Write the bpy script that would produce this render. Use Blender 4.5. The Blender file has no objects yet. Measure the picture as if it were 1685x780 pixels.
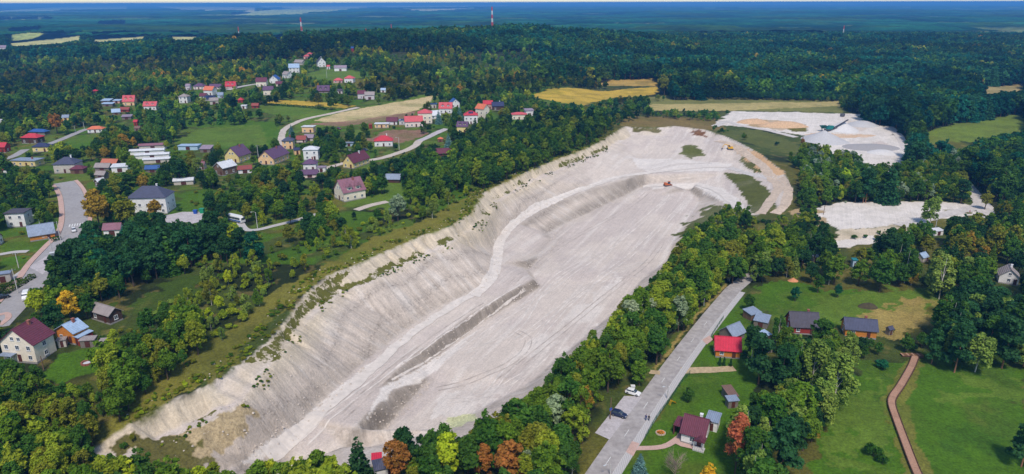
import bpy, bmesh, math, random
import numpy as np
from mathutils import Vector, Matrix
from mathutils.geometry import delaunay_2d_cdt

random.seed(7)
rng = np.random.default_rng(7)
S = bpy.context.scene
COL = S.collection
PI = math.pi

# ------------------------------------------------------------------ camera
F = 1123.0                       # focal length in photo pixels (photo is 1685 x 780)
PITCH, ROLL, CAMZ = math.radians(18.95), math.radians(0.12), 100.0
FW = np.array((0, math.cos(PITCH), -math.sin(PITCH)))
_u0 = np.array((0, math.sin(PITCH), math.cos(PITCH))); _r0 = np.array((1.0, 0, 0))
RT = math.cos(ROLL) * _r0 - math.sin(ROLL) * _u0
UP = math.sin(ROLL) * _r0 + math.cos(ROLL) * _u0
cam_data = bpy.data.cameras.new("camera")
cam_data.sensor_width = 36.0
cam_data.lens = 36.0 * F / 1685.0
cam_data.clip_start = 1.0
cam_data.clip_end = 200000.0
cam = bpy.data.objects.new("camera", cam_data)
COL.objects.link(cam)
cam.matrix_world = Matrix(((RT[0], UP[0], -FW[0], 0), (RT[1], UP[1], -FW[1], 0), (RT[2], UP[2], -FW[2], CAMZ), (0, 0, 0, 1)))
S.camera = cam

# ------------------------------------------------------------------ sky, sun, exposure
SUN_EL, SUN_AZ = math.radians(56), math.radians(176)     # azimuth from +Y, clockwise: behind the camera, from the left
world = bpy.data.worlds.new("World"); S.world = world; world.use_nodes = True
_n = world.node_tree.nodes; _l = world.node_tree.links; _n.clear()
_o = _n.new("ShaderNodeOutputWorld"); _b = _n.new("ShaderNodeBackground"); _s = _n.new("ShaderNodeTexSky")
_s.sky_type = 'NISHITA'; _s.sun_disc = False; _s.sun_elevation = SUN_EL; _s.sun_rotation = SUN_AZ
_s.altitude = 200; _s.air_density = 1.0; _s.dust_density = 0.4; _s.ozone_density = 1.0
_b.inputs[1].default_value = 0.068
_l.new(_s.outputs[0], _b.inputs[0]); _l.new(_b.outputs[0], _o.inputs[0])
sun_d = bpy.data.lights.new("sun", 'SUN'); sun_d.energy = 1.5; sun_d.angle = math.radians(11); sun_d.color = (1.0, 0.91, 0.80)
sun = bpy.data.objects.new("sun", sun_d); COL.objects.link(sun)
_d = Vector((math.sin(SUN_AZ) * math.cos(SUN_EL), math.cos(SUN_AZ) * math.cos(SUN_EL), math.sin(SUN_EL)))
sun.rotation_euler = _d.to_track_quat('Z', 'Y').to_euler()
sun.location = (-300, -200, 400)
S.view_settings.view_transform = 'Standard'; S.view_settings.look = 'None'
S.view_settings.exposure = 1.2; S.view_settings.gamma = 1.0; S.view_settings.use_curve_mapping = False
S.cycles.max_bounces = 6; S.cycles.diffuse_bounces = 2; S.cycles.glossy_bounces = 2
S.cycles.transmission_bounces = 2; S.cycles.transparent_max_bounces = 4; S.cycles.volume_bounces = 0
S.cycles.caustics_reflective = False; S.cycles.caustics_refractive = False

# ------------------------------------------------------------------ pixel <-> place
def ray(u, v):
    a = (u - 842.5) / F; b = (390.0 - v) / F
    return RT * a + UP * b + FW
def P(u, v, z=0.0):
    d = ray(u, v); t = (z - CAMZ) / d[2]
    return np.array((d[0] * t, d[1] * t, z))
def project(x, y, z):
    dx, dy, dz = x, y, z - CAMZ
    dep = dx * FW[0] + dy * FW[1] + dz * FW[2]
    dep = np.where(np.abs(dep) < 1e-3, 1e-3, dep)
    u = 842.5 + F * (dx * RT[0] + dy * RT[1] + dz * RT[2]) / dep
    v = 390.0 - F * (dx * UP[0] + dy * UP[1] + dz * UP[2]) / dep
    return u, v, dep

# ------------------------------------------------------------------ noise
def _hash(ix, iy, seed):
    h = (ix.astype(np.int64) * 374761393 + iy.astype(np.int64) * 668265263 + seed * 974634777) & 0xFFFFFFFF
    h = ((h ^ (h >> 13)) * 1274126177) & 0xFFFFFFFF
    return ((h ^ (h >> 16)) & 0xFFFF) / 65535.0
def vnoise(x, y, seed=0):
    x = np.asarray(x, float); y = np.asarray(y, float)
    ix = np.floor(x); iy = np.floor(y); fx = x - ix; fy = y - iy
    fx = fx * fx * (3 - 2 * fx); fy = fy * fy * (3 - 2 * fy)
    a = _hash(ix, iy, seed); b = _hash(ix + 1, iy, seed); c = _hash(ix, iy + 1, seed); d = _hash(ix + 1, iy + 1, seed)
    return (a * (1 - fx) + b * fx) * (1 - fy) + (c * (1 - fx) + d * fx) * fy
def fbm(x, y, seed=0, oct=4):
    s = 0; a = 0.5; t = 0
    for k in range(oct):
        s = s + a * vnoise(x * 2 ** k, y * 2 ** k, seed + k); t += a; a *= 0.5
    return s / t
def sstep(a, b, x):
    t = np.clip((x - a) / (b - a), 0, 1); return t * t * (3 - 2 * t)
def inpoly(x, y, poly):
    x = np.asarray(x, float); y = np.asarray(y, float); r = np.zeros(x.shape, bool); n = len(poly)
    for i in range(n):
        x0, y0 = poly[i][0], poly[i][1]; x1, y1 = poly[(i + 1) % n][0], poly[(i + 1) % n][1]
        if y0 == y1: continue
        r ^= ((y0 > y) != (y1 > y)) & (x < (x1 - x0) * (y - y0) / (y1 - y0) + x0)
    return r
def seg_near(x, y, line, closed=False):
    """distance to a polyline, arc length along it, z of the nearest point"""
    best = np.full(np.shape(x), 1e9); arc = np.zeros(np.shape(x)); zz = np.zeros(np.shape(x)); s0 = 0.0
    n = len(line)
    for i in range(n if closed else n - 1):
        p = line[i]; q = line[(i + 1) % n]
        dx, dy = q[0] - p[0], q[1] - p[1]; L = math.hypot(dx, dy) + 1e-9
        t = np.clip(((x - p[0]) * dx + (y - p[1]) * dy) / (L * L), 0, 1)
        d = np.hypot(x - p[0] - t * dx, y - p[1] - t * dy)
        m = d < best
        best = np.where(m, d, best); arc = np.where(m, s0 + t * L, arc)
        if len(p) > 2: zz = np.where(m, p[2] + t * (q[2] - p[2]), zz)
        s0 += L
    return best, arc, zz

# ------------------------------------------------------------------ terrain height
def hill(x, y, cx, cy, sx, sy, a):
    return a * np.exp(-((x - cx) / sx) ** 2 / 2 - ((y - cy) / sy) ** 2 / 2)
def base_h(x, y):
    x = np.asarray(x, float); y = np.asarray(y, float)
    axis = np.interp(y, [90, 150, 300, 450, 560, 800], [-70, -30, 40, 95, 95, 60])
    z = 10.5 / (1 + np.exp(np.clip((x - axis) / 14.0, -40, 40)))
    near = 1 - sstep(1500, 2300, y)
    z = z * near
    z = z - 3.0 * sstep(60, 160, x) * (1 - sstep(150, 260, y))
    z = z + near * (hill(x, y, -190, 830, 170, 230, 21) + hill(x, y, 75, 1190, 165, 160, 26) + hill(x, y, -420, 1090, 190, 130, 16)
                    + hill(x, y, -170, 1230, 260, 170, 8) + hill(x, y, 620, 1500, 420, 260, 12))
    z = z + 6.0 * sstep(380, 600, y) * sstep(20, 150, x) * near
    if np.max(y) > 1800: z = z + sstep(1800, 3500, y) * (fbm(x / 3800.0, y / 1500.0, 11, 3) - 0.5) * 46 + sstep(15000, 50000, y) * 35
    z = z + (fbm(x / 60.0, y / 60.0, 3, 3) - 0.5) * 2.2 * sstep(90, 200, np.hypot(x - 60, y - 220))
    return z

def pxl(s):
    return [tuple(P(u, v, float(np.interp(z, [-21, -18, -15, -12, -9, -6, -4, -2, 0, 3, 5.5, 11], [-12, -10.4, -7.0, -4.6, -2.6, -1.0, -0.4, 0.2, 1, 4.5, 7.0, 10.5])))) for u, v, z in s]
CREST = pxl([(217, 697, 8), (283, 660, 9), (350, 630, 10), (390, 602, 10), (444, 560, 10), (476, 520, 10.5), (503, 483, 11), (540, 453, 11), (585, 436, 11), (627, 417, 11), (680, 393, 11), (740, 373, 11), (780, 347, 10.5), (797, 317, 10.5), (835, 298, 10.5),
             (870, 281, 10.5), (905, 267, 10.5), (950, 250, 10.5), (985, 235, 10.5), (1008, 220, 10), (1030, 208, 9), (1065, 211, 8.5), (1110, 207, 8), (1160, 213, 7.5), (1200, 226, 7)])
RIM_R = pxl([(1250, 252, 5), (1290, 282, 3), (1302, 310, 2), (1300, 335, 1), (1262, 345, 0), (1240, 358, -1), (1195, 358, -1), (1165, 378, -1), (1152, 405, -0.5)]) + \
        [(76, 268, 0), (60, 247, 0), (44, 218, 0), (27, 192, 0), (13, 174, 0), (0, 150, 0), (-12, 138, 0), (-38, 128, 0), (-66, 118, 1.5), (-80, 118, 3), (-95, 126, 6)]
RIM = CREST + RIM_R
LEDGE = pxl([(250, 715, 3.5), (317, 683, 4.5), (390, 656, 5.5), (447, 592, 6.5), (500, 521, 6), (553, 475, 5.5), (607, 459, 5.5), (633, 443, 5.5), (693, 415, 5.5), (745, 391, 5.5), (788, 360, 5), (812, 330, 5), (875, 292, 5), (912, 278, 5), (955, 261, 5), (992, 246, 5), (1016, 230, 4), (1040, 224, 3.5), (1110, 223, 3), (1160, 229, 3), (1195, 240, 4)])
LEDGE2 = pxl([(262, 733, 3), (330, 700, 4), (397, 664, 5), (453, 598, 6), (507, 527, 5.4), (560, 481, 4.9), (613, 465, 4.9), (639, 449, 4.9), (699, 420, 4.9), (751, 396, 4.9), (795, 364, 4.5), (818, 333, 4.5), (882, 295, 4.5), (918, 281, 4.5), (960, 264, 4.5), (998, 248, 4.5), (1022, 233, 3.4), (1042, 228, 3), (1110, 227, 2.6), (1160, 233, 2.6)])
TOE = pxl([(330, 800, -8), (395, 760, -9.5), (503, 682, -12.5), (580, 612, -13.8), (670, 540, -14.2), (712, 512, -14.2), (770, 483, -14), (806, 461, -13.5), (812, 435, -13), (808, 408, -12.5), (818, 388, -12), (845, 364, -11), (900, 334, -9.5), (975, 304, -7.5), (1035, 284, -6.5), (1052, 270, -6), (1046, 258, -5.2), (1062, 252, -4.8), (1110, 254, -4), (1160, 258, -3.5), (1205, 264, -2)])
BENCH = pxl([(866, 431, -15), (838, 428, -14), (824, 412, -13), (830, 395, -12.2), (853, 368, -11), (907, 334, -9.5), (973, 310, -7.7), (1040, 291, -6.7), (1070, 286, -6.3), (1140, 285, -6), (1200, 283, -5), (1238, 301, -3.5), (1262, 330, -2), (1245, 350, -2)])
INTOE = pxl([(868, 442, -17), (890, 420, -17.6), (912, 397, -18), (905, 383, -18), (950, 360, -17.8), (1007, 332, -17), (1056, 306, -15.5)])
LOOP_OUT = pxl([(1064, 303, -14.5), (1100, 301, -13), (1150, 300, -12.3), (1190, 308, -11.3), (1215, 325, -9.5), (1230, 347, -6.5)])
LOOP_IN = pxl([(1072, 311, -14.8), (1110, 308, -13.2), (1140, 308, -12.6), (1165, 315, -11.8), (1185, 328, -10.6), (1203, 346, -8), (1212, 353, -6)])
SC1T = pxl([(880, 461, -15.0), (825, 490, -14.9), (770, 525, -14.9), (727, 558, -14.8), (683, 584, -14.7), (617, 637, -14.2)])
SC1B = pxl([(887, 471, -17.8), (832, 503, -18), (780, 535, -18.3), (757, 553, -18.4), (703, 594, -17.6), (640, 632, -15.6)])
SC2T = pxl([(697, 618, -17.6), (653, 641, -16), (627, 668, -15), (590, 704, -14), (560, 735, -13)])
SC2B = pxl([(706, 630, -19.6), (684, 648, -20.6), (645, 688, -20.8), (615, 715, -20.8)])
FLOOR_R = [(-57, 138, -9), (-42, 149, -9.8), (-19, 158, -9.5), (5, 181, -9), (37, 229, -8.8), (54, 262, -8.8)] + pxl([(1098, 428, -18.5), (1105, 402, -18.3), (1128, 366, -18), (1150, 332, -17)])
FLOOR_IN = pxl([(1085, 322, -16.5), (1135, 316, -16.2), (1149, 324, -16.6)])
RTRACK = pxl([(1190, 262, -1.5), (1235, 284, -1.5), (1275, 294, 0.5), (1298, 305, 1.2)])
RTRACK2 = pxl([(1205, 240, 3.6), (1250, 262, 3), (1285, 290, 2)])
TIN_LINES = [LEDGE, LEDGE2, TOE, BENCH, INTOE, LOOP_OUT, LOOP_IN, SC1T, SC1B, SC2T, SC2B, FLOOR_R, FLOOR_IN, RTRACK, RTRACK2]

GX0, GX1, GY0, GY1, GS = -190.0, 270.0, 90.0, 600.0, 0.75
def build_grid():
    pts, zs, edges = [], [], []
    def add(line, closed=False):
        i0 = len(pts)
        for p in line: pts.append(Vector((p[0], p[1]))); zs.append(p[2])
        n = len(line)
        for i in range(n - 1 + (1 if closed else 0)): edges.append((i0 + i, i0 + (i + 1) % n))
    add(RIM, True)
    for l in TIN_LINES: add(l)
    ov, oe, of, vo, eo, fo = delaunay_2d_cdt(pts, edges, [], 0, 0.01)
    z = []
    for i, v in enumerate(ov):
        if vo[i]: z.append(float(np.mean([zs[k] for k in vo[i]])))
        else:     # crossing of two lines
            d = [((v - p).length, k) for k, p in enumerate(pts)]; d.sort(); d = d[:3]
            w = [1 / (q[0] + .01) for q in d]; z.append(sum(a * zs[q[1]] for a, q in zip(w, d)) / sum(w))
    nx = int((GX1 - GX0) / GS) + 1; ny = int((GY1 - GY0) / GS) + 1
    X, Y = np.meshgrid(GX0 + GS * np.arange(nx), GY0 + GS * np.arange(ny))
    Z = np.full(X.shape, np.nan)
    for f in of:
        a, b, c = (ov[f[0]], z[f[0]]), (ov[f[1]], z[f[1]]), (ov[f[2]], z[f[2]])
        xs = [q[0].x for q in (a, b, c)]; ys = [q[0].y for q in (a, b, c)]
        i0 = max(0, int((min(xs) - GX0) / GS)); i1 = min(nx, int((max(xs) - GX0) / GS) + 2)
        j0 = max(0, int((min(ys) - GY0) / GS)); j1 = min(ny, int((max(ys) - GY0) / GS) + 2)
        if i0 >= i1 or j0 >= j1: continue
        x = X[j0:j1, i0:i1]; y = Y[j0:j1, i0:i1]
        den = (ys[1] - ys[2]) * (xs[0] - xs[2]) + (xs[2] - xs[1]) * (ys[0] - ys[2])
        if abs(den) < 1e-9: continue
        l0 = ((ys[1] - ys[2]) * (x - xs[2]) + (xs[2] - xs[1]) * (y - ys[2])) / den
        l1 = ((ys[2] - ys[0]) * (x - xs[2]) + (xs[0] - xs[2]) * (y - ys[2])) / den
        l2 = 1 - l0 - l1
        m = (l0 >= -1e-6) & (l1 >= -1e-6) & (l2 >= -1e-6)
        zz = l0 * a[1] + l1 * b[1] + l2 * c[1]
        Z[j0:j1, i0:i1][m] = zz[m]
    inside = inpoly(X, Y, RIM) & ~np.isnan(Z)
    B = base_h(X, Y)
    d, arc, rz = seg_near(X, Y, RIM, True)
    # height offset of the rim against the open ground, fading outwards
    rb = np.array([base_h(p[0], p[1]) for p in RIM]); rim_off = [(p[0], p[1], p[2] - float(b)) for p, b in zip(RIM, rb)]
    _, _, off = seg_near(X, Y, rim_off, True)
    D = np.where(inside, np.nan_to_num(Z) - B, off * np.exp(-(d / 26.0)))
    # soften the folds a little
    for _ in range(1):
        K = D.copy(); K[1:-1, 1:-1] = (4 * D[1:-1, 1:-1] + D[:-2, 1:-1] + D[2:, 1:-1] + D[1:-1, :-2] + D[1:-1, 2:]) / 8; D = K
    Zf = B + D
    gy, gx = np.gradient(Zf, GS)
    slope = np.hypot(gx, gy)
    for _ in range(2):
        K = slope.copy(); K[1:-1, 1:-1] = (slope[1:-1, 1:-1] * 2 + slope[:-2, 1:-1] + slope[2:, 1:-1] + slope[1:-1, :-2] + slope[1:-1, 2:]) / 6; slope = K
    st = sstep(0.25, 0.6, slope) * (inside | (d < 3))
    # erosion rills running down the faces (their spacing follows the rim), slumps and lumps
    wob = (fbm(X / 7.0, Y / 7.0, 21, 2) - 0.5) * 3
    r1 = 1 - np.abs(2 * vnoise((arc + wob) / 2.3, d / 14.0, 31) - 1); r2 = 1 - np.abs(2 * vnoise((arc + wob) / 5.5, d / 22.0, 32) - 1)
    D = D - st * (0.42 * r1 + 0.18 * r2 - 0.3) + st * (fbm(X / 3.0, Y / 3.0, 33, 3) - 0.5) * 0.5
    dc_, ac_, _ = seg_near(X, Y, CREST)
    D = D - inside * sstep(13, 3, dc_) * np.maximum(0, vnoise((ac_ + wob) / 3.0, dc_ / 20.0, 36) - .42) * 3.4 * sstep(0, 1.2, dc_)
    D = D + inside * (fbm(X / 9.0, Y / 9.0, 35, 3) - 0.5) * 0.5
    return X, Y, D, inside, d, arc, st
GRIDX, GRIDY, GD, GIN, GRD, GARC, GST = build_grid()

def bil(A, x, y):
    fx = np.clip((x - GX0) / GS, 0, A.shape[1] - 1.001); fy = np.clip((y - GY0) / GS, 0, A.shape[0] - 1.001)
    i = fx.astype(int); j = fy.astype(int); fx = fx - i; fy = fy - j
    return (A[j, i] * (1 - fx) + A[j, i + 1] * fx) * (1 - fy) + (A[j + 1, i] * (1 - fx) + A[j + 1, i + 1] * fx) * fy
def ingrid(x, y):
    return (x > GX0) & (x < GX1) & (y > GY0) & (y < GY1)
def ter(x, y):
    x = np.asarray(x, float); y = np.asarray(y, float)
    ed = np.minimum(np.minimum(x - GX0, GX1 - x), np.minimum(y - GY0, GY1 - y))
    return base_h(x, y) + bil(GD, x, y) * sstep(0, 12, ed)
def tz(x, y):
    return float(ter(np.array([x]), np.array([y]))[0])
def G(u, v):
    """where the sight line through photo pixel (u, v) meets the terrain"""
    d = ray(u, v)
    n = max(-d[2], 1e-4)
    ts = np.geomspace(100, min(60000, 140 / n), 120)
    for _ in range(2):
        x = d[0] * ts; y = d[1] * ts; z = CAMZ + d[2] * ts
        h = ter(x, y); m = np.nonzero(z < h)[0]
        if len(m) == 0 or m[0] == 0: return P(u, v, 0)
        k = m[0]; a = z[k - 1] - h[k - 1]; b = h[k] - z[k]; t = ts[k - 1] + (ts[k] - ts[k - 1]) * a / (a + b + 1e-9)
        ts = np.linspace(ts[k - 1], ts[k], 24)
    for _ in range(3):
        hh = tz(d[0] * t, d[1] * t); t2 = (hh - CAMZ) / d[2]
        t = t * 0.4 + t2 * 0.6
    return np.array((d[0] * t, d[1] * t, tz(d[0] * t, d[1] * t)))
def GL(s):
    return [tuple(G(*q)) for q in s]

# ------------------------------------------------------------------ helpers: colours, materials, meshes
def lin(c):
    c = c / 255.0
    return c / 12.92 if c <= 0.04045 else ((c + 0.055) / 1.055) ** 2.4
def rgb(r, g, b, k=1.0):
    return (lin(r) * k, lin(g) * k, lin(b) * k)
_mats = {}
def mat(name, col, rough=0.8, scale=2.0, amt=0.25, bump=0.0, bscale=8.0, metal=0.0, wave=None, stain=0.0):
    """procedural surface: base colour broken up by two noises, optional ribs (wave = ribs per metre, axis) and stains"""
    if name in _mats: return _mats[name]
    m = bpy.data.materials.new(name); m.use_nodes = True
    n = m.node_tree.nodes; l = m.node_tree.links; p = n["Principled BSDF"]
    p.inputs["Roughness"].default_value = rough; p.inputs["Metallic"].default_value = metal
    tc = n.new("ShaderNodeTexCoord"); nz = n.new("ShaderNodeTexNoise")
    nz.inputs["Scale"].default_value = scale; nz.inputs["Detail"].default_value = 4
    l.new(tc.outputs["Object"], nz.inputs["Vector"])
    mr = n.new("ShaderNodeMapRange"); mr.inputs[1].default_value = 0.3; mr.inputs[2].default_value = 0.7
    mr.inputs[3].default_value = 1 - amt; mr.inputs[4].default_value = 1 + amt * 0.6
    l.new(nz.outputs["Fac"], mr.inputs[0])
    mx = n.new("ShaderNodeMix"); mx.data_type = 'RGBA'; mx.blend_type = 'MULTIPLY'; mx.inputs[0].default_value = 1
    mx.inputs[6].default_value = (*col, 1); l.new(mr.outputs[0], mx.inputs[7])
    out = mx.outputs[2]
    if stain:
        n2 = n.new("ShaderNodeTexNoise"); n2.inputs["Scale"].default_value = scale * 0.23; n2.inputs["Detail"].default_value = 6
        l.new(tc.outputs["Object"], n2.inputs["Vector"])
        r2 = n.new("ShaderNodeMapRange"); r2.inputs[1].default_value = 0.45; r2.inputs[2].default_value = 0.7; r2.inputs[3].default_value = 0; r2.inputs[4].default_value = stain
        l.new(n2.outputs["Fac"], r2.inputs[0])
        m2 = n.new("ShaderNodeMix"); m2.data_type = 'RGBA'; l.new(r2.outputs[0], m2.inputs[0]); l.new(out, m2.inputs[6])
        m2.inputs[7].default_value = (col[0] * .45 + .02, col[1] * .42 + .018, col[2] * .4 + .015, 1); out = m2.outputs[2]
    hsrc = None
    if wave:
        wv = n.new("ShaderNodeTexWave"); wv.wave_type = 'BANDS'; wv.bands_direction = wave[1]; wv.inputs["Scale"].default_value = wave[0] / 3.183
        wv.inputs["Distortion"].default_value = 0.2
        l.new(tc.outputs["Object"], wv.inputs["Vector"]); hsrc = wv.outputs["Fac"]
        r3 = n.new("ShaderNodeMapRange"); r3.inputs[1].default_value = 0; r3.inputs[2].default_value = 0.25; r3.inputs[3].default_value = 0.72; r3.inputs[4].default_value = 1
        l.new(hsrc, r3.inputs[0])
        m3 = n.new("ShaderNodeMix"); m3.data_type = 'RGBA'; m3.blend_type = 'MULTIPLY'; m3.inputs[0].default_value = 1
        l.new(out, m3.inputs[6]); l.new(r3.outputs[0], m3.inputs[7]); out = m3.outputs[2]
    l.new(out, p.inputs["Base Color"])
    if bump:
        nb = n.new("ShaderNodeTexNoise"); nb.inputs["Scale"].default_value = bscale; nb.inputs["Detail"].default_value = 3
        l.new(tc.outputs["Object"], nb.inputs["Vector"])
        bp = n.new("ShaderNodeBump"); bp.inputs["Strength"].default_value = bump; bp.inputs["Distance"].default_value = 0.2
        l.new(hsrc if hsrc else nb.outputs["Fac"], bp.inputs["Height"]); l.new(bp.outputs[0], p.inputs["Normal"])
    _mats[name] = m
    return m

def link(o, parent=None):
    COL.objects.link(o)
    if parent is not None: o.parent = parent
    return o
def mesh_obj(name, verts, faces, m=None, parent=None, smooth=False):
    me = bpy.data.meshes.new(name); me.from_pydata([tuple(map(float, v)) for v in verts], [], [tuple(f) for f in faces]); me.update()
    if m is not None:
        for q in (m if isinstance(m, (list, tuple)) else [m]): me.materials.append(q)
    if smooth: me.polygons.foreach_set("use_smooth", [True] * len(me.polygons))
    return link(bpy.data.objects.new(name, me), parent)
def shared(name, me, parent, loc=(0, 0, 0), rot=(0, 0, 0), scl=(1, 1, 1)):
    o = bpy.data.objects.new(name, me); o.location = loc; o.rotation_euler = rot; o.scale = scl
    return link(o, parent)
def empty(name, loc, rz=0.0):
    o = bpy.data.objects.new(name, None); o.location = tuple(map(float, loc)); o.rotation_euler = (0, 0, rz); o.empty_display_size = 0.5
    return link(o)
def tag(o, label, cat, group=None):
    o["label"] = label; o["category"] = cat
    if group: o["group"] = group
    return o
def struct(o): o["kind"] = "structure"; return o
class MB:
    """collects shapes for one mesh"""
    def __init__(s): s.v = []; s.f = []
    def add(s, v, f):
        k = len(s.v); s.v += [tuple(map(float, q)) for q in v]; s.f += [tuple(i + k for i in q) for q in f]; return s
    def box(s, x0, x1, y0, y1, z0, z1):
        return s.add([(x0, y0, z0), (x1, y0, z0), (x1, y1, z0), (x0, y1, z0), (x0, y0, z1), (x1, y0, z1), (x1, y1, z1), (x0, y1, z1)],
                     [(3, 2, 1, 0), (4, 5, 6, 7), (0, 1, 5, 4), (1, 2, 6, 5), (2, 3, 7, 6), (3, 0, 4, 7)])
    def tube(s, pts, rad, n=6, cap=True):
        pts = [Vector(p) for p in pts]; rings = []
        if not hasattr(rad, '__len__'): rad = [rad] * len(pts)
        for i, p in enumerate(pts):
            t = (pts[min(i + 1, len(pts) - 1)] - pts[max(i - 1, 0)]).normalized()
            a = t.cross(Vector((0, 0, 1)) if abs(t.z) < 0.9 else Vector((1, 0, 0))).normalized(); b = t.cross(a)
            rings.append([p + (a * math.cos(2 * PI * k / n) + b * math.sin(2 * PI * k / n)) * rad[i] for k in range(n)])
        v = [q for r in rings for q in r]; f = []
        for i in range(len(pts) - 1):
            for k in range(n): f.append((i * n + k, i * n + (k + 1) % n, (i + 1) * n + (k + 1) % n, (i + 1) * n + k))
        if cap: f.append(tuple(range(n))[::-1]); f.append(tuple((len(pts) - 1) * n + k for k in range(n)))
        return s.add(v, f)
    def prism(s, outline, y0, y1):      # outline in x,z swept along y
        n = len(outline); v = [(x, y0, z) for x, z in outline] + [(x, y1, z) for x, z in outline]
        f = [tuple(range(n)), tuple(range(2 * n - 1, n - 1, -1))] + [(i, i + n, (i + 1) % n + n, (i + 1) % n) for i in range(n)]
        return s.add(v, f)
    def lathe(s, prof, n=10, cx=0, cy=0):
        v = []; f = []
        for r, z in prof: v += [(cx + r * math.cos(2 * PI * k / n), cy + r * math.sin(2 * PI * k / n), z) for k in range(n)]
        for i in range(len(prof) - 1):
            for k in range(n): f.append((i * n + k, i * n + (k + 1) % n, (i + 1) * n + (k + 1) % n, (i + 1) * n + k))
        return s.add(v, f)
    def mesh(s, name, m=None):
        me = bpy.data.meshes.new(name); me.from_pydata(s.v, [], s.f); me.update()
        if m is not None:
            for q in (m if isinstance(m, (list, tuple)) else [m]): me.materials.append(q)
        return me
    def obj(s, name, m=None, parent=None):
        return link(bpy.data.objects.new(name, s.mesh(name, m)), parent)

# ------------------------------------------------------------------ land cover
C_GRASS = rgb(70, 82, 34); C_OLIVE = rgb(104, 100, 42); C_FOREST = rgb(38, 48, 22); C_LAWN = rgb(72, 106, 22); C_MEADOW = rgb(92, 116, 38)
C_DRY = rgb(150, 132, 74); C_BARE = rgb(172, 148, 112); C_TAN = rgb(196, 176, 132); C_PLOUGH = rgb(140, 108, 90); C_YELLOW = rgb(196, 164, 62)
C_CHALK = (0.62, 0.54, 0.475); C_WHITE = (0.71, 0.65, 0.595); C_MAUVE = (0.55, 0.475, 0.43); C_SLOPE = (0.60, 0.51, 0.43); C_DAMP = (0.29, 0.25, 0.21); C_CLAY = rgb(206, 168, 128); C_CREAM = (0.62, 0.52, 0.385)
def lerp(a, b, t): return a + (np.asarray(b) - a) * t[:, None]

def C(cs, col, s=None, amp=2.0, soft=0.0):
    return (GL(cs), col, amp if s is None else s)
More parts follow.
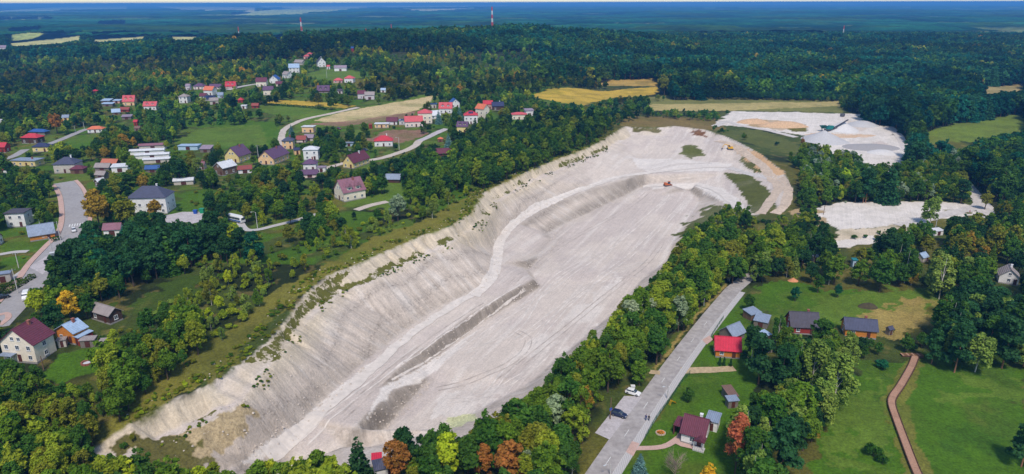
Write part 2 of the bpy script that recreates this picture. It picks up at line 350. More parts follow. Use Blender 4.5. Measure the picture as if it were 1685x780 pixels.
# px outlines on the ground, painted in order
COVER = [
    C([(1128, 618), (1190, 520), (1216, 486), (1250, 500), (1250, 620), (1222, 700), (1215, 790), (1015, 790)], C_LAWN, 1),
    C([(1395, 600), (1500, 585), (1690, 590), (1690, 860), (1330, 860), (1340, 740), (1370, 660)], C_LAWN, 4),
    C([(1236, 500), (1245, 470), (1300, 455), (1340, 475), (1430, 478), (1546, 478), (1540, 520), (1440, 535), (1290, 535)], C_LAWN, 3),
    C([(1330, 500), (1430, 478), (1546, 476), (1540, 535), (1440, 540), (1350, 525)], C_MEADOW, 4),
    C([(1400, 512), (1480, 500), (1500, 490), (1546, 492), (1540, 550), (1440, 560)], C_DRY, 5),
    C([(280, 232), (330, 212), (400, 205), (455, 206), (450, 240), (380, 240), (300, 240)], C_MEADOW, 4),
    C([(420, 172), (520, 178), (560, 188), (500, 196), (430, 184)], C_MEADOW, 2),
    C([(430, 200), (460, 200), (462, 230), (440, 245)], C_LAWN, 2),
    C([(440, 164), (500, 166), (585, 174), (570, 178), (500, 174), (440, 170)], C_YELLOW, 1),
    C([(470, 220), (490, 202), (540, 187), (640, 168), (730, 148), (735, 156), (640, 200), (560, 205)], C_MEADOW, 2),
    C([(515, 199), (560, 185), (640, 170), (700, 160), (722, 155), (690, 180), (640, 192), (560, 203)], C_TAN, 1),
    C([(505, 204), (560, 200), (640, 190), (685, 182), (680, 190), (660, 196), (560, 208)], C_PLOUGH, 1),
    C([(600, 232), (640, 213), (700, 214), (705, 222), (660, 236)], C_PLOUGH, 2),
    C([(560, 132), (640, 130), (740, 140), (700, 152), (600, 150)], C_OLIVE, 3),
    C([(495, 123), (540, 112), (590, 116), (600, 128), (540, 134)], C_MEADOW, 3),
    C([(870, 158), (905, 146), (960, 146), (985, 150), (1085, 142), (1080, 156), (1010, 160), (985, 166), (960, 174), (900, 164)], C_YELLOW, 2),
    C([(985, 131), (1080, 129), (1080, 142), (990, 141)], rgb(182, 150, 78), 2),
    C([(1035, 164), (1110, 156), (1200, 160), (1385, 165), (1385, 186), (1200, 182), (1060, 180)], rgb(122, 122, 66), 3),
    C([(1060, 172), (1200, 170), (1385, 166), (1385, 174), (1200, 182), (1070, 182)], rgb(176, 160, 104), 2),
    C([(1500, 222), (1560, 205), (1690, 182), (1690, 212), (1600, 232), (1510, 238)], rgb(110, 128, 46), 4),
    C([(1580, 142), (1690, 136), (1690, 150), (1620, 160)], rgb(168, 150, 100), 3),
    C([(1560, 250), (1690, 262), (1690, 310), (1600, 290)], C_OLIVE, 4),
    C([(540, 335), (600, 305), (700, 290), (720, 330), (640, 345)], C_MEADOW, 4),
    C([(470, 330), (560, 300), (570, 340), (500, 360)], C_OLIVE, 4),
    C([(200, 500), (330, 440), (350, 470), (230, 540)], rgb(64, 84, 26), 4),
    C([(70, 620), (100, 582), (150, 570), (190, 580), (160, 612), (100, 630)], C_LAWN, 1),
    C([(0, 400), (80, 395), (120, 400), (60, 412), (0, 420)], C_LAWN, 1), C([(0, 425), (45, 420), (50, 440), (0, 450)], C_LAWN, 1), C([(0, 490), (55, 450), (62, 462), (0, 500)], C_LAWN, 1),
    C([(0, 290), (18, 290), (20, 310), (0, 312)], C_LAWN, 2), C([(0, 350), (22, 355), (22, 385), (0, 390)], C_LAWN, 2),
    C([(95, 235), (140, 222), (175, 232), (130, 246)], C_LAWN, 2),
    C([(520, 270), (560, 262), (650, 262), (690, 240), (640, 260), (560, 280)], C_OLIVE, 2),
    # left verge of the pit and the scrubby ground below the house
    C([(170, 720), (215, 650), (380, 540), (430, 490), (520, 440), (600, 400), (700, 360), (770, 320), (840, 290), (985, 232), (740, 376), (540, 456), (445, 518), (393, 600), (283, 664), (217, 700)], rgb(116, 112, 46), 2),
    C([(1512, 588), (1520, 600), (1505, 640), (1490, 662), (1500, 700), (1530, 770), (1540, 830), (1500, 830), (1475, 740), (1455, 690), (1448, 662), (1470, 625), (1490, 590)], rgb(112, 112, 48), 1),
    C([(940, 790), (985, 735), (1003, 724), (960, 790)], C_OLIVE, 1), C([(1040, 650), (1080, 606), (1150, 518), (1196, 470), (1188, 466), (1135, 520), (1065, 608), (1020, 650)], rgb(84, 96, 38), 1), C([(1079, 608), (1150, 520), (1196, 472), (1192, 468), (1146, 518), (1074, 606)], C_DRY, .5),
    C([(1405, 640), (1440, 620), (1450, 700), (1400, 770), (1360, 770), (1370, 700)], C_MEADOW, 5), C([(1540, 640), (1640, 625), (1690, 640), (1690, 660), (1600, 665)], C_MEADOW, 5), C([(1560, 720), (1640, 700), (1680, 740), (1600, 770)], rgb(64, 98, 24), 5),
    C([(1005, 202), (1040, 190), (1090, 192), (1205, 196), (1185, 218), (1110, 209), (1030, 210)], rgb(124, 106, 62), 3),
    # white yards and tips on the right
    C([(1176, 205), (1205, 183), (1420, 187), (1432, 200), (1460, 212), (1500, 250), (1495, 280), (1440, 285), (1390, 262), (1345, 240), (1330, 225), (1240, 210)], C_WHITE, 2),
    C([(1352, 236), (1400, 200), (1440, 204), (1420, 216), (1330, 222)], C_CHALK, 2),
    C([(1410, 240), (1450, 232), (1470, 240), (1450, 250)], C_MAUVE, 2),
    C([(1235, 196), (1310, 200), (1325, 214), (1280, 214), (1225, 206)], C_BARE, 3), C([(1295, 205), (1320, 204), (1330, 216), (1300, 216)], C_OLIVE, 2),
    C([(1165, 214), (1250, 212), (1310, 236), (1320, 250), (1280, 250), (1220, 232)], rgb(92, 98, 46), 3),
    C([(1325, 222), (1360, 214), (1365, 220), (1440, 222), (1430, 226), (1340, 226)], C_CLAY, 1),
    C([(1335, 345), (1380, 333), (1460, 331), (1570, 332), (1600, 338), (1610, 350), (1580, 362), (1500, 366), (1440, 374), (1380, 378), (1345, 362)], C_WHITE, 1.2),
    C([(1375, 378), (1440, 374), (1520, 360), (1530, 372), (1450, 400), (1375, 408)], C_CREAM, 2), C([(1375, 396), (1440, 388), (1450, 400), (1380, 408)], C_WHITE, 1),
    C([(1480, 367), (1530, 360), (1580, 355), (1600, 360), (1560, 372), (1490, 376)], C_OLIVE, 2),
    C([(1550, 345), (1600, 344), (1598, 352), (1560, 352)], C_OLIVE, 1),
    C([(1300, 345), (1345, 345), (1360, 372), (1320, 372)], C_BARE, 3),
]
PIT_COVER = [   # inside the pit
    C([(1040, 258), (1120, 262), (1200, 270), (1205, 280), (1070, 283), (1050, 278)], C_WHITE, 2),
    C([(1062, 305), (1150, 301), (1190, 310), (1215, 327), (1230, 348), (1212, 352), (1185, 328), (1140, 309), (1075, 312)], C_WHITE, .5),
    C([(822, 408), (850, 366), (905, 335), (973, 308), (1040, 288), (1038, 285), (975, 304), (900, 333), (845, 364), (812, 395)], C_WHITE, .4),
    C([(395, 760), (503, 684), (585, 614), (640, 575), (600, 615), (520, 690), (430, 760)], C_WHITE, .5),
    C([(630, 636), (700, 598), (790, 540), (720, 610), (650, 640), (600, 690)], C_WHITE, .5),
    C([(700, 690), (740, 640), (820, 600), (900, 540), (1000, 470), (1040, 440), (1010, 500), (930, 570), (850, 640), (760, 690)], C_WHITE, 3),
    C([(1192, 284), (1238, 287), (1270, 316), (1276, 346), (1240, 352), (1222, 318)], rgb(88, 92, 40), 1),
    C([(1216, 258), (1260, 258), (1288, 284), (1245, 283), (1226, 274)], rgb(94, 94, 42), 1),
    C([(1215, 245), (1250, 250), (1300, 290), (1270, 290), (1230, 262)], C_CLAY, 3), C([(1280, 290), (1310, 300), (1312, 345), (1285, 350), (1275, 320)], C_CHALK, 2),
    C([(1120, 385), (1150, 345), (1190, 338), (1250, 350), (1240, 380), (1150, 415), (1125, 410)], rgb(88, 94, 40), 4),
    C([(1108, 400), (1128, 398), (1160, 402), (1165, 425), (1120, 445), (1098, 430)], C_CREAM, 3),
    C([(1125, 238), (1150, 240), (1158, 256), (1135, 262), (1120, 252)], rgb(96, 100, 46), 2),
    C([(1040, 208), (1080, 206), (1085, 218), (1045, 220)], rgb(98, 92, 44), 2), C([(1140, 215), (1165, 217), (1160, 226), (1140, 222)], rgb(120, 84, 54), 2),
    C([(256, 735), (400, 665), (430, 690), (380, 735), (300, 790), (230, 790)], rgb(166, 148, 116), 1.5),
    C([(190, 712), (250, 716), (300, 735), (330, 765), (380, 775), (400, 800), (200, 800)], rgb(96, 92, 50), 3),
    C([(735, 688), (770, 682), (770, 700), (735, 702)], rgb(206, 206, 160), 2),
]

FAR_FIELDS = [[(0, 18), (60, 14), (100, 11.5), (210, 9), (208, 17), (100, 19), (40, 22), (0, 22)], [(240, 9), (330, 10.5), (420, 12), (420, 20), (300, 18)], [(380, 25), (420, 19), (480, 13), (560, 11), (605, 13), (540, 22), (440, 28), (400, 30)], [(430, 9.5), (640, 9), (840, 8.5), (840, 11), (680, 13), (600, 12), (430, 13)], [(18, 57), (62, 52), (72, 56), (45, 65), (18, 67)], [(10, 72), (60, 67), (130, 59), (136, 66), (100, 73), (30, 78)], [(164, 41), (206, 40), (202, 47), (176, 51)], [(282, 61), (326, 61), (322, 67), (288, 68)], [(860, 6.5), (1400, 4.5), (1500, 6), (1400, 8), (1000, 9.5)], [(640, 16), (760, 14), (800, 16), (700, 20)], [(0, 33), (70, 31), (90, 35), (0, 38)], [(150, 66), (242, 60), (238, 65), (158, 71)]]
FAR_KEEP = [p for p in FAR_FIELDS if max(q[1] for q in p) > 38]
for _k, _p in enumerate(FAR_FIELDS): COVER.append((GL(_p), rgb(186, 196, 104) if _k % 2 == 0 else rgb(206, 200, 128), 0.0))
def axis_coords(x, y):      # along / across the pit
    return x * 0.40 + y * 0.917, x * 0.917 - y * 0.40

def cover(x, y):
    """ground colour at world points, plus how chalky it is"""
    n = len(x)
    a = fbm(x / 14.0, y / 14.0, 41, 4); b = fbm(x / 4.0, y / 4.0, 45, 3); c = fbm(x / 45.0, y / 45.0, 47, 3)
    col = np.tile(np.array(C_GRASS), (n, 1))
    col = lerp(col, C_FOREST, sstep(0.48, 0.62, a)); col = lerp(col, C_OLIVE, sstep(0.55, 0.7, c) * 0.7); col = lerp(col, C_DRY, sstep(0.62, 0.75, b) * 0.35)
    axis = np.interp(y, [90, 150, 300, 450, 560, 800], [-100, -70, 0, 60, 60, 60])
    gard = (x < axis) & (y > 230) & (y < 900); g2 = fbm(x / 17.0, y / 17.0, 243, 3)
    col = lerp(col, C_LAWN, gard * sstep(0.5, 0.56, g2) * 0.85); col = lerp(col, C_MEADOW, gard * sstep(0.42, 0.38, g2) * 0.7)
    far = sstep(700, 1100, y); col = lerp(col, C_FOREST, far)
    chalk = np.zeros(n); veg = np.zeros(n)
    def paint(items, only=None):
        nonlocal col, chalk
        jx = (fbm(x / 5.0, y / 5.0, 51, 3) - 0.5); jy = (fbm(x / 5.0, y / 5.0, 55, 3) - 0.5)
        for poly, cc, amp in items:
            px = [q[0] for q in poly]; py = [q[1] for q in poly]; w = 8
            m = (x > min(px) - w) & (x < max(px) + w) & (y > min(py) - w) & (y < max(py) + w)
            if only is not None: m &= only
            k = np.nonzero(m)[0]
            if len(k) == 0: continue
            ins = inpoly(x[k] + jx[k] * amp * 4, y[k] + jy[k] * amp * 4, poly)
            t = ins * (0.88 + 0.12 * sstep(0.35, 0.6, b[k])) if cc in (C_WHITE, C_CHALK) else ins * ((0.62 if only is None else 0.92) + (0.38 if only is None else 0.08) * sstep(0.3, 0.6, a[k]))
            if cc is C_WHITE and amp >= 3: t = t * 0.8 * sstep(.36, .62, fbm((x[k] * .40 + y[k] * .917) / 16., (x[k] * .917 - y[k] * .40) / 5., 88, 4))
            col[k] = col[k] + (np.asarray(cc) - col[k]) * t[:, None]
            ch = 1.0 if cc in (C_WHITE, C_CHALK, C_MAUVE, C_CREAM, C_CLAY, C_BARE) else 0.0
            chalk[k] = np.where(ins, ch, chalk[k])
    paint(COVER)
    gi = ingrid(x, y)
    k = np.nonzero(gi)[0]
    X, Y = x[k], y[k]
    jr = (fbm(X / 2.2, Y / 2.2, 61, 3) - 0.5) * 3.6
    sd = np.where(bil(GIN.astype(float), X, Y) > 0.5, -1, 1) * bil(GRD, X, Y) + jr * 0.6
    ins = sstep(0.8, -0.8, sd)
    al, ac = axis_coords(X, Y)
    st = bil(GST, X, Y)
    cc = np.tile(np.array(C_CHALK), (len(k), 1))
    streak = vnoise(al / 40.0, ac / 1.6, 71) * .6 + vnoise(al / 18.0, ac / 0.9, 72) * .4
    patch = fbm(al / 26.0, ac / 12.0, 73, 4)
    cc = lerp(cc, C_MAUVE, sstep(0.42, 0.6, patch) * 0.9); cc = lerp(cc, C_WHITE, sstep(0.55, 0.8, streak) * 0.55)
    cc = lerp(cc, C_SLOPE, st * 0.9)
    rill = vnoise((bil(GARC, X, Y)) / 1.7, bil(GRD, X, Y) / 9.0, 75)
    cc = lerp(cc, C_DAMP, st * sstep(0.66, 0.95, rill) * 0.22); cc = lerp(cc, C_WHITE, st * sstep(0.4, 0.1, rill) * 0.5)
    # cream upper cliff, stained bands along the foot of the wall, damp inner faces
    dl, _, _ = seg_near(X, Y, LEDGE); dc, _, _ = seg_near(X, Y, CREST)
    cc = lerp(cc, C_CREAM, sstep(12, 5, dc) * st * 0.9)
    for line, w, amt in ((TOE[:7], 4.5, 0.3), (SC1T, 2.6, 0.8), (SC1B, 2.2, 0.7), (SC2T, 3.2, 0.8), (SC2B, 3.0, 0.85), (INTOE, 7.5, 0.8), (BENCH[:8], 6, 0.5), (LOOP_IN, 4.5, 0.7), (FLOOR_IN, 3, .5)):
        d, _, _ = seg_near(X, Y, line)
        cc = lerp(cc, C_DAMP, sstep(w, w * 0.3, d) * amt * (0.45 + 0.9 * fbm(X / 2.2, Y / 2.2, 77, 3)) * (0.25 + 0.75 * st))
    tuft = fbm(X / 3.5, Y / 3.5, 79, 3)
    pxu, _, _ = project(X, Y, ter(X, Y))
    g = sstep(4.2, 0.6, dl) * 0.60 * (pxu < 1000) * (0.55 + 0.45 * sstep(.4, .6, fbm(X / 14., Y / 14., 83, 2)))
    near_l = inpoly(X, Y, CREST[3:9] + LEDGE[3:6][::-1])
    veg[k] = np.maximum(g, near_l * .58) * ins
    col[k] = col[k] * (1 - ins)[:, None] + cc * ins[:, None]; chalk[k] = chalk[k] * (1 - ins) + ins
    only = np.zeros(n, bool); only[k] = ins > 0.5
    paint(PIT_COVER, only)
    return col, chalk, veg

def ground_material():
    m = bpy.data.materials.new("ground_cover"); m.use_nodes = True
    n = m.node_tree.nodes; l = m.node_tree.links; p = n["Principled BSDF"]; p.inputs["Roughness"].default_value = 0.95
    p.inputs["Specular IOR Level"].default_value = 0.15
    at = n.new("ShaderNodeAttribute"); at.attribute_name = "cover"
    tc = n.new("ShaderNodeTexCoord")
    out = at.outputs["Color"]
    for sc, lo, hi in ((1.6, 0.62, 1.34), (0.35, 0.8, 1.18), (0.06, 0.9, 1.1)):
        nz = n.new("ShaderNodeTexNoise"); nz.inputs["Scale"].default_value = sc; nz.inputs["Detail"].default_value = 5; nz.inputs["Roughness"].default_value = 0.65
        l.new(tc.outputs["Object"], nz.inputs["Vector"])
        mr = n.new("ShaderNodeMapRange"); mr.inputs[1].default_value = 0.3; mr.inputs[2].default_value = 0.7; mr.inputs[3].default_value = lo; mr.inputs[4].default_value = hi
        l.new(nz.outputs["Fac"], mr.inputs[0])
        # chalk is broken up less than vegetation
        mm = n.new("ShaderNodeMix"); mm.data_type = 'FLOAT'; l.new(at.outputs["Alpha"], mm.inputs[0]); l.new(mr.outputs[0], mm.inputs[2])
        m5 = n.new("ShaderNodeMath"); m5.operation = 'MULTIPLY_ADD'; m5.inputs[1].default_value = 0.35; m5.inputs[2].default_value = 0.65; l.new(mr.outputs[0], m5.inputs[0]); l.new(m5.outputs[0], mm.inputs[3])
        mx = n.new("ShaderNodeMix"); mx.data_type = 'RGBA'; mx.blend_type = 'MULTIPLY'; mx.inputs[0].default_value = 1
        l.new(out, mx.inputs[6]); l.new(mm.outputs[0], mx.inputs[7]); out = mx.outputs[2]
        if sc == 1.6: hz = nz.outputs["Fac"]
    def node(t, **kw):
        q = n.new(t)
        for a, b in kw.items(): setattr(q, a, b)
        return q
    def math_(op, a, b=None, clamp=False):
        q = node("ShaderNodeMath", operation=op, use_clamp=clamp)
        for i, s_ in enumerate((a, b)):
            if s_ is None: continue
            if isinstance(s_, (int, float)): q.inputs[i].default_value = s_
            else: l.new(s_, q.inputs[i])
        return q.outputs[0]
    def rng_(src, a, b, c, d):
        q = node("ShaderNodeMapRange"); l.new(src, q.inputs[0])
        for i, s_ in enumerate((a, b, c, d)): q.inputs[i + 1].default_value = s_
        return q.outputs[0]
    def mul(colr, fac):
        q = node("ShaderNodeMix", data_type='RGBA', blend_type='MULTIPLY'); q.inputs[0].default_value = 1; l.new(colr, q.inputs[6]); l.new(fac, q.inputs[7]); return q.outputs[2]
    fa = node("ShaderNodeAttribute", attribute_name="flow"); sx = node("ShaderNodeSeparateXYZ"); l.new(fa.outputs["Vector"], sx.inputs[0])
    steep = math_('MULTIPLY', sx.outputs[2], at.outputs["Alpha"]); flat = math_('MULTIPLY', math_('SUBTRACT', 1.0, sx.outputs[2], True), at.outputs["Alpha"])
    cv = node("ShaderNodeCombineXYZ"); l.new(math_('MULTIPLY', sx.outputs[0], 0.9), cv.inputs[0]); l.new(math_('MULTIPLY', sx.outputs[1], 0.06), cv.inputs[1])
    wb = node("ShaderNodeTexNoise"); wb.inputs["Scale"].default_value = .25; l.new(tc.outputs["Object"], wb.inputs["Vector"])
    va = node("ShaderNodeVectorMath", operation='MULTIPLY_ADD'); l.new(wb.outputs["Color"], va.inputs[0]); va.inputs[1].default_value = (1.6, .3, 0); l.new(cv.outputs[0], va.inputs[2])
    rl = node("ShaderNodeTexNoise"); rl.inputs["Scale"].default_value = 1.0; rl.inputs["Detail"].default_value = 6; rl.inputs["Roughness"].default_value = .7; l.new(va.outputs[0], rl.inputs["Vector"])
    rf_ = rng_(rl.outputs["Fac"], .36, .60, .76, 1.05)
    out = mul(out, math_('ADD', 1.0, math_('MULTIPLY', steep, math_('SUBTRACT', rf_, 1.0))))
    cs = node("ShaderNodeCombineXYZ"); l.new(math_('MULTIPLY', sx.outputs[0], 0.025), cs.inputs[0]); l.new(math_('MULTIPLY', sx.outputs[1], 0.42), cs.inputs[1])
    v2 = node("ShaderNodeVectorMath", operation='MULTIPLY_ADD'); l.new(wb.outputs["Color"], v2.inputs[0]); v2.inputs[1].default_value = (.1, .9, 0); l.new(cs.outputs[0], v2.inputs[2])
    sn = node("ShaderNodeTexNoise"); sn.inputs["Scale"].default_value = 1.0; sn.inputs["Detail"].default_value = 5; sn.inputs["Roughness"].default_value = .75; l.new(v2.outputs[0], sn.inputs["Vector"])
    out = mul(out, math_('ADD', 1.0, math_('MULTIPLY', steep, math_('SUBTRACT', rng_(sn.outputs["Fac"], .36, .64, .92, 1.05), 1.0))))
    sp = node("ShaderNodeTexNoise"); sp.inputs["Scale"].default_value = 1.1; sp.inputs["Detail"].default_value = 6; sp.inputs["Roughness"].default_value = .85; l.new(tc.outputs["Object"], sp.inputs["Vector"])
    lowf = node("ShaderNodeTexNoise"); lowf.inputs["Scale"].default_value = .05; l.new(tc.outputs["Object"], lowf.inputs["Vector"])
    rdw = math_('ADD', sx.outputs[1], math_('MULTIPLY', lowf.outputs["Fac"], 8.0))
    for ctr, hw in ((16.5, 2.2), (25.0, 2.6)):
        band = math_('SUBTRACT', 1.0, math_('DIVIDE', math_('ABSOLUTE', math_('SUBTRACT', rdw, ctr)), hw), True)
        out = mul(out, math_('SUBTRACT', 1.0, math_('MULTIPLY', math_('MULTIPLY', band, steep), rng_(sp.outputs["Fac"], .45, .62, 0.0, .55))))
    mp = node("ShaderNodeMapping"); mp.inputs["Rotation"].default_value = (0, 0, math.radians(23.6)); l.new(tc.outputs["Object"], mp.inputs["Vector"])
    m2 = node("ShaderNodeMapping"); m2.inputs["Scale"].default_value = (1.5, .035, 1); l.new(mp.outputs[0], m2.inputs["Vector"])
    tk = node("ShaderNodeTexNoise"); tk.inputs["Scale"].default_value = 1.0; tk.inputs["Detail"].default_value = 4; tk.inputs["Roughness"].default_value = .65; tk.inputs["Distortion"].default_value = .6; l.new(m2.outputs[0], tk.inputs["Vector"])
    tf = rng_(tk.outputs["Fac"], .38, .62, .93, 1.05)
    out = mul(out, math_('ADD', 1.0, math_('MULTIPLY', flat, math_('SUBTRACT', tf, 1.0))))
    gr = node("ShaderNodeTexNoise"); gr.inputs["Scale"].default_value = 2.2; gr.inputs["Detail"].default_value = 6; gr.inputs["Roughness"].default_value = .8; l.new(tc.outputs["Object"], gr.inputs["Vector"])
    out = mul(out, rng_(gr.outputs["Fac"], .3, .7, .86, 1.12))
    ve = node("ShaderNodeAttribute", attribute_name="veg"); vn = node("ShaderNodeTexNoise"); vn.inputs["Scale"].default_value = .45; vn.inputs["Detail"].default_value = 8; vn.inputs["Roughness"].default_value = .7; l.new(tc.outputs["Object"], vn.inputs["Vector"])
    vm = math_('MULTIPLY', rng_(math_('ADD', ve.outputs["Fac"], math_('SUBTRACT', vn.outputs["Fac"], .5)), .50, .56, 0.0, 1.0), rng_(ve.outputs["Fac"], .05, .2, 0.0, 1.0))
    gcol = node("ShaderNodeMix", data_type='RGBA'); gcol.inputs[6].default_value = (*rgb(70, 78, 32), 1); gcol.inputs[7].default_value = (*rgb(116, 110, 50), 1); l.new(gr.outputs["Fac"], gcol.inputs[0])
    gm = node("ShaderNodeMix", data_type='RGBA'); l.new(vm, gm.inputs[0]); l.new(out, gm.inputs[6]); l.new(gcol.outputs[2], gm.inputs[7]); out = gm.outputs[2]
    hz = math_('ADD', hz, math_('MULTIPLY', steep, math_('MULTIPLY', rl.outputs["Fac"], 0.9)))
    l.new(out, p.inputs["Base Color"])
    bp = n.new("ShaderNodeBump"); bp.inputs["Strength"].default_value = 0.6; bp.inputs["Distance"].default_value = 0.5
    l.new(hz, bp.inputs["Height"]); l.new(bp.outputs[0], p.inputs["Normal"])
    return m

def build_ground():
    ys = [64.0]
    while ys[-1] < 90000:
        y = ys[-1]
        ys.append(y * (1.0034 if y < 800 else 1.0062 if y < 2000 else 1.035))
    ys = np.array(ys); nc = 700
    t = np.linspace(-1, 1, nc)
    Y = np.repeat(ys[:, None], nc, 1); X = t[None, :] * (0.88 * ys + 55)[:, None]
    x = X.ravel(); y = Y.ravel(); z = ter(x, y)
    nr = len(ys); co = np.stack([x, y, z], 1)
    me = bpy.data.meshes.new("ground")
    i = (np.arange(nr - 1)[:, None] * nc + np.arange(nc - 1)[None, :]).ravel()
    q = np.stack([i, i + 1, i + nc + 1, i + nc], 1).astype(np.int32)
    me.vertices.add(len(co)); me.vertices.foreach_set("co", co.ravel())
    me.loops.add(q.size); me.loops.foreach_set("vertex_index", q.ravel())
    me.polygons.add(len(q)); me.polygons.foreach_set("loop_start", np.arange(0, q.size, 4, dtype=np.int32)); me.polygons.foreach_set("loop_total", np.full(len(q), 4, np.int32))
    me.update(calc_edges=True)
    me.polygons.foreach_set("use_smooth", np.ones(len(q), bool))
    col, chalk, veg = cover(x, y)
    me.attributes.new("veg", 'FLOAT', 'POINT').data.foreach_set("value", veg.astype(np.float32))
    gi = ingrid(x, y); fl = np.zeros((len(x), 3), np.float32); k = np.nonzero(gi)[0]
    fl[k, 0] = bil(GARC, x[k], y[k]); fl[k, 1] = bil(GRD, x[k], y[k]); fl[k, 2] = bil(GST, x[k], y[k])
    me.attributes.new("flow", 'FLOAT_VECTOR', 'POINT').data.foreach_set("vector", fl.ravel())
    at = me.attributes.new("cover", 'FLOAT_COLOR', 'POINT'); at.data.foreach_set("color", np.concatenate([col, chalk[:, None]], 1).astype(np.float32).ravel())
    me.materials.append(ground_material())
    o = bpy.data.objects.new("ground", me); COL.objects.link(o); struct(o)
    return o
build_ground()

# ------------------------------------------------------------------ roads, pavements, tracks
def resample(pts, step):
    pts = [np.array(p[:2], float) for p in pts]; out = []
    for i in range(len(pts) - 1):
        p0 = pts[max(i - 1, 0)]; p1 = pts[i]; p2 = pts[i + 1]; p3 = pts[min(i + 2, len(pts) - 1)]
        n = max(2, int(np.linalg.norm(p2 - p1) / step))
        for k in range(n):
            t = k / n
            out.append(0.5 * ((2 * p1) + (-p0 + p2) * t + (2 * p0 - 5 * p1 + 4 * p2 - p3) * t * t + (-p0 + 3 * p1 - 3 * p2 + p3) * t ** 3))
    out.append(pts[-1]); return np.array(out)
ROADS = []      # (centre line, half width) kept free of trees
def ribbon(name, pts, l, r, dz, m, skirt=0.0, step=1.2, wob=0.0, keep=True, parent=None, across=None, seed=0):
    """a strip l metres left to r metres right of a line, lying on the ground; skirt turns it into a kerbed slab"""
    c = resample(pts, step); n = len(c)
    t = np.gradient(c, axis=0); t /= np.linalg.norm(t, axis=1)[:, None] + 1e-9; nr = np.stack([t[:, 1], -t[:, 0]], 1)
    k = across or max(2, int((r + l) / 1.0) + 1)
    s = np.linspace(0, 1, k)
    wl = wob * (fbm(np.arange(n) / 4.0, np.zeros(n), 91 + seed, 3) - 0.5) * 2; wr = wob * (fbm(np.arange(n) / 4.0, np.ones(n) * 9, 95 + seed, 3) - 0.5) * 2
    off = (-(l + wl))[:, None] * (1 - s)[None, :] + (r + wr)[:, None] * s[None, :]
    X = c[:, 0][:, None] + nr[:, 0][:, None] * off; Y = c[:, 1][:, None] + nr[:, 1][:, None] * off
    Z = ter(X.ravel(), Y.ravel()).reshape(X.shape) + dz
    v = np.stack([X, Y, Z], 2).reshape(-1, 3); f = []
    for i in range(n - 1):
        for j in range(k - 1): a = i * k + j; f.append((a, a + 1, a + k + 1, a + k))
    v = [tuple(q) for q in v]
    if skirt:
        for side in (0, k - 1):
            b = len(v)
            for i in range(n): q = v[i * k + side]; v.append((q[0], q[1], q[2] - skirt))
            for i in range(n - 1):
                a0 = i * k + side; a1 = a0 + k
                f.append((a0, a1, b + i + 1, b + i) if side == 0 else (a1, a0, b + i, b + i + 1))
    o = mesh_obj(name, v, f, m, parent, smooth=False)
    if parent is None: struct(o)
    if keep: ROADS.append((c[::2], max(l, r) + 0.8))
    return o
def patch(name, poly, dz, m, parent=None, res=1.5):
    """a paved area: outline on the ground filled with a grid that follows the terrain"""
    px = [p[0] for p in poly]; py = [p[1] for p in poly]
    pts = [Vector((p[0], p[1])) for p in poly]; n0 = len(pts)
    for x in np.arange(min(px), max(px), res):
        for y in np.arange(min(py), max(py), res):
            if inpoly(np.array([x]), np.array([y]), poly)[0]: pts.append(Vector((x, y)))
    ov, oe, of, *_ = delaunay_2d_cdt(pts, [], [list(range(n0))], 1, 0.01)
    v = [(p.x, p.y, tz(p.x, p.y) + dz) for p in ov]
    o = mesh_obj(name, v, of, m, parent)
    if parent is None: struct(o)
    return o

M_ASPH = mat("worn_asphalt", (0.40, 0.37, 0.36), 0.85, 0.7, 0.24, 0.15, 12, stain=0.4)
M_ASPH2 = mat("street_asphalt", (0.345, 0.33, 0.335), 0.85, 0.9, 0.14, 0.1, 12, stain=0.2)
M_WALK = mat("pale_paving", (0.50, 0.48, 0.475), 0.85, 3.0, 0.12, 0.1, 20, wave=(2.0, 'X'))
M_PINK = mat("red_block_paving", rgb(196, 164, 152), 0.85, 3.0, 0.16, 0.1, 20, stain=0.2)
M_KERB = mat("kerb_concrete", (0.55, 0.53, 0.51), 0.85, 2.0, 0.15)
M_GRAVEL = mat("gravel_track", rgb(196, 184, 172), 0.95, 1.5, 0.22, 0.3, 9, stain=0.3)
M_DIRT = mat("dirt_track", rgb(186, 164, 130), 0.95, 1.2, 0.25, 0.3, 8, stain=0.35)
M_LINE = mat("road_paint", (0.72, 0.72, 0.71), 0.6, 6.0, 0.3)
M_CHTRK = mat("chalk_track", (0.58, 0.535, 0.50), 0.95, 0.8, 0.18, 0.3, 7, stain=0.25)
M_CLTRK = mat("clay_track", rgb(202, 182, 162), 0.95, 0.8, 0.22, 0.3, 7, stain=0.3)
M_SETT = mat("block_sett", rgb(186, 180, 182), 0.9, 1.6, 0.2, 0.15, 14, stain=0.3)

def ext(line, a=0.0, b=0.0):     # lengthen a world line at both ends
    l = [np.array(p[:2], float) for p in line]
    if a: d = l[0] - l[1]; l.insert(0, l[0] + d / np.linalg.norm(d) * a)
    if b: d = l[-1] - l[-2]; l.append(l[-1] + d / np.linalg.norm(d) * b)
    return l
MAIN = ext(GL([(988, 778), (1032, 712), (1094, 622), (1132, 570), (1172, 519), (1206, 478), (1238, 452), (1275, 430), (1318, 410)]), 45, 0)
main_road = ribbon("main_road", MAIN[:7], 2.9, 2.5, 0.10, M_ASPH, step=1.5)
ribbon("main_road", MAIN[6:], 2.9, 2.5, 0.10, M_ASPH, step=1.5, keep=False)
ribbon("roadside_pavement", MAIN[:7], -2.62, 4.4, 0.22, M_WALK, skirt=0.2, keep=False, step=1.5, across=3)
ribbon("kerb_strip", MAIN[:7], -2.5, 2.62, 0.235, M_KERB, skirt=0.2, keep=False, step=1.5, across=2)
LAYBY = GL([(1003, 724), (979, 713), (1027, 652), (1057, 653)])
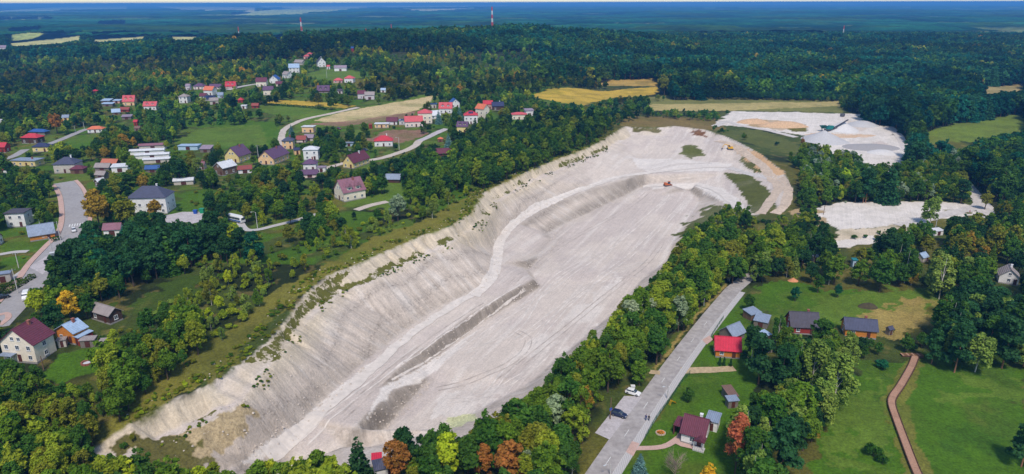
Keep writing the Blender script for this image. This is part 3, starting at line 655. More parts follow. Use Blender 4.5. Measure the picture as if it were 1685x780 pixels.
patch("lay_by", LAYBY, 0.13, M_SETT); ROADS.append((np.array([p[:2] for p in GL([(992, 705), (1010, 685), (1030, 662), (1045, 655)])]), 5))
ribbon("driveway", GL([(1122, 610), (1160, 609), (1208, 606)]), 1.6, 1.6, 0.12, M_DIRT, wob=0.5)
ribbon("verge_path", GL([(1068, 612), (1086, 614)]), 1.0, 1.0, 0.12, M_DIRT, wob=0.3)
patch("garden_entrance", GL([(1030, 745), (1040, 727), (1052, 731), (1042, 752)]), 0.25, M_PINK)
patch("garden_entrance", GL([(1155, 560), (1168, 553), (1173, 560), (1163, 568)]), 0.25, M_PINK)
ribbon("garden_path", GL([(1044, 738), (1080, 737), (1100, 732), (1120, 718)]), 0.8, 0.8, 0.11, M_PINK)
patch("house_terrace", GL([(1110, 730), (1115, 713), (1128, 716), (1150, 735), (1146, 741), (1120, 735)]), 0.16, M_PINK)
for k in range(10):       # dashes of the centre line
    i = 4 + k * 9
    cl = resample(MAIN[:7], 1.5)
    if i + 3 < len(cl): ribbon("lane_dash", cl[i:i + 3], 0.07, 0.07, 0.125, M_LINE, keep=False, step=1.0, across=2, parent=main_road)
# village street with its pavements
STREET = GL([(-12, 540), (30, 495), (60, 458), (78, 430), (100, 405), (120, 383), (126, 360), (124, 335), (118, 315), (106, 300)])
STREET_F = GL([(106, 300), (92, 290), (70, 285)])
village_street = ribbon("village_street", STREET, 4.4, 4.2, 0.12, M_ASPH2, step=1.5)
ribbon("street_pavement", STREET[1:], 6.6, -4.5, 0.24, M_PINK, skirt=0.2, keep=True, step=1.5, across=3)
ribbon("street_pavement", STREET[5:], -4.3, 6.0, 0.24, M_PINK, skirt=0.2, keep=True, step=1.5, across=3)
patch("bus_bay", GL([(48, 440), (80, 420), (105, 408), (122, 398), (118, 412), (85, 440), (70, 452)]), 0.15, M_SETT)
ribbon("upper_street", GL([(8, 262), (25, 256), (42, 246)]), 2.6, 2.6, 0.12, M_ASPH2)
ribbon("upper_street", GL([(78, 238), (100, 230), (128, 218), (145, 212)]), 2.6, 2.6, 0.12, M_ASPH2)
ribbon("side_lane", GL([(0, 419), (24, 415), (46, 414)]), 1.4, 1.4, 0.12, M_WALK)
patch("forecourt", GL([(20, 455), (42, 440), (45, 448), (25, 460), (5, 465)]), 0.13, M_WALK)
ribbon("grass_island_kerb", GL([(-10, 522), (10, 516), (14, 524), (0, 536)]), 0.8, 0.8, 0.25, M_PINK, skirt=0.2)
patch("church_yard", GL([(262, 357), (300, 349), (335, 349), (352, 352), (345, 362), (300, 372), (276, 368)]), 0.13, M_SETT)
ribbon("quarry_lane", GL([(395, 366), (405, 378), (425, 378), (450, 372), (490, 362), (530, 350)]), 1.5, 1.5, 0.12, M_WALK)
ribbon("villa_drive", GL([(586, 346), (610, 338), (638, 332)]), 2.0, 2.0, 0.12, M_GRAVEL)
ribbon("field_track", GL([(464, 243), (464, 222), (472, 210), (500, 197), (540, 188), (590, 177)]), 2.2, 2.2, 0.14, M_GRAVEL, wob=0.5)
ribbon("village_lane", GL([(535, 278), (570, 268), (620, 262), (655, 252), (680, 242), (690, 232)]), 2.4, 2.4, 0.14, M_GRAVEL, wob=0.4)
ribbon("village_lane", GL([(690, 232), (712, 222), (735, 212)]), 2.4, 2.4, 0.14, M_SETT, wob=0.4)
ribbon("hill_street", GL([(375, 148), (400, 142), (425, 138)]), 3, 3, 0.16, M_SETT)
# quarry tracks
M_HAUL = mat("packed_chalk_road", (0.675, 0.61, 0.55), 0.95, 0.5, 0.14, 0.3, 7, stain=0.12); M_RUT = mat("wheel_rut", (0.50, 0.43, 0.38), 0.95, 0.3, 0.3); M_RUTW = mat("pale_wheel_rut", (0.66, 0.595, 0.54), 0.95, 0.3, 0.25)
ribbon("haul_road", GL([(1195, 274), (1130, 277), (1060, 285), (1015, 292), (974, 306), (902, 334), (849, 366), (823, 396), (817, 425), (808, 458), (778, 487)]), 2.6, 2.0, 0.16, M_HAUL, wob=0.5, seed=1)
ribbon("haul_road", GL([(1058, 308), (1105, 305), (1148, 304), (1182, 315), (1206, 333), (1222, 349)]), 2.6, 2.6, 0.16, M_HAUL, wob=0.5, seed=2)
ribbon("haul_road", GL([(795, 476), (735, 512), (672, 556), (600, 622), (520, 690), (440, 752)]), 1.2, 2.4, 0.14, M_HAUL, wob=0.7, seed=3)
RUTS = [[(1070, 312), (1020, 350), (930, 400), (880, 440), (840, 470)], [(1130, 330), (1080, 380), (1010, 440), (930, 500), (850, 560)], [(1100, 325), (1000, 410), (900, 480), (800, 540), (730, 590)], [(1090, 400), (1050, 445), (980, 500), (900, 565), (820, 630)], [(1060, 430), (960, 480), (880, 560), (800, 650)],
        [(960, 430), (900, 470), (860, 530), (820, 560), (760, 580)], [(720, 640), (790, 620), (850, 590), (870, 560), (850, 545)], [(740, 660), (800, 650), (870, 610), (910, 570)], [(640, 620), (720, 568), (800, 512), (860, 470)], [(560, 690), (640, 612), (730, 545), (800, 500)], [(500, 730), (600, 640), (690, 570)], [(1110, 262), (1080, 272), (1055, 280)], [(1170, 268), (1120, 270), (1070, 281)]]
for k, pts in enumerate(RUTS):
    w = resample(GL(pts), 2.0); t_ = np.gradient(w, axis=0); t_ /= np.linalg.norm(t_, axis=1)[:, None]; nn = np.stack([t_[:, 1], -t_[:, 0]], 1)
    for s_ in (-1, 1): ribbon("wheel_track", w + nn * s_ * 1.1, .24, .24, 0.06, M_RUT if k % 3 == 0 else M_RUTW, wob=.25, keep=False, step=1.6, across=2, seed=k * 2 + s_)
ribbon("quarry_track", GL([(1200, 276), (1240, 288), (1272, 296), (1290, 310)]), 2.6, 2.6, 0.12, M_CHTRK, wob=0.5)
ribbon("quarry_track", GL([(1250, 352), (1268, 330), (1280, 308), (1268, 292), (1250, 270), (1215, 245), (1180, 232)]), 2.5, 2.5, 0.13, M_CLTRK, wob=0.8)
ribbon("quarry_track", GL([(1275, 352), (1292, 335), (1296, 312), (1284, 292)]), 2.4, 2.4, 0.14, M_CLTRK, wob=0.8)
ribbon("quarry_track", GL([(1176, 208), (1195, 200), (1215, 206), (1260, 214), (1310, 226)]), 3.0, 3.0, 0.14, M_CHTRK, wob=0.8)
ribbon("quarry_track", GL([(1480, 372), (1540, 356), (1590, 345), (1615, 335), (1600, 315), (1586, 298)]), 3.2, 3.2, 0.13, M_CHTRK, wob=0.8)
ribbon("quarry_track", GL([(1618, 365), (1622, 345), (1612, 330)]), 4.0, 3.6, 0.14, M_CHTRK, wob=0.8)
ribbon("quarry_track", GL([(1500, 258), (1478, 222), (1462, 208)]), 3.0, 3.0, 0.14, M_CHTRK, wob=0.8)
# zebra crossing on the village street
zc = [np.array(p[:2]) for p in GL([(113, 372), (143, 368)])]
for k in range(7):
    a = zc[0] + (zc[1] - zc[0]) * (k + 0.15) / 7; b = zc[0] + (zc[1] - zc[0]) * (k + 0.62) / 7
    d = (zc[1] - zc[0]) / np.linalg.norm(zc[1] - zc[0]); nn = np.array((-d[1], d[0])) * 2.0
    q = [a - nn, b - nn, b + nn, a + nn]
    mesh_obj("crossing_stripe", [(p[0], p[1], tz(p[0], p[1]) + 0.15) for p in q], [(0, 1, 2, 3)], M_LINE, village_street)

# ------------------------------------------------------------------ heaps of crushed chalk and soil
def heap(name, u, v, w, d, h, m, label, cat, seed=0, peak=0.0, zlift=0.0):
    c = G(u, v); n = 26; V = []; Fc = []
    for i in range(n):
        for j in range(n):
            x = (i / (n - 1) - .5) * 2; y = (j / (n - 1) - .5) * 2; r = math.hypot(x, y)
            k = float(fbm(np.array([x * 2.2 + seed]), np.array([y * 2.2]), 130 + seed, 4)[0])
            g = max(0.0, 1 - r * (0.85 + 0.4 * k)) if peak else max(0.0, 1 - r * r * (0.9 + 0.4 * k)) ** 0.9
            X = c[0] + x * w / 2; Y = c[1] + y * d / 2
            V.append((x * w / 2, y * d / 2, tz(X, Y) - c[2] - 0.12 + g * h * (0.86 + 0.28 * k)))
    for i in range(n - 1):
        for j in range(n - 1): a = i * n + j; Fc.append((a, a + n, a + n + 1, a + 1))
    o = mesh_obj(name, V, Fc, m, None, smooth=True); o.location = tuple(map(float, c))
    return tag(o, label, cat)
M_HEAPW = mat("crushed_chalk", (0.62, 0.60, 0.59), 0.95, 1.4, 0.12, 0.5, 2.5)
M_HEAPG = mat("grey_crushed_stone", (0.48, 0.47, 0.475), 0.95, 1.4, 0.12, 0.5, 2.5)
M_HEAPS = mat("sandy_soil", rgb(200, 166, 132), 0.95, 0.8, 0.2, 0.6, 2.0)
M_HEAPD = mat("dark_soil", rgb(74, 66, 44), 0.95, 0.8, 0.35, 0.8, 2.5)
M_HEAPO = mat("orange_sand", rgb(206, 140, 100), 0.95, 0.8, 0.2, 0.5, 2.5)
heap("chalk_heap", 1355, 231, 34, 30, 7.5, M_HEAPG, "pale grey cone of crushed stone in front of the screening plant", "heap", 1, 1)
heap("chalk_heap", 1385, 214, 26, 24, 7, M_HEAPW, "white chalk cone under the end of the teal conveyor", "heap", 2, 1)
heap("chalk_heap", 1452, 252, 22, 16, 2.4, M_HEAPW, "low white chalk mound on the right of the upper yard", "heap", 3)
heap("chalk_heap", 1420, 206, 26, 22, 3.4, M_HEAPG, "grey rubble mound below the grassy strip on the upper yard", "heap", 4)
heap("grey_gravel_patch", 1432, 243, 44, 26, 1.0, mat("grey_gravel", (0.36, 0.34, 0.335), 0.95, 1.4, 0.15, 0.5, 2.5), "flat grey gravel spread on the white upper yard", "gravel", 5)
heap("soil_bank", 1290, 208, 42, 16, 4.5, M_HEAPS, "long beige soil bank left of the screening plant", "soil bank", 6)
heap("soil_bank", 1240, 202, 30, 14, 3.5, M_HEAPS, "beige and weedy soil bank beside the upper quarry track", "soil bank", 7)
heap("sand_pile", 1305, 462, 4.5, 3.6, 1.4, M_HEAPO, "orange sand pile at the top edge of the green lawn", "sand pile", 8, 1)
heap("soil_mound", 1428, 505, 7.5, 4.5, 1.6, M_HEAPD, "dark earth mound on the mown meadow", "soil mound", 9)

def rubble():
    """broken chalk lying at the foot of the faces"""
    r = np.random.default_rng(31); mb = MB()
    base = [(1, 0, 0), (-1, 0, 0), (0, 1, 0), (0, -1, 0), (0, 0, 1), (0, 0, -.6)]; fc = [(0, 2, 4), (2, 1, 4), (1, 3, 4), (3, 0, 4), (2, 0, 5), (1, 2, 5), (3, 1, 5), (0, 3, 5)]
    for line, n, lo, hi, smax in ((TOE[1:14], 900, -3.5, 2.5, .55), (SC1B, 260, -1.5, 2.5, .45), (SC2B, 160, -1.5, 2.5, .5), (INTOE, 420, -3, 2.5, .5), (LEDGE2[:16], 420, -4, 2, .5), (LOOP_IN, 160, -4, 1, .45), (CREST[:18], 200, 1, 6, .45)):
        c = resample(line, 1.0)
        for _ in range(n):
            k = r.integers(1, len(c) - 1); t = c[k + 1] - c[k - 1]; t = t / np.linalg.norm(t); o = r.uniform(lo, hi); p = c[k] + np.array((t[1], -t[0])) * -o + r.uniform(-.6, .6, 2); s = smax * r.uniform(.25, 1) ** 1.6
            z = tz(p[0], p[1]); a = r.uniform(0, PI); q = s * r.uniform(.6, 1.2, 6)
            mb.add([(p[0] + (x * math.cos(a) - y * math.sin(a)) * q[i], p[1] + (x * math.sin(a) + y * math.cos(a)) * q[i], z + zz * q[i] * .8 + s * .15) for i, (x, y, zz) in enumerate(base)], fc)
    o = mb.obj("rubble", mat("broken_chalk", (0.55, 0.48, 0.415), .95, 1.2, .3)); o["kind"] = "stuff"; o["label"] = "broken chalk lying at the foot of the quarry faces"; o["category"] = "rubble"
rubble()

# ------------------------------------------------------------------ buildings
RC = dict(maroon=(106, 50, 68), red=(196, 56, 70), crimson=(206, 40, 70), pink=(206, 92, 98), orange=(216, 118, 84), terracotta=(190, 110, 84), purple=(100, 72, 104), navy=(46, 54, 92), blue=(48, 92, 160),
          lightblue=(164, 188, 216), grey=(156, 146, 144), darkgrey=(78, 74, 86), white=(216, 218, 224), slate=(74, 78, 102), mauve=(142, 98, 112), bluegrey=(140, 154, 176), brown=(124, 96, 86), teal=(40, 130, 140), lilac=(150, 134, 150), rust=(150, 74, 66))
WC = dict(white=(230, 228, 228), cream=(234, 222, 202), peach=(236, 194, 146), orange=(210, 132, 48), darkwood=(82, 58, 46), redwood=(156, 50, 40), yellow=(230, 206, 140), grey=(178, 174, 170), brown=(120, 92, 72), pinkw=(232, 212, 204), stone=(196, 188, 178), blue=(176, 200, 220), rose=(214, 170, 160), greywood=(128, 118, 110), lilac=(206, 196, 200), maroonw=(110, 44, 56))
def roofm(c):
    return mat("roof_" + c, rgb(*RC[c]), 0.55 if c in ("lightblue", "white", "bluegrey", "blue", "teal") else 0.75, 1.2, 0.16, 0.35, 8, wave=(2.2, 'X'), stain=0.25)
def wallm(c):
    wood = c in ("darkwood", "redwood", "orange", "greywood", "brown", "maroonw")
    return mat("wall_" + c, rgb(*WC[c]), 0.85, 1.1, 0.12, 0.3 if wood else 0.05, 10, wave=(3.5, 'Z') if wood else None, stain=0.18)
M_FRAME = mat("window_frame", (0.75, 0.75, 0.76), 0.5, 4, 0.08)
M_GLASS = mat("window_glass", (0.05, 0.07, 0.10), 0.12, 3, 0.3)
M_DOOR = mat("door_brown", rgb(88, 46, 40), 0.6, 3, 0.15); M_BRICK = mat("chimney_brick", rgb(150, 92, 78), 0.9, 3, 0.25); M_PLINTH = mat("plinth", (0.30, 0.28, 0.27), 0.9, 2, 0.2)
M_SOLAR = mat("solar_cell", (0.02, 0.03, 0.09), 0.15, 3, 0.3, wave=(1.0, 'X')); M_POST = mat("painted_post", (0.5, 0.5, 0.5), 0.6, 3, 0.1); M_WOODT = mat("timber_trim", rgb(120, 84, 52), 0.8, 3, 0.2)
_f = MB()       # unit window: a raised frame with a mullion, pane set back in it (faces -Y)
for b in ((-.5, -.42, -.5, .5), (.42, .5, -.5, .5), (-.42, .42, .42, .5), (-.42, .42, -.5, -.42), (-.03, .03, -.42, .42)): _f.box(b[0], b[1], -0.09, 0.02, b[2], b[3])
_f.box(-.56, .56, -0.16, 0.0, -.56, -.5)
ME_FRAME = _f.mesh("window_frame", M_FRAME)
ME_PANE = MB().box(-.42, .42, -0.04, 0.01, -.42, .42).mesh("window_pane", M_GLASS)
ME_DOOR = MB().box(-.5, .5, -0.07, 0.02, 0, 1).box(-.38, .38, -0.1, -0.07, .12, .5).box(-.38, .38, -0.1, -0.07, .56, .9).mesh("door", M_DOOR)
ME_CHIM = MB().box(-.32, .32, -.32, .32, -1.2, 1.0).box(-.4, .4, -.4, .4, 1.0, 1.14).mesh("chimney", M_BRICK)
ME_CHIMW = MB().box(-.32, .32, -.32, .32, -1.2, 1.0).box(-.4, .4, -.4, .4, 1.0, 1.14).mesh("chimney", M_FRAME)
ME_SOLAR = MB().box(-.5, .5, -.5, .5, 0, 0.06).mesh("solar_panel", M_SOLAR)

LAND = []        # (u, v, short phrase, depth, bbox) for naming the trees and keeping sight lines open
def roof_mesh(kind, w, d, h, rh, ov=0.45, th=0.16):
    mb = MB(); W = w / 2 + ov; D = d / 2 + ov
    if kind == 'gable':
        dz = rh * ov / (d / 2)
        for s in (-1, 1):
            a = [(-W, s * D, h - dz), (W, s * D, h - dz), (W, 0, h + rh), (-W, 0, h + rh)]
            b = [(x, y, z + th) for x, y, z in a]
            v = a + b; f = [(0, 3, 2, 1), (4, 5, 6, 7), (0, 1, 5, 4), (1, 2, 6, 5), (3, 0, 4, 7)]
            mb.add(v, f if s < 0 else [q[::-1] for q in f])
        mb.box(-W, W, -.12, .12, h + rh + th - .06, h + rh + th + .07)
    elif kind == 'gabley':
        dz = rh * ov / (w / 2)
        for s in (-1, 1):
            a = [(s * W, -D, h - dz), (s * W, D, h - dz), (0, D, h + rh), (0, -D, h + rh)]
            b = [(x, y, z + th) for x, y, z in a]
            v = a + b; f = [(0, 1, 2, 3), (4, 7, 6, 5), (0, 4, 5, 1), (1, 5, 6, 2), (3, 7, 4, 0)]
            mb.add(v, f if s < 0 else [q[::-1] for q in f])
        mb.box(-.12, .12, -D, D, h + rh + th - .06, h + rh + th + .07)
    elif kind in ('hip', 'pyr'):
        r = max(0.0, (w - d) / 2) if kind == 'hip' else 0.05
        ry = max(0.0, (d - w) / 2) if kind == 'hip' else 0.0
        b0 = h - 0.12
        v = [(-W, -D, b0), (W, -D, b0), (W, D, b0), (-W, D, b0), (-W, -D, b0 + th), (W, -D, b0 + th), (W, D, b0 + th), (-W, D, b0 + th)]
        if w >= d: v += [(-r, 0, h + rh), (r, 0, h + rh)]
        else: v += [(0, -ry, h + rh), (0, ry, h + rh)]
        f = [(3, 2, 1, 0), (0, 1, 5, 4), (1, 2, 6, 5), (2, 3, 7, 6), (3, 0, 4, 7)]
        if w >= d: f += [(4, 5, 9, 8), (5, 6, 9), (6, 7, 8, 9), (7, 4, 8)]
        else: f += [(4, 5, 8), (5, 6, 9, 8), (6, 7, 9), (7, 4, 8, 9)]
        mb.add(v, f)
    elif kind == 'shed':
        a = [(-W, -D, h), (W, -D, h), (W, D, h + rh), (-W, D, h + rh)]; b = [(x, y, z + th) for x, y, z in a]
        mb.add(a + b, [(3, 2, 1, 0), (4, 5, 6, 7), (0, 1, 5, 4), (1, 2, 6, 5), (2, 3, 7, 6), (3, 0, 4, 7)])
    elif kind == 'barrel':
        n = 9; o = [(-D * 1.0 + 0, 0)]
        prof = [(D * math.cos(PI - PI * k / (n - 1)), h + rh * math.sin(PI * k / (n - 1))) for k in range(n)]
        v = [(-W, y, z) for y, z in prof] + [(W, y, z) for y, z in prof]
        f = [(i, i + n, i + 1 + n, i + 1) for i in range(n - 1)] + [tuple(range(n))[::-1], tuple(range(n, 2 * n))]
        mb.add(v, [q[::-1] for q in f])
    else:
        mb.box(-W, W, -D, D, h, h + 0.22); mb.box(-W + .25, W - .25, -D + .25, D - .25, h + 0.2, h + 0.26)
    return mb
def wall_mesh(kind, w, d, h, rh):
    mb = MB(); W = w / 2; D = d / 2; z0 = -1.6
    mb.box(-W, W, -D, D, z0, h)
    if kind == 'gable':
        for s in (-1, 1):
            x = s * W; x2 = x - s * 0.25
            mb.add([(x, -D, h), (x, D, h), (x, 0, h + rh), (x2, -D, h), (x2, D, h), (x2, 0, h + rh)], [(0, 1, 2), (5, 4, 3)] if s > 0 else [(2, 1, 0), (3, 4, 5)])
    if kind == 'gabley':
        for s in (-1, 1):
            y = s * D; y2 = y - s * 0.25
            mb.add([(-W, y, h), (W, y, h), (0, y, h + rh), (-W, y2, h), (W, y2, h), (0, y2, h + rh)], [(2, 1, 0), (3, 4, 5)] if s > 0 else [(0, 1, 2), (5, 4, 3)])
    if kind == 'shed':
        for s in (-1, 1):
            x = s * W; x2 = x - s * .2
            mb.add([(x, -D, h), (x, D, h), (x, D, h + rh), (x2, -D, h), (x2, D, h), (x2, D, h + rh)], [(0, 1, 2), (5, 4, 3)] if s > 0 else [(2, 1, 0), (3, 4, 5)])
        mb.add([(-W, D, h), (W, D, h), (W, D, h + rh), (-W, D, h + rh)], [(3, 2, 1, 0)])
    return mb
def add_window(root, x, y, z, rz, sw=1.15, sh=1.35):
    o = shared("window", ME_FRAME, root, (x, y, z), (0, 0, rz), (sw, 1, sh)); shared("pane", ME_PANE, o)
def house(name, short, label, cat, u, v, pw, ph, ratio, yaw, kind, rh, rc, wc, win=1, chim=1, door=1, corners=None, solar=0, h=None, porch=None):
    if corners:
        A, B, Cc = (G(*q) for q in corners); ex = B[:2] - A[:2]; w = float(np.linalg.norm(ex)); ex = ex / w; ey = np.array((-ex[1], ex[0]))
        if ey @ B[:2] < 0: ey = -ey
        d = max(4.0, abs(float((Cc[:2] - B[:2]) @ ey))); yw = math.atan2(ex[1], ex[0]); cxy = B[:2] - ex * w / 2 + ey * d / 2; c0 = B
        ppm = F / project(B[0], B[1], B[2])[2]
    else:
        c0 = G(u, v); ppm = F / project(c0[0], c0[1], c0[2])[2]
        w = pw / ppm; yw = math.radians(yaw)
        for _ in range(3):      # pw is the width of the whole outline as seen
            d = w * ratio; cu = []
            for a_, b_ in ((-.5, 0), (.5, 0), (.5, 1), (-.5, 1)):
                X_ = c0[0] + a_ * w * math.cos(yw) - b_ * d * math.sin(yw); Y_ = c0[1] + a_ * w * math.sin(yw) + b_ * d * math.cos(yw); cu.append(float(project(X_, Y_, c0[2] + 1)[0]))
            w *= pw / (max(cu) - min(cu))
        w = max(w, 1.6)
        d = w * ratio; back = (abs(w * math.sin(yw)) + abs(d * math.cos(yw))) / 2
        g = c0[:2] / np.linalg.norm(c0[:2]); cxy = c0[:2] + g * back
    if h is None: h = float(np.clip(ph / ppm / 0.93, 2.0, 9.0))
    zz = min(tz(cxy[0] + a * w * .4, cxy[1] + b * d * .4) for a in (-1, 1) for b in (-1, 1)) + 0.15
    zz = max(zz, tz(cxy[0], cxy[1]) - 1.0)
    root = tag(empty(name, (cxy[0], cxy[1], zz), yw), label, cat)
    rh = rh * (d if kind == 'gable' else w if kind == 'gabley' else min(w, d)) if kind != 'flat' else 0.25
    wall_mesh(kind, w, d, h, rh).obj("wall", wallm(wc), root)
    if win: MB().box(-w / 2 - .04, w / 2 + .04, -d / 2 - .04, d / 2 + .04, -1.6, 0.35).obj("plinth", M_PLINTH, root)
    rf = roof_mesh(kind, w, d, h, rh, 0.45 if w > 5 else 0.25).obj("roof", roofm(rc), root)
    if chim:
        x = w * 0.18 if kind != 'gabley' else w * .08
        shared("chimney", ME_CHIM if chim == 1 else ME_CHIMW, rf, (x, d * .08 if kind != 'gabley' else d * .15, h + rh * .9), (0, 0, 0), (1, 1, 1))
    if win:
        rows = [1.55] if h < 4.4 else [1.55, 4.25] if h < 7 else [1.55, 4.25, 6.9]
        nf = max(1, int(w / 3.1)); ns = max(1, int(d / 3.6)); dx = int(nf / 2) if nf > 1 else -1
        for r, zr in enumerate(rows):
            if zr + 0.8 > h: continue
            for i in range(nf):
                x = (i + .5) / nf * w - w / 2
                if r == 0 and door and i == dx: continue
                add_window(root, x, -d / 2, zr, 0); 
                if win > 1: add_window(root, x, d / 2, zr, PI)
            for i in range(ns):
                y = (i + .5) / ns * d - d / 2
                add_window(root, w / 2, y, zr, PI / 2); add_window(root, -w / 2, y, zr, -PI / 2)
        if kind == 'gabley' and rh > 2.2: add_window(root, 0 if w < 9 else -w * .1, -d / 2, h + rh * .3, 0, 1.0, 1.1); w >= 9 and add_window(root, w * .1, -d / 2, h + rh * .3, 0, 1.0, 1.1)
        if kind == 'gable' and rh > 2.2: add_window(root, w / 2, 0, h + rh * .3, PI / 2, 1.0, 1.1); add_window(root, -w / 2, 0, h + rh * .3, -PI / 2, 1.0, 1.1)
        if door:
            x = (dx + .5) / nf * w - w / 2 if dx >= 0 else w * .32
            shared("door", ME_DOOR, root, (x, -d / 2, 0.1), (0, 0, 0), (1.05, 1, 2.1))
    elif door:
        shared("door", ME_DOOR, root, (0, -d / 2, 0.0), (0, 0, 0), (min(2.4, w * .35), 1, min(2.1, h * .85)))
    if solar:
        n = solar
        for i in range(n):
            x = (i - (n - 1) / 2) * 1.15; sl = math.atan2(rh, d / 2) if kind in ('gable', 'hip', 'pyr') else 0.0
            shared("solar_panel", ME_SOLAR, rf, (x, -d * .25, h + rh * .5 + (0.32 if kind == 'flat' else .24)), (sl if kind != 'flat' else 0.25, 0, 0), (1.05, min(2.2, d * .35), 1))
    if porch == 'dormer':
        for x in (-w * .22, w * .22) if kind == 'gable' else (0,):
            mb = MB(); mb.box(x - .9, x + .9, -d * .36, -d * .1, h, h + rh * .62); dm = mb.obj("dormer", wallm(wc), rf); add_window(dm, x, -d * .36, h + rh * .34, 0, 1.0, .9)
            mb = MB(); mb.prism([(x - 1.15, h + rh * .58), (x + 1.15, h + rh * .58), (x, h + rh * .92)], -d * .4, d * .02); mb.obj("dormer_roof", roofm(rc), dm)
    zs = []
    for sx in (-1, 1):
        for sy in (-1, 1):
            for z in (0.3, h + rh * .8):
                X = cxy[0] + sx * w * .46 * math.cos(yw) - sy * d * .46 * math.sin(yw); Y = cxy[1] + sx * w * .46 * math.sin(yw) + sy * d * .46 * math.cos(yw)
                zs.append(project(X, Y, zz + z))
    us = [float(q[0]) for q in zs]; vs = [float(q[1]) for q in zs]
    LAND.append((float(np.mean(us)), float(np.mean(vs)), short, float(np.mean([q[2] for q in zs])), (min(us), min(vs), max(us), max(vs)), (cxy[0], cxy[1], math.hypot(w, d) / 2)))
    root["_x"] = 0; del root["_x"]
    return root, w, d, h, rh, rf
H_ = 'house'; S_ = 'shed'
def quick(rows):
    for r in rows:
        opt = r[12] if len(r) > 12 else {}
        nm, short, label, u, v, pw, ph, ratio, yaw, kind, rc, wc = r[:12]
        rhf = opt.pop('rh', {'gable': .42, 'gabley': .42, 'hip': .36, 'pyr': .36, 'shed': .18, 'barrel': .35, 'flat': 0}[kind])
        if nm in ('shed', 'garage', 'barn', 'greenhouse', 'kiosk', 'hut'): opt.setdefault('win', 0); opt.setdefault('chim', 0)
        cat = {'barn': 'barn', 'garage': 'garage', 'shed': 'shed', 'greenhouse': 'greenhouse', 'kiosk': 'kiosk', 'hut': 'hut', 'hall': 'building'}.get(nm, 'house')
        house(nm, short, label, cat, u, v, pw, ph, ratio, yaw, kind, rhf, rc, wc, **opt)

# --- houses with measured corners (left, near and right corner of the base in the photograph)
r, w, d, h, rh, rf = house("house", "big cream house with maroon roof", "big cream three-floor house with maroon gable roof above the quarry slope", H_, 0, 0, 0, 0, 0, 0, 'gabley', .40, 'maroon', 'cream', corners=[(8, 594), (62, 599), (96, 577)], h=5.6, chim=1)
MB().box(-w / 2 + .3, -w / 2 + 4.3, -d / 2 - 2.0, -d / 2 - .05, 2.5, 2.62).obj("porch_roof", roofm('bluegrey'), r)
for x in (-w / 2 + .5, -w / 2 + 4.1): MB().box(x - .07, x + .07, -d / 2 - 1.9, -d / 2 - 1.75, -0.5, 2.5).obj("porch_post", M_POST, r)
house("house", "orange timber house with pale blue roof", "orange timber house under a pale blue metal roof beside the big cream house", H_, 0, 0, 0, 0, 0, 0, 'gabley', .28, 'lightblue', 'orange', corners=[(97, 561), (125, 568), (137, 556)], h=3.6)
house("shed", "crimson lean-to", "crimson board lean-to on the right of the orange timber house", S_, 0, 0, 0, 0, 0, 0, 'shed', .12, 'lightblue', 'redwood', corners=[(124, 567), (132, 570), (138, 562)], h=2.4, win=0, chim=0)
house("barn", "dark timber barn with grey roof", "dark timber barn with grey roof standing alone above the quarry", 'barn', 0, 0, 0, 0, 0, 0, 'gable', .38, 'grey', 'darkwood', corners=[(151, 525), (182, 535), (197, 526)], h=3.0, chim=0)
r, w, d, h, rh, rf = house("house", "white bungalow with plum roof", "white bungalow with plum gable roof on the lawn beside the main road", H_, 0, 0, 0, 0, 0, 0, 'gable', .40, 'maroon', 'white', corners=[(1120, 728), (1156, 738), (1173, 714)], h=2.9, chim=2)
MB().box(-w / 2 - 2.6, -w / 2 - .05, -d / 2 + 2.2, d / 2 - .3, 2.5, 2.66).obj("carport_roof", roofm('maroon'), r)
MB().box(-w / 2 - 2.5, -w / 2 - 2.35, -d / 2 + 2.4, d / 2 - .5, -0.3, 2.5).obj("carport_wall", wallm('maroonw'), r)
MB().prism([(w * .12, 2.4), (w * .12 + 2.6, 2.4), (w * .12 + 1.3, 3.3)], -d / 2 - 1.7, -d / 2 + .9).obj("porch_roof", roofm('maroon'), r)
for x in (w * .12 + .15, w * .12 + 2.45): MB().box(x - .06, x + .06, -d / 2 - 1.6, -d / 2 - 1.45, -.2, 2.4).obj("porch_post", M_FRAME, r)
MB().box(w * .12, w * .12 + 2.6, -d / 2 - 1.8, -d / 2 - .05, -0.3, 0.22).obj("porch_step", M_WALK, r)
house("shed", "grey-roofed annexe", "small grey-roofed annexe behind the white bungalow with plum roof", S_, 0, 0, 0, 0, 0, 0, 'shed', .1, 'bluegrey', 'white', corners=[(1160, 707), (1179, 712), (1183, 700)], h=2.6, win=0, chim=0)
house("house", "orange cottage with crimson roof", "orange timber cottage with crimson roof beside the main road", H_, 0, 0, 0, 0, 0, 0, 'gable', .5, 'crimson', 'orange', corners=[(1177, 588), (1217, 591), (1221, 577)], h=2.7, chim=0)
house("house", "red timber house with dark roof", "red timber house with dark plum roof half hidden by birches", H_, 0, 0, 0, 0, 0, 0, 'gable', .5, 'darkgrey', 'redwood', corners=[(1301, 549), (1346, 552), (1350, 537)], h=2.8)
house("house", "orange log house with slate roof", "orange log house with slate-grey roof at the edge of the mown meadow", H_, 0, 0, 0, 0, 0, 0, 'gable', .42, 'slate', 'orange', corners=[(1390, 553), (1441, 559), (1449, 547)], h=2.9)
r, w, d, h, rh, rf = house("house", "pink villa with mauve roof", "pale villa with steep mauve roof and dormers near the quarry edge", H_, 0, 0, 0, 0, 0, 0, 'gabley', .5, 'mauve', 'cream', corners=[(551, 326), (567, 333), (600, 325)], h=4.6, chim=1)
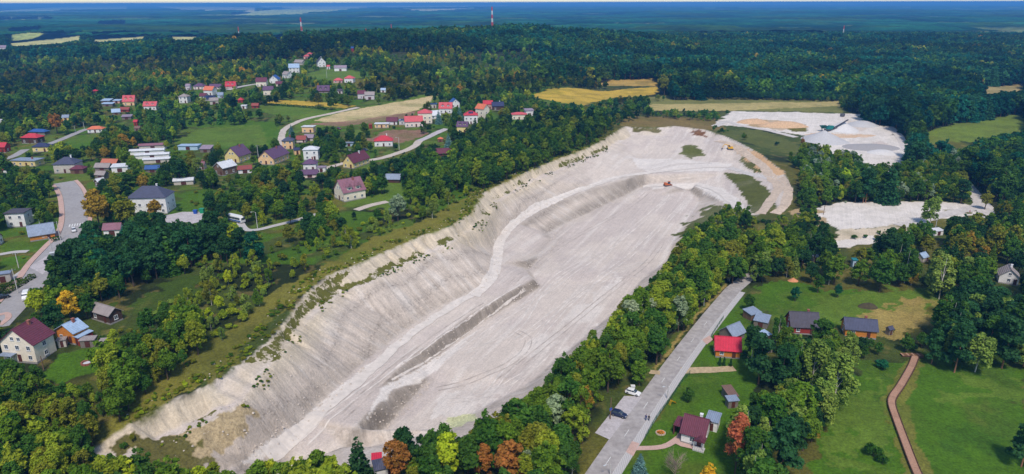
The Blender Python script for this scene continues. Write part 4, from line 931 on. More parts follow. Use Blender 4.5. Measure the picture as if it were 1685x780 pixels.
for y in (-d * .2, d * .2):
    dm = MB().box(w * .12, w * .45, y - 1.2, y + 1.2, h - .3, h + rh * .5).obj("dormer", wallm('cream'), rf); add_window(dm, w * .45, y, h + rh * .22, PI / 2, 1.1, 1.1)
    MB().add([(w * .05, y - 1.5, h + rh * .5), (w * .52, y - 1.5, h + rh * .42), (w * .52, y + 1.5, h + rh * .42), (w * .05, y + 1.5, h + rh * .5), (0.0, y, h + rh * .86), (w * .52, y, h + rh * .8)], [(0, 1, 5, 4), (2, 3, 4, 5), (1, 2, 5), (0, 4, 3), (3, 2, 1, 0)]).obj("dormer_roof", roofm('mauve'), dm)
house("house", "yellow house with wine-red roof", "yellow house with steep wine-red roof on the village lane", H_, 0, 0, 0, 0, 0, 0, 'gabley', .55, 'maroon', 'yellow', corners=[(565, 276), (582, 278), (602, 268)], h=3.4, chim=2)
house("house", "orange house with purple roof", "bright orange house with purple gable roof in the lower village", H_, 0, 0, 0, 0, 0, 0, 'gabley', .42, 'purple', 'peach', corners=[(426, 271), (451, 272), (457, 260)], h=3.8)
house("house", "yellow house with purple roof", "pale yellow house with dark purple roof left of the orange house", H_, 0, 0, 0, 0, 0, 0, 'gabley', .5, 'purple', 'yellow', corners=[(371, 267), (394, 269), (408, 261)], h=4.0)
house("house", "timber chalet with white roof", "brown timber chalet with white metal roof and white ground floor", H_, 0, 0, 0, 0, 0, 0, 'gabley', .36, 'white', 'brown', corners=[(353, 287), (368, 290), (387, 283)], h=4.2, chim=0)
house("hall", "white church hall with slate roof", "white church hall with slate hip roof behind two yellowing trees", 'building', 254, 353, 76, 26, .62, 4, 'hip', .42, 'slate', 'white', chim=2)

# --- the rest, by the foot of the front wall, width and wall height in the photograph
quick([
 ("shed", "grey stucco shed", "small grey stucco shed between the cream house and the lean-to", 105, 572, 16, 11, .9, 20, 'flat', 'grey', 'stone'),
 ("shed", "long grey-roofed shed", "long low grey-roofed shed right of the crimson lean-to", 148, 572, 28, 9, .5, 8, 'shed', 'grey', 'greywood'),
 ("shed", "small grey-roofed shed", "short grey-roofed shed at the right end of the shed row", 174, 574, 15, 8, .8, 8, 'shed', 'grey', 'greywood'),
 ("house", "white flat-roofed house", "white two-floor house with dark flat roof left of the street trees", 36, 374, 44, 22, .9, 8, 'flat', 'darkgrey', 'white', dict(chim=0)),
 ("house", "bungalow with silver roof", "bungalow with silver roof and orange gable beside the street", 72, 397, 42, 9, .9, 35, 'gable', 'bluegrey', 'orange', dict(chim=0)),
 ("garage", "grey canopy garage", "low grey canopy garage at the left edge above the hedge", 8, 466, 30, 13, .6, 25, 'flat', 'bluegrey', 'grey'),
 ("house", "white house at the left edge", "white house with maroon roof cut by the left edge of the picture", -2, 404, 18, 12, 1, 10, 'gable', 'maroon', 'white', dict(chim=0)),
 ("shed", "white shed with pink roof", "white shed with faded pink roof above the pine grove", 189, 389, 33, 11, .7, 10, 'gable', 'mauve', 'white'),
 ("house", "red-roofed villa with dark walls", "broad dark-walled villa with bright red hip roof on the left street", 56, 236, 38, 9, .6, -4, 'hip', 'red', 'darkwood', dict(chim=0)),
 ("house", "honey timber house with navy roof", "honey-coloured timber house with navy hip roof below the red villa", 72, 250, 34, 8, .6, 6, 'hip', 'navy', 'yellow', dict(chim=0)),
 ("house", "long house with blue roof", "long house with bright blue roof behind the red villa", 66, 222, 34, 4, .4, -8, 'hip', 'blue', 'greywood', dict(chim=0)),
 ("house", "red and white house at the left edge", "low red and white house cut by the left edge of the picture", 6, 251, 26, 9, .8, 0, 'gable', 'red', 'redwood', dict(chim=0)),
 ("hall", "flat-roofed shop building", "long low building with grey flat roof beside the village street", 48, 274, 54, 9, .5, -6, 'flat', 'bluegrey', 'yellow', dict(chim=1)),
 ("house", "stone house with blue hip roof", "square stone-grey house with blue-grey hip roof at the street bend", 115, 285, 48, 14, .8, 6, 'hip', 'slate', 'stone', dict(chim=2)),
 ("garage", "maroon-roofed garage", "low garage with dark maroon roof right of the stone house", 131, 286, 28, 7, .7, 5, 'hip', 'maroon', 'brown'),
 ("barn", "barn with terracotta roof", "barn with terracotta tile roof behind the white flat shed", 184, 275, 32, 6, .5, -6, 'gable', 'terracotta', 'darkwood'),
 ("shed", "weathered low shed", "weathered grey low shed in front of the terracotta barn", 172, 281, 30, 4, .5, -4, 'gable', 'grey', 'greywood'),
 ("shed", "white flat-roofed workshop", "white workshop with pale roof between the barns of the lower village", 200, 284, 30, 8, .6, 14, 'shed', 'white', 'white'),
 ("barn", "grey barn", "old grey barn with steep grey roof left of the white workshop", 169, 295, 22, 7, .7, -8, 'gable', 'grey', 'greywood'),
 ("house", "cottage with whitewashed roof", "little cottage with whitish roof and dark gable by the yellow trees", 166, 308, 18, 8, .8, 60, 'gable', 'white', 'darkwood', dict(chim=0)),
 ("house", "white house with orange hip roof", "white bungalow with orange hip roof at the end of the upper street", 160, 219, 30, 6, .5, 6, 'hip', 'orange', 'white', dict(chim=0)),
 ("shed", "shed with pale blue roof by the rust tree", "shed with pale blue roof right of the rust-tipped tree", 110, 199, 14, 5, .9, 15, 'gable', 'bluegrey', 'yellow'),
 ("shed", "white flat shed at the left edge", "white flat shed on the far left edge beside the green lawn", 2, 203, 14, 5, .8, 0, 'flat', 'white', 'white'),
 ("kiosk", "white shrine with red roof", "tiny white shrine with pointed red roof on the left lawn", 11, 288, 7, 8, 1, 0, 'pyr', 'red', 'white', dict(door=0, rh=.7)),
 ("greenhouse", "long brown-roofed shed", "long building with dusty rose roof behind the white greenhouses", 253, 247, 46, 6, .22, 14, 'barrel', 'mauve', 'stone'),
 ("greenhouse", "rear white greenhouse", "rear one of three long white barrel-roofed greenhouses", 244, 255, 58, 4, .16, 14, 'barrel', 'white', 'white'),
 ("greenhouse", "middle white greenhouse", "middle one of three long white barrel-roofed greenhouses", 252, 262, 58, 4, .16, 14, 'barrel', 'white', 'white'),
 ("greenhouse", "front white greenhouse", "front one of three long white barrel-roofed greenhouses", 262, 269, 50, 4, .18, 14, 'barrel', 'white', 'stone'),
 ("hall", "pale blue flat building", "pale blue flat-roofed building below the striped meadow", 313, 247, 38, 6, .5, 2, 'flat', 'lightblue', 'blue', dict(chim=0, win=0)),
 ("barn", "grey-lilac roofed barn", "barn with flat-pitched grey-lilac roof below the striped meadow", 341, 251, 22, 5, .8, 0, 'shed', 'lilac', 'greywood', dict(rh=.3)),
 ("house", "small house with mauve roof", "small house with mauve gable roof beside the willow", 333, 279, 16, 7, .9, 0, 'gable', 'mauve', 'stone'),
 ("shed", "shed with blue roof", "low shed with deep blue roof above the church hall", 253, 284, 26, 3, .5, 6, 'gable', 'blue', 'greywood'),
 ("greenhouse", "white arched shelter", "white arched shelter roof between the trees right of the church hall", 304, 305, 34, 4, .4, 14, 'barrel', 'white', 'stone'),
 ("garage", "garage with maroon flat roof", "white garage with maroon roof between the chalet and the orange house", 404, 286, 22, 5, .8, 20, 'shed', 'rust', 'white'),
 ("shed", "upper pair shed with pale blue roof", "left one of two pale blue roofed sheds in the upper left village", 177, 170, 20, 4, .8, 0, 'shed', 'lightblue', 'greywood'),
 ("shed", "lower shed with pale blue roof", "low pale blue roofed shed in front of the pair of sheds", 179, 175, 22, 3, .5, 0, 'shed', 'lightblue', 'greywood'),
 ("shed", "shed with blue roof beside the salmon house", "pale blue roofed shed touching the salmon-roofed house", 194, 170, 15, 4, .7, 0, 'shed', 'lightblue', 'rose'),
 ("house", "house with salmon roof", "house with tall salmon-red roof and white gable in the upper left village", 215, 174, 24, 7, .8, 8, 'gable', 'pink', 'peach', dict(porch='dormer', chim=0, rh=.6)),
 ("shed", "long rust-roofed shed", "low shed with rust-red roof below the salmon-roofed house", 207, 184, 18, 3, .5, 0, 'gable', 'rust', 'redwood'),
 ("shed", "shed with silver-blue roof", "shed with silver-blue roof tilted beside the rust-red roofed shed", 192, 189, 14, 4, .9, 25, 'gable', 'lightblue', 'greywood'),
 ("garage", "garage with lilac roof", "garage with flat lilac-grey roof at the end of the shed group", 210, 197, 18, 3, .8, 15, 'shed', 'lilac', 'greywood'),
 ("house", "white house with pink roof", "white house with pale pink cross-gable roof in the upper left village", 250, 182, 26, 7, .7, 6, 'gable', 'pink', 'white', dict(porch='dormer', chim=0)),
 ("hut", "small scarlet hut", "small scarlet hut among trees above the long greenhouses", 225, 207, 9, 6, 1, 0, 'gable', 'red', 'redwood'),
 ("shed", "brown-roofed shed", "low brown-roofed shed just below the scarlet hut", 228, 216, 13, 3, .7, -10, 'gable', 'brown', 'greywood'),
 ("house", "white cube house with grey roof", "tall white house with grey pyramid roof standing before the upper left wood", 305, 170, 19, 10, .9, 0, 'pyr', 'grey', 'white', dict(chim=0)),
 ("house", "house with plum hip roof", "house with wide plum hip roof behind the tall white house", 330, 147, 22, 5, .7, 0, 'hip', 'purple', 'pinkw', dict(chim=0)),
 ("house", "long house with plum roof", "long house with low plum roof left of the red dormer house", 356, 147, 22, 4, .5, 0, 'gable', 'purple', 'pinkw', dict(chim=0)),
 ("house", "lilac house", "pale lilac house with plum roof at the left end of the hill street", 311, 149, 10, 7, 1, 0, 'gable', 'lilac', 'lilac', dict(chim=0)),
 ("house", "red house with dormer", "red-roofed house with white dormer at the lower end of the hill street", 381, 146, 19, 4, .7, 6, 'gable', 'red', 'rose', dict(porch='dormer', rh=.6, chim=0)),
 ("house", "white house with orange roof", "white gabled house with orange roof in the cluster below the hill street", 347, 157, 22, 8, .8, -12, 'gable', 'orange', 'white', dict(chim=0)),
 ("house", "small maroon-roofed house", "small white house with maroon roof at the left of the hill cluster", 336, 163, 14, 5, .8, 0, 'gable', 'maroon', 'white', dict(chim=0)),
 ("house", "house with navy solar roof", "low house with navy solar-covered roof in front of the hill cluster", 347, 166, 20, 3, .6, 0, 'gable', 'navy', 'grey', dict(solar=5, chim=0)),
 ("house", "blue-walled house", "pale blue house with grey-blue roof at the right of the hill cluster", 364, 162, 11, 5, 1, 10, 'gable', 'bluegrey', 'blue', dict(chim=0)),
 ("shed", "beige gabled shed", "small beige gabled shed below the navy solar roof", 353, 172, 14, 6, .7, 20, 'gable', 'grey', 'stone'),
 ("hut", "round red-roofed hut", "little hut with round red roof at the meadow corner", 397, 169, 11, 2, 1, 0, 'pyr', 'red', 'redwood', dict(rh=.5)),
 ("shed", "white lean-to", "small white lean-to above the striped meadow", 402, 179, 11, 4, .7, 0, 'shed', 'white', 'white'),
 ("shed", "red-striped shed", "small red-walled shed beside the bright green field", 421, 178, 13, 4, .7, 0, 'gable', 'rust', 'redwood'),
 ("house", "cream house with maroon roof on the hill", "cream house with maroon roof first in the row on the hill street", 432, 143, 20, 8, .8, 6, 'gable', 'maroon', 'cream', dict(chim=0)),
 ("house", "white house with blue roof", "white gabled house with bright blue roof on the hill street", 453, 138, 18, 7, 1, 0, 'gabley', 'blue', 'white', dict(chim=0)),
 ("garage", "small plum-roofed annexe", "low annexe with plum roof right of the blue-roofed white house", 461, 142, 13, 4, .7, 0, 'gable', 'maroon', 'pinkw'),
 ("house", "cream house with purple roof in the trees", "cream house with purple roof half behind the dark hedge trees", 443, 157, 18, 8, .8, 10, 'gable', 'purple', 'cream', dict(chim=0)),
 ("house", "white gabled house on the hill street", "plain white gabled house with grey roof on the hill street", 473, 129, 16, 6, .9, -30, 'gable', 'grey', 'white', dict(chim=0)),
 ("house", "white house with ice-blue roof", "tall white house with ice-blue roof above the plain white gabled house", 485, 120, 18, 8, .8, 12, 'gable', 'lightblue', 'white', dict(chim=0)),
 ("barn", "long grey barn on the hill", "long grey-roofed barn at the top end of the hill street", 494, 107, 20, 4, .5, -28, 'gable', 'grey', 'stone'),
 ("house", "lower coral-roofed house", "lower of two coral-roofed houses in the trees at the top of the village", 505, 97, 10, 4, .9, 0, 'hip', 'pink', 'rose', dict(chim=0, win=0)),
 ("house", "upper coral-roofed house", "upper of two coral-roofed houses in the trees at the top of the village", 510, 92, 9, 3, .8, 0, 'hip', 'pink', 'rose', dict(chim=0, win=0)),
 ("house", "white house with steep grey roof", "white house with steep dark grey roof and tall white chimney on the hilltop", 529, 111, 15, 8, 1, 25, 'gabley', 'darkgrey', 'white', dict(chim=2, rh=.55)),
 ("shed", "pink-roofed shed", "tiny pink-roofed shed right of the steep grey-roofed house", 541, 114, 6, 4, 1, 0, 'gable', 'pink', 'white'),
 ("hall", "long white bungalow", "long white bungalow with grey roof alone on the hilltop grass", 561, 117, 21, 5, .4, 3, 'gable', 'lilac', 'white', dict(chim=0, win=0)),
 ("house", "left coral hip-roofed house", "left of two coral hip-roofed houses at the edge of the wood", 557, 137, 16, 4, .7, 4, 'hip', 'pink', 'rose', dict(chim=0)),
 ("house", "right coral-roofed white house", "right of two coral-roofed houses with white walls by the wood", 576, 137, 18, 7, .8, -6, 'hip', 'pink', 'white', dict(chim=0)),
 ("house", "house with lilac mansard roof", "low house with broad lilac roof and two dormers below the wood", 533, 153, 21, 3, .7, 8, 'gable', 'purple', 'rust_' if 0 else 'brown', dict(porch='dormer', chim=0, rh=.55)),
 ("shed", "dark shed by the lilac roof", "small dark-roofed shed right of the lilac-roofed house", 560, 154, 10, 4, .7, 0, 'gable', 'darkgrey', 'lilac'),
 ("house", "house with half maroon half grey roof", "farmhouse with half maroon half grey roof beside the tan field", 596, 163, 14, 8, .9, 0, 'gable', 'maroon', 'lilac', dict(chim=0)),
 ("barn", "grey barn beside the tan field", "grey-roofed barn joined to the maroon-roofed farmhouse by the tan field", 609, 164, 16, 7, .7, 6, 'gable', 'grey', 'lilac'),
 ("hut", "small white garden house", "small white garden house with bluish roof in the allotments", 631, 152, 9, 3, .8, 0, 'gable', 'lightblue', 'white'),
 ("house", "peach house with flat white roof", "peach block house with flat white roof beside the field track", 509, 219, 23, 9, .7, -4, 'flat', 'white', 'peach', dict(chim=0)),
 ("house", "peach house with slate roof", "tall peach house with slate hip roof at the foot of the field track", 476, 246, 21, 13, .9, 4, 'hip', 'slate', 'peach'),
 ("house", "house with faded red roof", "house with faded red roof squeezed behind the tall peach house", 497, 235, 18, 5, .8, 0, 'gable', 'rust', 'pinkw', dict(chim=0)),
 ("garage", "garage with lilac-grey roof", "garage with lilac-grey roof right of the faded red roof", 510, 232, 18, 5, .7, -6, 'gable', 'lilac', 'stone'),
 ("shed", "small gabled shed with navy roof", "small peach shed with navy roof below the tall peach house", 489, 255, 11, 7, .8, 30, 'gable', 'navy', 'peach'),
 ("house", "white cube house with pale roof", "tall white cube house with pale blue-white hip roof and balconies", 514, 264, 27, 16, .8, 6, 'hip', 'white', 'white', dict(chim=0, rh=.25)),
 ("house", "white house with plum hip roof", "white house with plum hip roof in front of the tall white cube house", 512, 282, 24, 11, .9, 6, 'hip', 'purple', 'white', dict(chim=1)),
 ("garage", "white garage with terrace", "white flat garage with terrace right of the plum hip-roofed house", 530, 284, 16, 7, .9, 6, 'flat', 'lilac', 'white'),
 ("shed", "long plum-roofed outbuilding", "long low outbuilding with plum roof below the plum hip-roofed house", 511, 293, 28, 3, .5, 8, 'gable', 'purple', 'pinkw'),
 ("shed", "steel blue shed", "steel blue flat shed in the garden behind the wine-red roof", 575, 241, 15, 5, .5, 0, 'flat', 'bluegrey', 'blue'),
 ("house", "white house with red hip roof", "white house with bright red hip roof below the ploughed plot", 632, 242, 30, 9, .7, 8, 'hip', 'red', 'white', dict(chim=2)),
 ("house", "apricot house with white flat roof", "apricot bungalow with white flat roof above the ploughed plot", 629, 211, 24, 6, .6, 4, 'flat', 'white', 'peach', dict(chim=0)),
 ("shed", "small brick-red shed", "small brick-red shed left of the apricot bungalow", 610, 212, 6, 6, 1, 0, 'shed', 'rust', 'redwood'),
 ("house", "white house with plum roof", "white bungalow with plum roof right of the apricot bungalow", 646, 206, 19, 6, .7, 0, 'gable', 'maroon', 'white', dict(chim=0)),
 ("house", "house with solar flat roof", "low house with solar panels on its flat roof in the middle row", 668, 206, 22, 7, .6, 0, 'flat', 'bluegrey', 'lilac', dict(solar=6, chim=0)),
 ("house", "pale pink house", "pale pink house with red gable roof above the ploughed plot", 681, 210, 30, 9, .6, 12, 'gable', 'pink', 'pinkw', dict(chim=0)),
 ("house", "cream house with red pyramid roof", "tall cream house with red pyramid roof in the middle row", 700, 204, 23, 16, .9, 6, 'pyr', 'pink', 'cream', dict(chim=0, rh=.28)),
 ("house", "house with big white roof", "house with big white roof behind the red pyramid roof", 714, 197, 22, 6, .9, 30, 'gable', 'white', 'white', dict(chim=0)),
 ("house", "house with blue solar top", "flat-topped house with blue solar panels at the back of the middle row", 712, 178, 14, 6, .7, 0, 'flat', 'blue', 'stone', dict(solar=5, chim=0)),
 ("house", "white house with red cross-gable roof", "white house with red cross-gable roof behind the blue spruces", 734, 187, 22, 8, .8, 0, 'gable', 'pink', 'white', dict(porch='dormer', chim=0, rh=.5)),
 ("house", "white gabled house with royal blue roof", "white gabled house with royal blue roof at the wood edge", 748, 178, 17, 8, 1, 20, 'gabley', 'blue', 'white', dict(chim=0)),
 ("barn", "open barn with crimson roof", "open barn with crimson-plum roof among trees above the quarry", 730, 258, 26, 4, .6, 8, 'gable', 'maroon', 'darkwood'),
 ("hut", "small orange-roofed hut", "small orange-roofed hut beside the blue spruce", 725, 234, 9, 3, .9, 0, 'pyr', 'orange', 'brown'),
 ("house", "house with patchy plum roof", "house with patchy plum roof and orange porch in the right cluster", 762, 219, 20, 10, .9, -8, 'gable', 'purple', 'yellow', dict(porch='dormer', chim=0)),
 ("house", "white house with red solar roof", "tall white house with small solar array on its red roof", 775, 205, 22, 14, .8, 4, 'hip', 'red', 'white', dict(solar=3, chim=0)),
 ("house", "cream gabled house with orange roof", "tall cream gabled house with orange roof at the centre of the right cluster", 794, 196, 23, 15, .9, -38, 'gable', 'orange', 'cream', dict(chim=0)),
 ("house", "scarlet-roofed house", "scarlet-roofed house behind the tall cream gabled house", 803, 180, 15, 8, .8, 0, 'gable', 'red', 'rose', dict(chim=0)),
 ("house", "dark timber house with navy roof", "dark timber house with navy roof at the top of the right cluster", 819, 182, 20, 7, .7, 8, 'gable', 'navy', 'darkwood', dict(chim=2)),
 ("house", "cream bungalow with coral roof", "cream bungalow with flat coral roof on the right end of the village", 854, 197, 25, 8, .6, 2, 'hip', 'pink', 'cream', dict(chim=0, rh=.2)),
 ("shed", "white lean-to house", "white slanted lean-to behind the cream bungalow with coral roof", 870, 191, 16, 8, .8, 15, 'shed', 'lilac', 'white'),
 ("hut", "turquoise garden tent", "small turquoise garden tent on the lawn below the right cluster", 821, 205, 8, 3, .9, 0, 'pyr', 'teal', 'blue'),
 ("barn", "barn with blue-grey roof", "barn with blue-grey metal roof above the quarry edge", 647, 301, 28, 5, .6, -4, 'gable', 'bluegrey', 'darkwood'),
 ("shed", "silver-roofed barn beside the road", "weathered barn with silver roof behind the crimson-roofed cottage", 1203, 563, 42, 10, .9, 35, 'gable', 'bluegrey', 'greywood'),
 ("shed", "wood store with pale roof", "wood store with pale sheet roof near the road bend", 1236, 528, 30, 7, .8, 28, 'shed', 'bluegrey', 'brown'),
 ("shed", "curved silver shed roof", "silver shed in the shade right of the pale wood store", 1252, 541, 27, 6, 1.1, -30, 'shed', 'bluegrey', 'greywood'),
 ("shed", "silver shed behind the pines", "silver-roofed shed glimpsed behind the roadside pines", 1256, 564, 22, 5, .9, 30, 'shed', 'lightblue', 'greywood'),
 ("shed", "lowest silver shed", "lowest silver-roofed shed showing between the roadside pines", 1257, 580, 26, 4, .7, 0, 'shed', 'lightblue', 'greywood'),
 ("shed", "long shed with patched roof", "long narrow shed with patched grey roof on the bungalow's lawn", 1199, 664, 26, 9, 2.0, 8, 'shed', 'brown', 'greywood'),
 ("shed", "shed with blue sheet roof", "low lean-to with blue sheet roof in front of the patched long shed", 1203, 672, 21, 6, .7, 8, 'shed', 'bluegrey', 'greywood'),
 ("house", "white house with grey mansard roof", "white house with grey roof and dark window bays at the right edge", 1655, 469, 36, 13, 1, -28, 'gabley', 'grey', 'white', dict(chim=2)),
 ("barn", "grey-roofed barn at the right edge", "long grey-roofed barn cut by the right edge of the picture", 1682, 425, 30, 6, .5, 4, 'gable', 'grey', 'stone'),
 ("shed", "turquoise-walled hut", "narrow turquoise-walled hut deep in the trees below the white yard", 1404, 441, 10, 12, 1, 0, 'shed', 'teal', 'blue'),
 ("shed", "white shed in the trees", "white shed in the trees below the lower white yard", 1442, 418, 16, 8, .8, 12, 'shed', 'white', 'white'),
 ("house", "house with ice-blue roof in the trees", "house with ice-blue roof peak between birches right of the lawn", 1515, 432, 22, 6, .9, 30, 'gable', 'lightblue', 'stone', dict(chim=0)),
 ("shed", "pale shed near the track", "pale low shed beside the track below the white yard", 1540, 388, 22, 4, .6, 16, 'shed', 'white', 'white'),
 ("shed", "left white cabin in the birches", "left of two white cabins glimpsed through birches above the lawn", 1320, 434, 12, 6, .8, 0, 'shed', 'white', 'white'),
 ("shed", "right white cabin in the birches", "right of two white cabins glimpsed through birches above the lawn", 1340, 431, 12, 7, .8, 0, 'shed', 'white', 'white'),
 ("house", "dark-roofed house at the bottom", "dark-roofed white house among trees at the bottom edge", 632, 789, 34, 16, .9, 20, 'hip', 'slate', 'white', dict(chim=0)),
 ("shed", "red-roofed shed at the bottom", "small red-roofed shed behind the dark-roofed house at the bottom edge", 621, 768, 14, 6, .9, 10, 'shed', 'crimson', 'brown'),
 ("shed", "small grey hut on the meadow edge", "small grey hut with pitched roof right of the orange log house", 1462, 552, 12, 4, .9, 20, 'gable', 'slate', 'greywood'),
 ("house", "orange-roofed building in the far wood", "orange-roofed white building in the far wood left of the tall mast", 460, 68, 12, 5, .8, 0, 'hip', 'orange', 'white', dict(chim=0, win=0)),
 ("house", "red and blue house in the wood", "tiny red and blue house deep in the wood above the hilltop", 580, 86, 6, 6, 1, 0, 'gable', 'blue', 'redwood', dict(chim=0, win=0)),
 ("hall", "white hall at the far left", "long white hall on the far left edge beyond the wood", 6, 84, 22, 5, .5, 8, 'gable', 'lilac', 'white', dict(chim=0, win=0)),
 ("hut", "scarlet-roofed hut in the orchard", "scarlet-roofed hut in the orchard trees of the upper left village", 158, 153, 11, 3, .8, 0, 'pyr', 'red', 'brown'),
])

# ------------------------------------------------------------------ trees: leaf-clump crowns on branching trunks
def leaf_material():
    m = bpy.data.materials.new("foliage"); m.use_nodes = True
    n = m.node_tree.nodes; l = m.node_tree.links; n.clear()
    out = n.new("ShaderNodeOutputMaterial"); di = n.new("ShaderNodeBsdfDiffuse"); tr = n.new("ShaderNodeBsdfTranslucent"); mx = n.new("ShaderNodeMixShader"); mx.inputs[0].default_value = 0.35
    at = n.new("ShaderNodeAttribute"); at.attribute_type = 'INSTANCER'; at.attribute_name = "tint"
    sh = n.new("ShaderNodeAttribute"); sh.attribute_type = 'GEOMETRY'; sh.attribute_name = "shade"
    hs = n.new("ShaderNodeHueSaturation")
    l.new(at.outputs["Vector"], hs.inputs["Color"])
    r1 = n.new("ShaderNodeMapRange"); r1.inputs[3].default_value = 0.62; r1.inputs[4].default_value = 1.45; l.new(sh.outputs["Fac"], r1.inputs[0]); l.new(r1.outputs[0], hs.inputs["Value"])
    r2 = n.new("ShaderNodeMapRange"); r2.inputs[3].default_value = 0.515; r2.inputs[4].default_value = 0.485; l.new(sh.outputs["Fac"], r2.inputs[0]); l.new(r2.outputs[0], hs.inputs["Hue"])
    l.new(hs.outputs[0], di.inputs[0]); l.new(hs.outputs[0], tr.inputs[0])
    l.new(di.outputs[0], mx.inputs[1]); l.new(tr.outputs[0], mx.inputs[2]); l.new(mx.outputs[0], out.inputs[0])
    return m
M_LEAF = leaf_material()
M_BARK = mat("bark_brown", rgb(92, 74, 58), 0.95, 6, 0.3, 0.6, 14); M_BIRCH = mat("bark_birch", rgb(206, 200, 190), 0.9, 9, 0.5, 0.3, 14); M_PINEB = mat("bark_pine", rgb(150, 104, 76), 0.95, 6, 0.3, 0.6, 14); M_DEAD = mat("bark_grey_twigs", rgb(142, 126, 112), 0.95, 6, 0.2)

def leaf_mesh(name, cen, nor, size, shade):
    """one four-cornered leaf spray per point"""
    n = len(cen); r = np.random.default_rng(len(name) + n)
    nor = nor / (np.linalg.norm(nor, axis=1)[:, None] + 1e-9)
    a = np.cross(nor, r.normal(size=(n, 3))); a /= np.linalg.norm(a, axis=1)[:, None] + 1e-9; b = np.cross(nor, a)
    s = size * r.uniform(.7, 1.35, n)
    k = [(1.0, 0.0), (0.12, 0.62), (-0.95, 0.08), (-0.05, -0.66)]
    v = np.stack([cen + a * (s * p * r.uniform(.8, 1.2, n))[:, None] + b * (s * q * r.uniform(.75, 1.25, n))[:, None] for p, q in k], 1)
    v[:, 0] -= nor * (s * .25)[:, None]; v[:, 2] -= nor * (s * .25)[:, None]
    me = bpy.data.meshes.new(name)
    me.vertices.add(4 * n); me.vertices.foreach_set("co", v.ravel().astype(np.float32))
    me.loops.add(4 * n); me.loops.foreach_set("vertex_index", np.arange(4 * n, dtype=np.int32))
    me.polygons.add(n); me.polygons.foreach_set("loop_start", np.arange(0, 4 * n, 4, dtype=np.int32)); me.polygons.foreach_set("loop_total", np.full(n, 4, np.int32))
    me.update(calc_edges=True)
    at = me.attributes.new("shade", 'FLOAT', 'FACE'); at.data.foreach_set("value", np.clip(shade, 0, 1).astype(np.float32))
    me.materials.append(M_LEAF)
    return me
def lobes(r, kind):
    """centres, radii (x,y,z) and tone of the clumps that make a crown of unit height"""
    L = []
    if kind == 'broad':
        wx = r.uniform(.19, .25)
        for i in range(26):
            th = r.uniform(0, 2 * PI); ph = math.acos(r.uniform(-.85, 1)); k = r.uniform(.55, 1.0)
            L.append((wx * k * math.sin(ph) * math.cos(th), wx * k * math.sin(ph) * math.sin(th), .55 + .36 * k * math.cos(ph), r.uniform(.06, .125), 1.0))
        ox, oy = r.uniform(-.07, .07, 2)
        L = [(x + ox * (z - .3), y + oy * (z - .3), z, R, q) for x, y, z, R, q in L]
        for i in range(13):
            th = r.uniform(0, 2 * PI); ph = math.acos(r.uniform(-.4, 1)); k = r.uniform(1.0, 1.3)
            L.append((wx * k * math.sin(ph) * math.cos(th), wx * k * math.sin(ph) * math.sin(th), .55 + .36 * k * math.cos(ph), r.uniform(.03, .06), 1.2))
    elif kind == 'tall':
        for i in range(28):
            z = r.uniform(.14, .95); w = r.uniform(.5, 1) * .17 * (1 - abs((z - .5) / .5) ** 2.2) + .02; th = r.uniform(0, 2 * PI)
            L.append((w * math.cos(th), w * math.sin(th), z, r.uniform(.045, .085), 1.35))
    elif kind == 'birch':
        for i in range(22):
            z = r.uniform(.25, .92); w = .20 * (1 - abs((z - .48) / .52) ** 2) + .02; th = r.uniform(0, 2 * PI); w *= r.uniform(.5, 1)
            L.append((w * math.cos(th), w * math.sin(th), z, r.uniform(.055, .08), 1.7))
    elif kind == 'pine':
        for i in range(28):
            z = r.uniform(.24, .95); w = .22 * (1 - max(0, (z - .45) / .55) ** 1.6 * .8) * r.uniform(.35, 1); th = r.uniform(0, 2 * PI)
            L.append((w * math.cos(th), w * math.sin(th), z, r.uniform(.07, .11), .75))
    elif kind == 'spruce':
        for j in range(9):
            z = .10 + .84 * j / 9; w = .27 * (1 - z) ** .85 + .01; m = max(3, int(9 * (1 - z)) + 2)
            for i in range(m):
                th = 2 * PI * (i + r.uniform(-.3, .3)) / m
                L.append((w * .62 * math.cos(th), w * .62 * math.sin(th), z + r.uniform(-.02, .02), 0.035 + .1 * (1 - z), .8))
        L.append((0, 0, .95, .03, 2.0))
    elif kind == 'thuja':
        for j in range(10):
            z = .08 + .86 * j / 10; w = .07 * (1 - z ** 2) + .01; L.append((w * r.uniform(-.3, .3), w * r.uniform(-.3, .3), z, .035 + .09 * (1 - z ** 1.5), 1.2))
    else:        # shrub
        for i in range(12):
            th = r.uniform(0, 2 * PI); k = r.uniform(.2, 1)
            L.append((.42 * k * math.cos(th), .42 * k * math.sin(th), .28 + .42 * r.uniform(.1, 1) * (1.1 - k * .6), r.uniform(.16, .25), .85))
    return L
